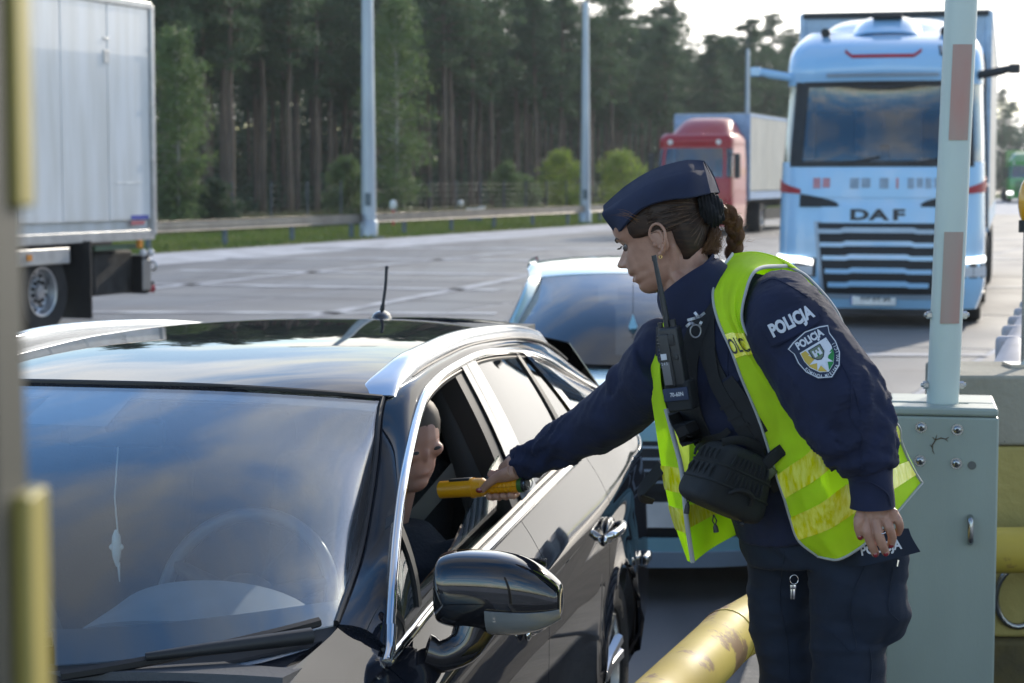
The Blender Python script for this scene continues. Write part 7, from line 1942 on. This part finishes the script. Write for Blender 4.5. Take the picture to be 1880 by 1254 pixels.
# patterned lanyard and ring on the chest
for k_, (a, b) in enumerate((((1275, 573), (1283, 583)), ((1283, 583), (1294, 574)), ((1262, 588), (1276, 584)), ((1276, 584), (1288, 580)), ((1260, 600), (1268, 592)), ((1268, 592), (1276, 596)), ((1284, 598), (1288, 590)))):
    strap('lanyard_piece', [(*a, 3.905), ((a[0] + b[0]) / 2, (a[1] + b[1]) / 2, 3.895), (*b, 3.905)], 5, M_lgrey if k_ % 2 == 0 else mat('lanyard_grey', (.25, .26, .30), .7))
cc2 = W(1277, 608, 3.90); mk('snap_ring', *tubevf([cc2 + np.array([.0105 * math.cos(a), 0, .0125 * math.sin(a)]) for a in np.linspace(0, 2 * math.pi, 24, endpoint=False)], .0018, 8, False, closed=True), mat('dull_grey_metal', (.25, .26, .28), .35, metal=.8), OF, smooth=True, world=True)

# radio
rc = W(1236, 655, 3.915); ra_ = math.radians(-9.5); RR = np.array(Matrix.Rotation(ra_, 3, 'Y')) @ np.array(Matrix.Rotation(math.radians(-25), 3, 'Z'))
rad = root('radio', tuple(rc), 0, 'black hand radio with a long stub aerial clipped on the officer\'s chest harness', 'radio')
def rb(nm, c, d, m, bev=.002, par=None): o = MB().box(RR @ np.array(c), d, RR, bev).build(nm, m, par or rad); return autosmooth(o, 40)
rb('case', (.002, 0, -.002), (.040, .032, .124), M_radio, .005); rb('front_cover', (-.008, -.017, -.004), (.022, .008, .105), M_radio, .003)
for k_ in range(10): rb('grip_rib', (-.0195, -.008, .044 - .0068 * k_), (.006, .024, .0032), M_radio, .001)
rb('keypad_panel', (-.010, -.0215, -.030), (.017, .003, .045), mat('grey_rubber', (.12, .12, .125), .5), .001)
rb('badge_plate', (-.011, -.0225, .004), (.012, .002, .012), M_lgrey, .0005)
for k_, ch in enumerate('243'): 
    V, F = textvf(ch, .008, .0, .8); mk('key_mark', [RR @ np.array([-.0165 + k_ * .005 + v[0], -.0236, -.010 - .004 * k_ * 0 + v[1]]) for v in V], F, M_lgrey, rad)
rb('side_button', (.013, -.0175, .000), (.008, .004, .010), M_radio, .001); rb('speaker_grille', (.008, -.0175, .035), (.012, .004, .022), M_radio, .001)
def rt_(nm, P, r, m=M_radio, n=12): return tube(nm, [RR @ np.array(p) for p in P], r, m, rad, n)
rt_('aerial', [(-.002, 0, .058), (-.002, 0, .085), (-.004, .001, .14), (-.0065, .002, .195)], [.0068, .0062, .0052, .0044]); rt_('aerial_tip', [(-.0065, .002, .193), (-.0072, .002, .204)], [.0055, .0050])
rt_('volume_knob', [(.012, -.004, .058), (.012, -.004, .074)], .0065); rt_('channel_knob', [(-.017, .002, .056), (-.017, .002, .070)], .005)
rb('holster_strap', (.0, -.018, -.073), (.052, .006, .026), mat('navy_holster', (.020, .032, .070), .7), .002); V, F = textvf('70-60N', .0115, .02, .8); mk('holster_word', [RR @ np.array([.003 + v[0], -.0216, -.073 + v[1]]) for v in V], F, M_lgrey, rad)
rb('holster', (.003, .004, -.078), (.054, .040, .060), M_bag, .006)
# pouch below it: ribs of moulded nylon
pc = W(1338, 882, 3.90); pr2 = math.radians(-32); PR2 = np.array(Matrix.Rotation(math.radians(28), 3, 'Z')) @ np.array(Matrix.Rotation(math.radians(24), 3, 'Y'))
pch = root('chest_pouch', tuple(pc), 0, 'bulky black moulded waist pouch hanging at the officer\'s belly', 'pouch')
def pou(c): return PR2 @ np.array(c)
pm = MB(); 
def superball(a, b, c, e, nu=24, nv=36):
    V = []; 
    for i in range(nu + 1):
        ph = -math.pi / 2 + math.pi * i / nu
        for j in range(nv):
            t = 2 * math.pi * j / nv; f = lambda v: math.copysign(abs(v) ** e, v)
            V.append((a * f(math.cos(ph)) * f(math.cos(t)), b * f(math.cos(ph)) * f(math.sin(t)), c * f(math.sin(ph))))
    return np.array(V).reshape(nu + 1, nv, 3)
SB = superball(.075, .058, .068, .42); SB[..., 0] *= (1 - .22 * (SB[..., 2:3][..., 0] / .068)); SB = SB @ PR2.T
o = mk('pouch_body', *gridvf(SB, closed_v=True), M_bag, pch, smooth=True)
def pring(z, k_, r, nm='piping', m=M_bag):
    th = np.linspace(0, 2 * math.pi, 60, endpoint=False); P = []
    for t in th:
        f = lambda v: math.copysign(abs(v) ** .42, v); zz = z / .068; cph = (1 - abs(zz) ** (1 / .42)) ** .42 if abs(zz) < 1 else 0
        P.append(PR2 @ np.array([.075 * cph * f(math.cos(t)) * (1 - .22 * zz) * k_, .058 * cph * f(math.sin(t)) * k_, z]))
    mk(nm, *tubevf(P, r, 6, False, closed=True), m, pch, smooth=True)
for z in (.050, .018, -.018, -.050): pring(z, 1.02, .0028)
for k_ in range(9):
    y = -.046 + .0 * k_; x = -.052 + .0125 * k_
    for (z0, z1) in ((.020, .048), (-.015, .015)): tube('moulded_rib', [PR2 @ np.array([x * (1 - .1), -.0575, z0 + .003]), PR2 @ np.array([x * (1 - .14), -.0590, (z0 + z1) / 2]), PR2 @ np.array([x * (1 - .18), -.0570, z1 - .003])], [.0022, .0034, .0022], M_bag, pch, 6)
for k_ in range(5):
    y = -.040 + .018 * k_
    for (z0, z1) in ((.020, .048), (-.015, .015)): tube('moulded_rib', [PR2 @ np.array([-.076, y, z0 + .003]), PR2 @ np.array([-.0775, y, (z0 + z1) / 2]), PR2 @ np.array([-.073, y, z1 - .003])], [.0022, .0034, .0022], M_bag, pch, 6)
tube('carry_loop', [PR2 @ np.array(p) for p in crn([(-.03, -.058, -.030), (-.02, -.068, -.018), (.0, -.072, -.014), (.02, -.068, -.020), (.028, -.058, -.034)], 16)], .0045, M_web, pch, 8)
tube('top_strap', [PR2 @ np.array(p) for p in crn([(-.06, -.02, .06), (-.03, -.03, .078), (.02, -.03, .082), (.06, -.02, .068)], 16)], .009, M_web, pch, 8, asp=.4)
tube('top_strap', [PR2 @ np.array(p) for p in crn([(.055, .0, .05), (.085, .01, .03), (.095, .02, .0), (.085, .02, -.04)], 16)], .012, M_web, pch, 8, asp=.35)
def toggle(px, py, px2, py2, Y=3.87):
    a, b = W(px, py, Y) - pc, W(px2, py2, Y) - pc; d = b - a; n = unit(np.cross(d, [0, 1, 0])) * .004
    tube('zip_cord', [a, a + d * .35 + n, a + d * .62], .0014, M_web, pch, 5); tube('zip_cord', [a, a + d * .35 - n, a + d * .62], .0014, M_web, pch, 5); tube('zip_pull', [a + d * .58, a + d * .7, b], [.0030, .0048, .0055], M_rub, pch, 8)
toggle(1266, 898, 1260, 943); toggle(1310, 945, 1315, 977); toggle(1350, 958, 1365, 962)
# keys on the belt lanyard
kp = W(1456, 1040, 3.99); ky = root('keys', tuple(kp), 0, 'small bunch of keys on a dark cord hanging in front of the officer\'s thigh', 'keys')
tube('cord', [W(1448, 960, 4.0) - kp, W(1449, 1000, 3.99) - kp, W(1456, 1020, 3.985) - kp, W(1457, 1048, 3.985) - kp], .0028, M_web, ky, 6)
mk('key_ring', *tubevf([W(1458, 1064, 3.983) - kp + np.array([.0085 * math.cos(a), 0, .0095 * math.sin(a)]) for a in np.linspace(0, 2 * math.pi, 20, endpoint=False)], .0009, 6, False, closed=True), M_silv, ky, smooth=True)
for (x0, dx) in ((1458, 0), (1454, -3)):
    c = W(x0, 1078, 3.981) - kp; mb = MB().box(c, (.008, .0016, .010), None, .001).box(c + np.array([dx * .0003, 0, -.014]), (.0042, .0014, .022), None, .0005); autosmooth(mb.build('key', M_silv if dx == 0 else M_bolt, ky), 40)

# ---- the yellow breath tester -----------------------------------------
M_dev = mat('orange_yellow_plastic', (.78, .36, .008), .30, var=.03, coat=.4); M_devg = mat('green_ring', (.04, .12, .02), .35)
dv_ = root('breath_tester', tuple(DR), 0, 'yellow hand-held breath tester in the officer\'s right hand, pointing into the car window', 'breath tester')
def dt(nm, t0, t1, r0, r1, m, n=28): return tube(nm, [dax * t0, dax * t1], [r0, r1], m, dv_, n)
dt('grip', .012, .098, .0150, .0150, M_dev)
for k_ in range(7): dt('grip_rib', .018 + .0105 * k_, .024 + .0105 * k_, .0167, .0167, M_dev)
dt('shoulder', .096, .104, .0155, .0215, M_dev); dt('barrel', .104, .128, .0215, .0225, M_dev); dt('barrel_collar', .126, .133, .0235, .0235, M_dev); dt('front_barrel', .132, .215, .0205, .0200, M_dev)
dt('green_ring', .002, .012, .0175, .0175, M_devg); dt('black_ring', -.003, .003, .0160, .0165, M_rub); dt('end_cap', -.010, -.002, .0125, .0140, M_rub); dt('cap_ring', -.006, -.004, .0142, .0142, M_bolt)
P = dax * .160 + dup * .0200; mb = MB().box(P, (.055, .018, .008), np.array([dax, np.cross(dup, dax), dup]).T, .002); autosmooth(mb.build('display', M_rub, dv_), 40)
tube('parting_line', [dax * .014 + dnear * .0168 - dup * .001, dax * .096 + dnear * .0168 - dup * .001], .0006, mat('dark_orange_seam', (.35, .13, .0), .5), dv_, 5)
tube('wrist_cord', crn([dax * -.006, dax * -.016 - dup * .008 + dnear * .004, dax * -.022 + dup * .004, dax * -.016 + dup * .016, dax * -.004 + dup * .030], 16), .0014, mat('pale_cord', (.4, .36, .3), .8), dv_, 6)
# ------------------------------------------------------------------ thin air haze
hm = bpy.data.materials.new('air_haze'); hm.use_nodes = True; hn = hm.node_tree; hn.nodes.clear()
ho = hn.nodes.new('ShaderNodeOutputMaterial'); hv = hn.nodes.new('ShaderNodeVolumePrincipled'); hn.links.new(hv.outputs[0], ho.inputs['Volume'])
hv.inputs['Color'].default_value = (.86, .92, 1, 1); hv.inputs['Density'].default_value = 0.0003; hv.inputs['Anisotropy'].default_value = 0.3
hz = MB().box((0, 1600, 9), (5200, 4000, 20.5)).build('haze', hm); fixn(hz); hz['kind'] = 'stuff'
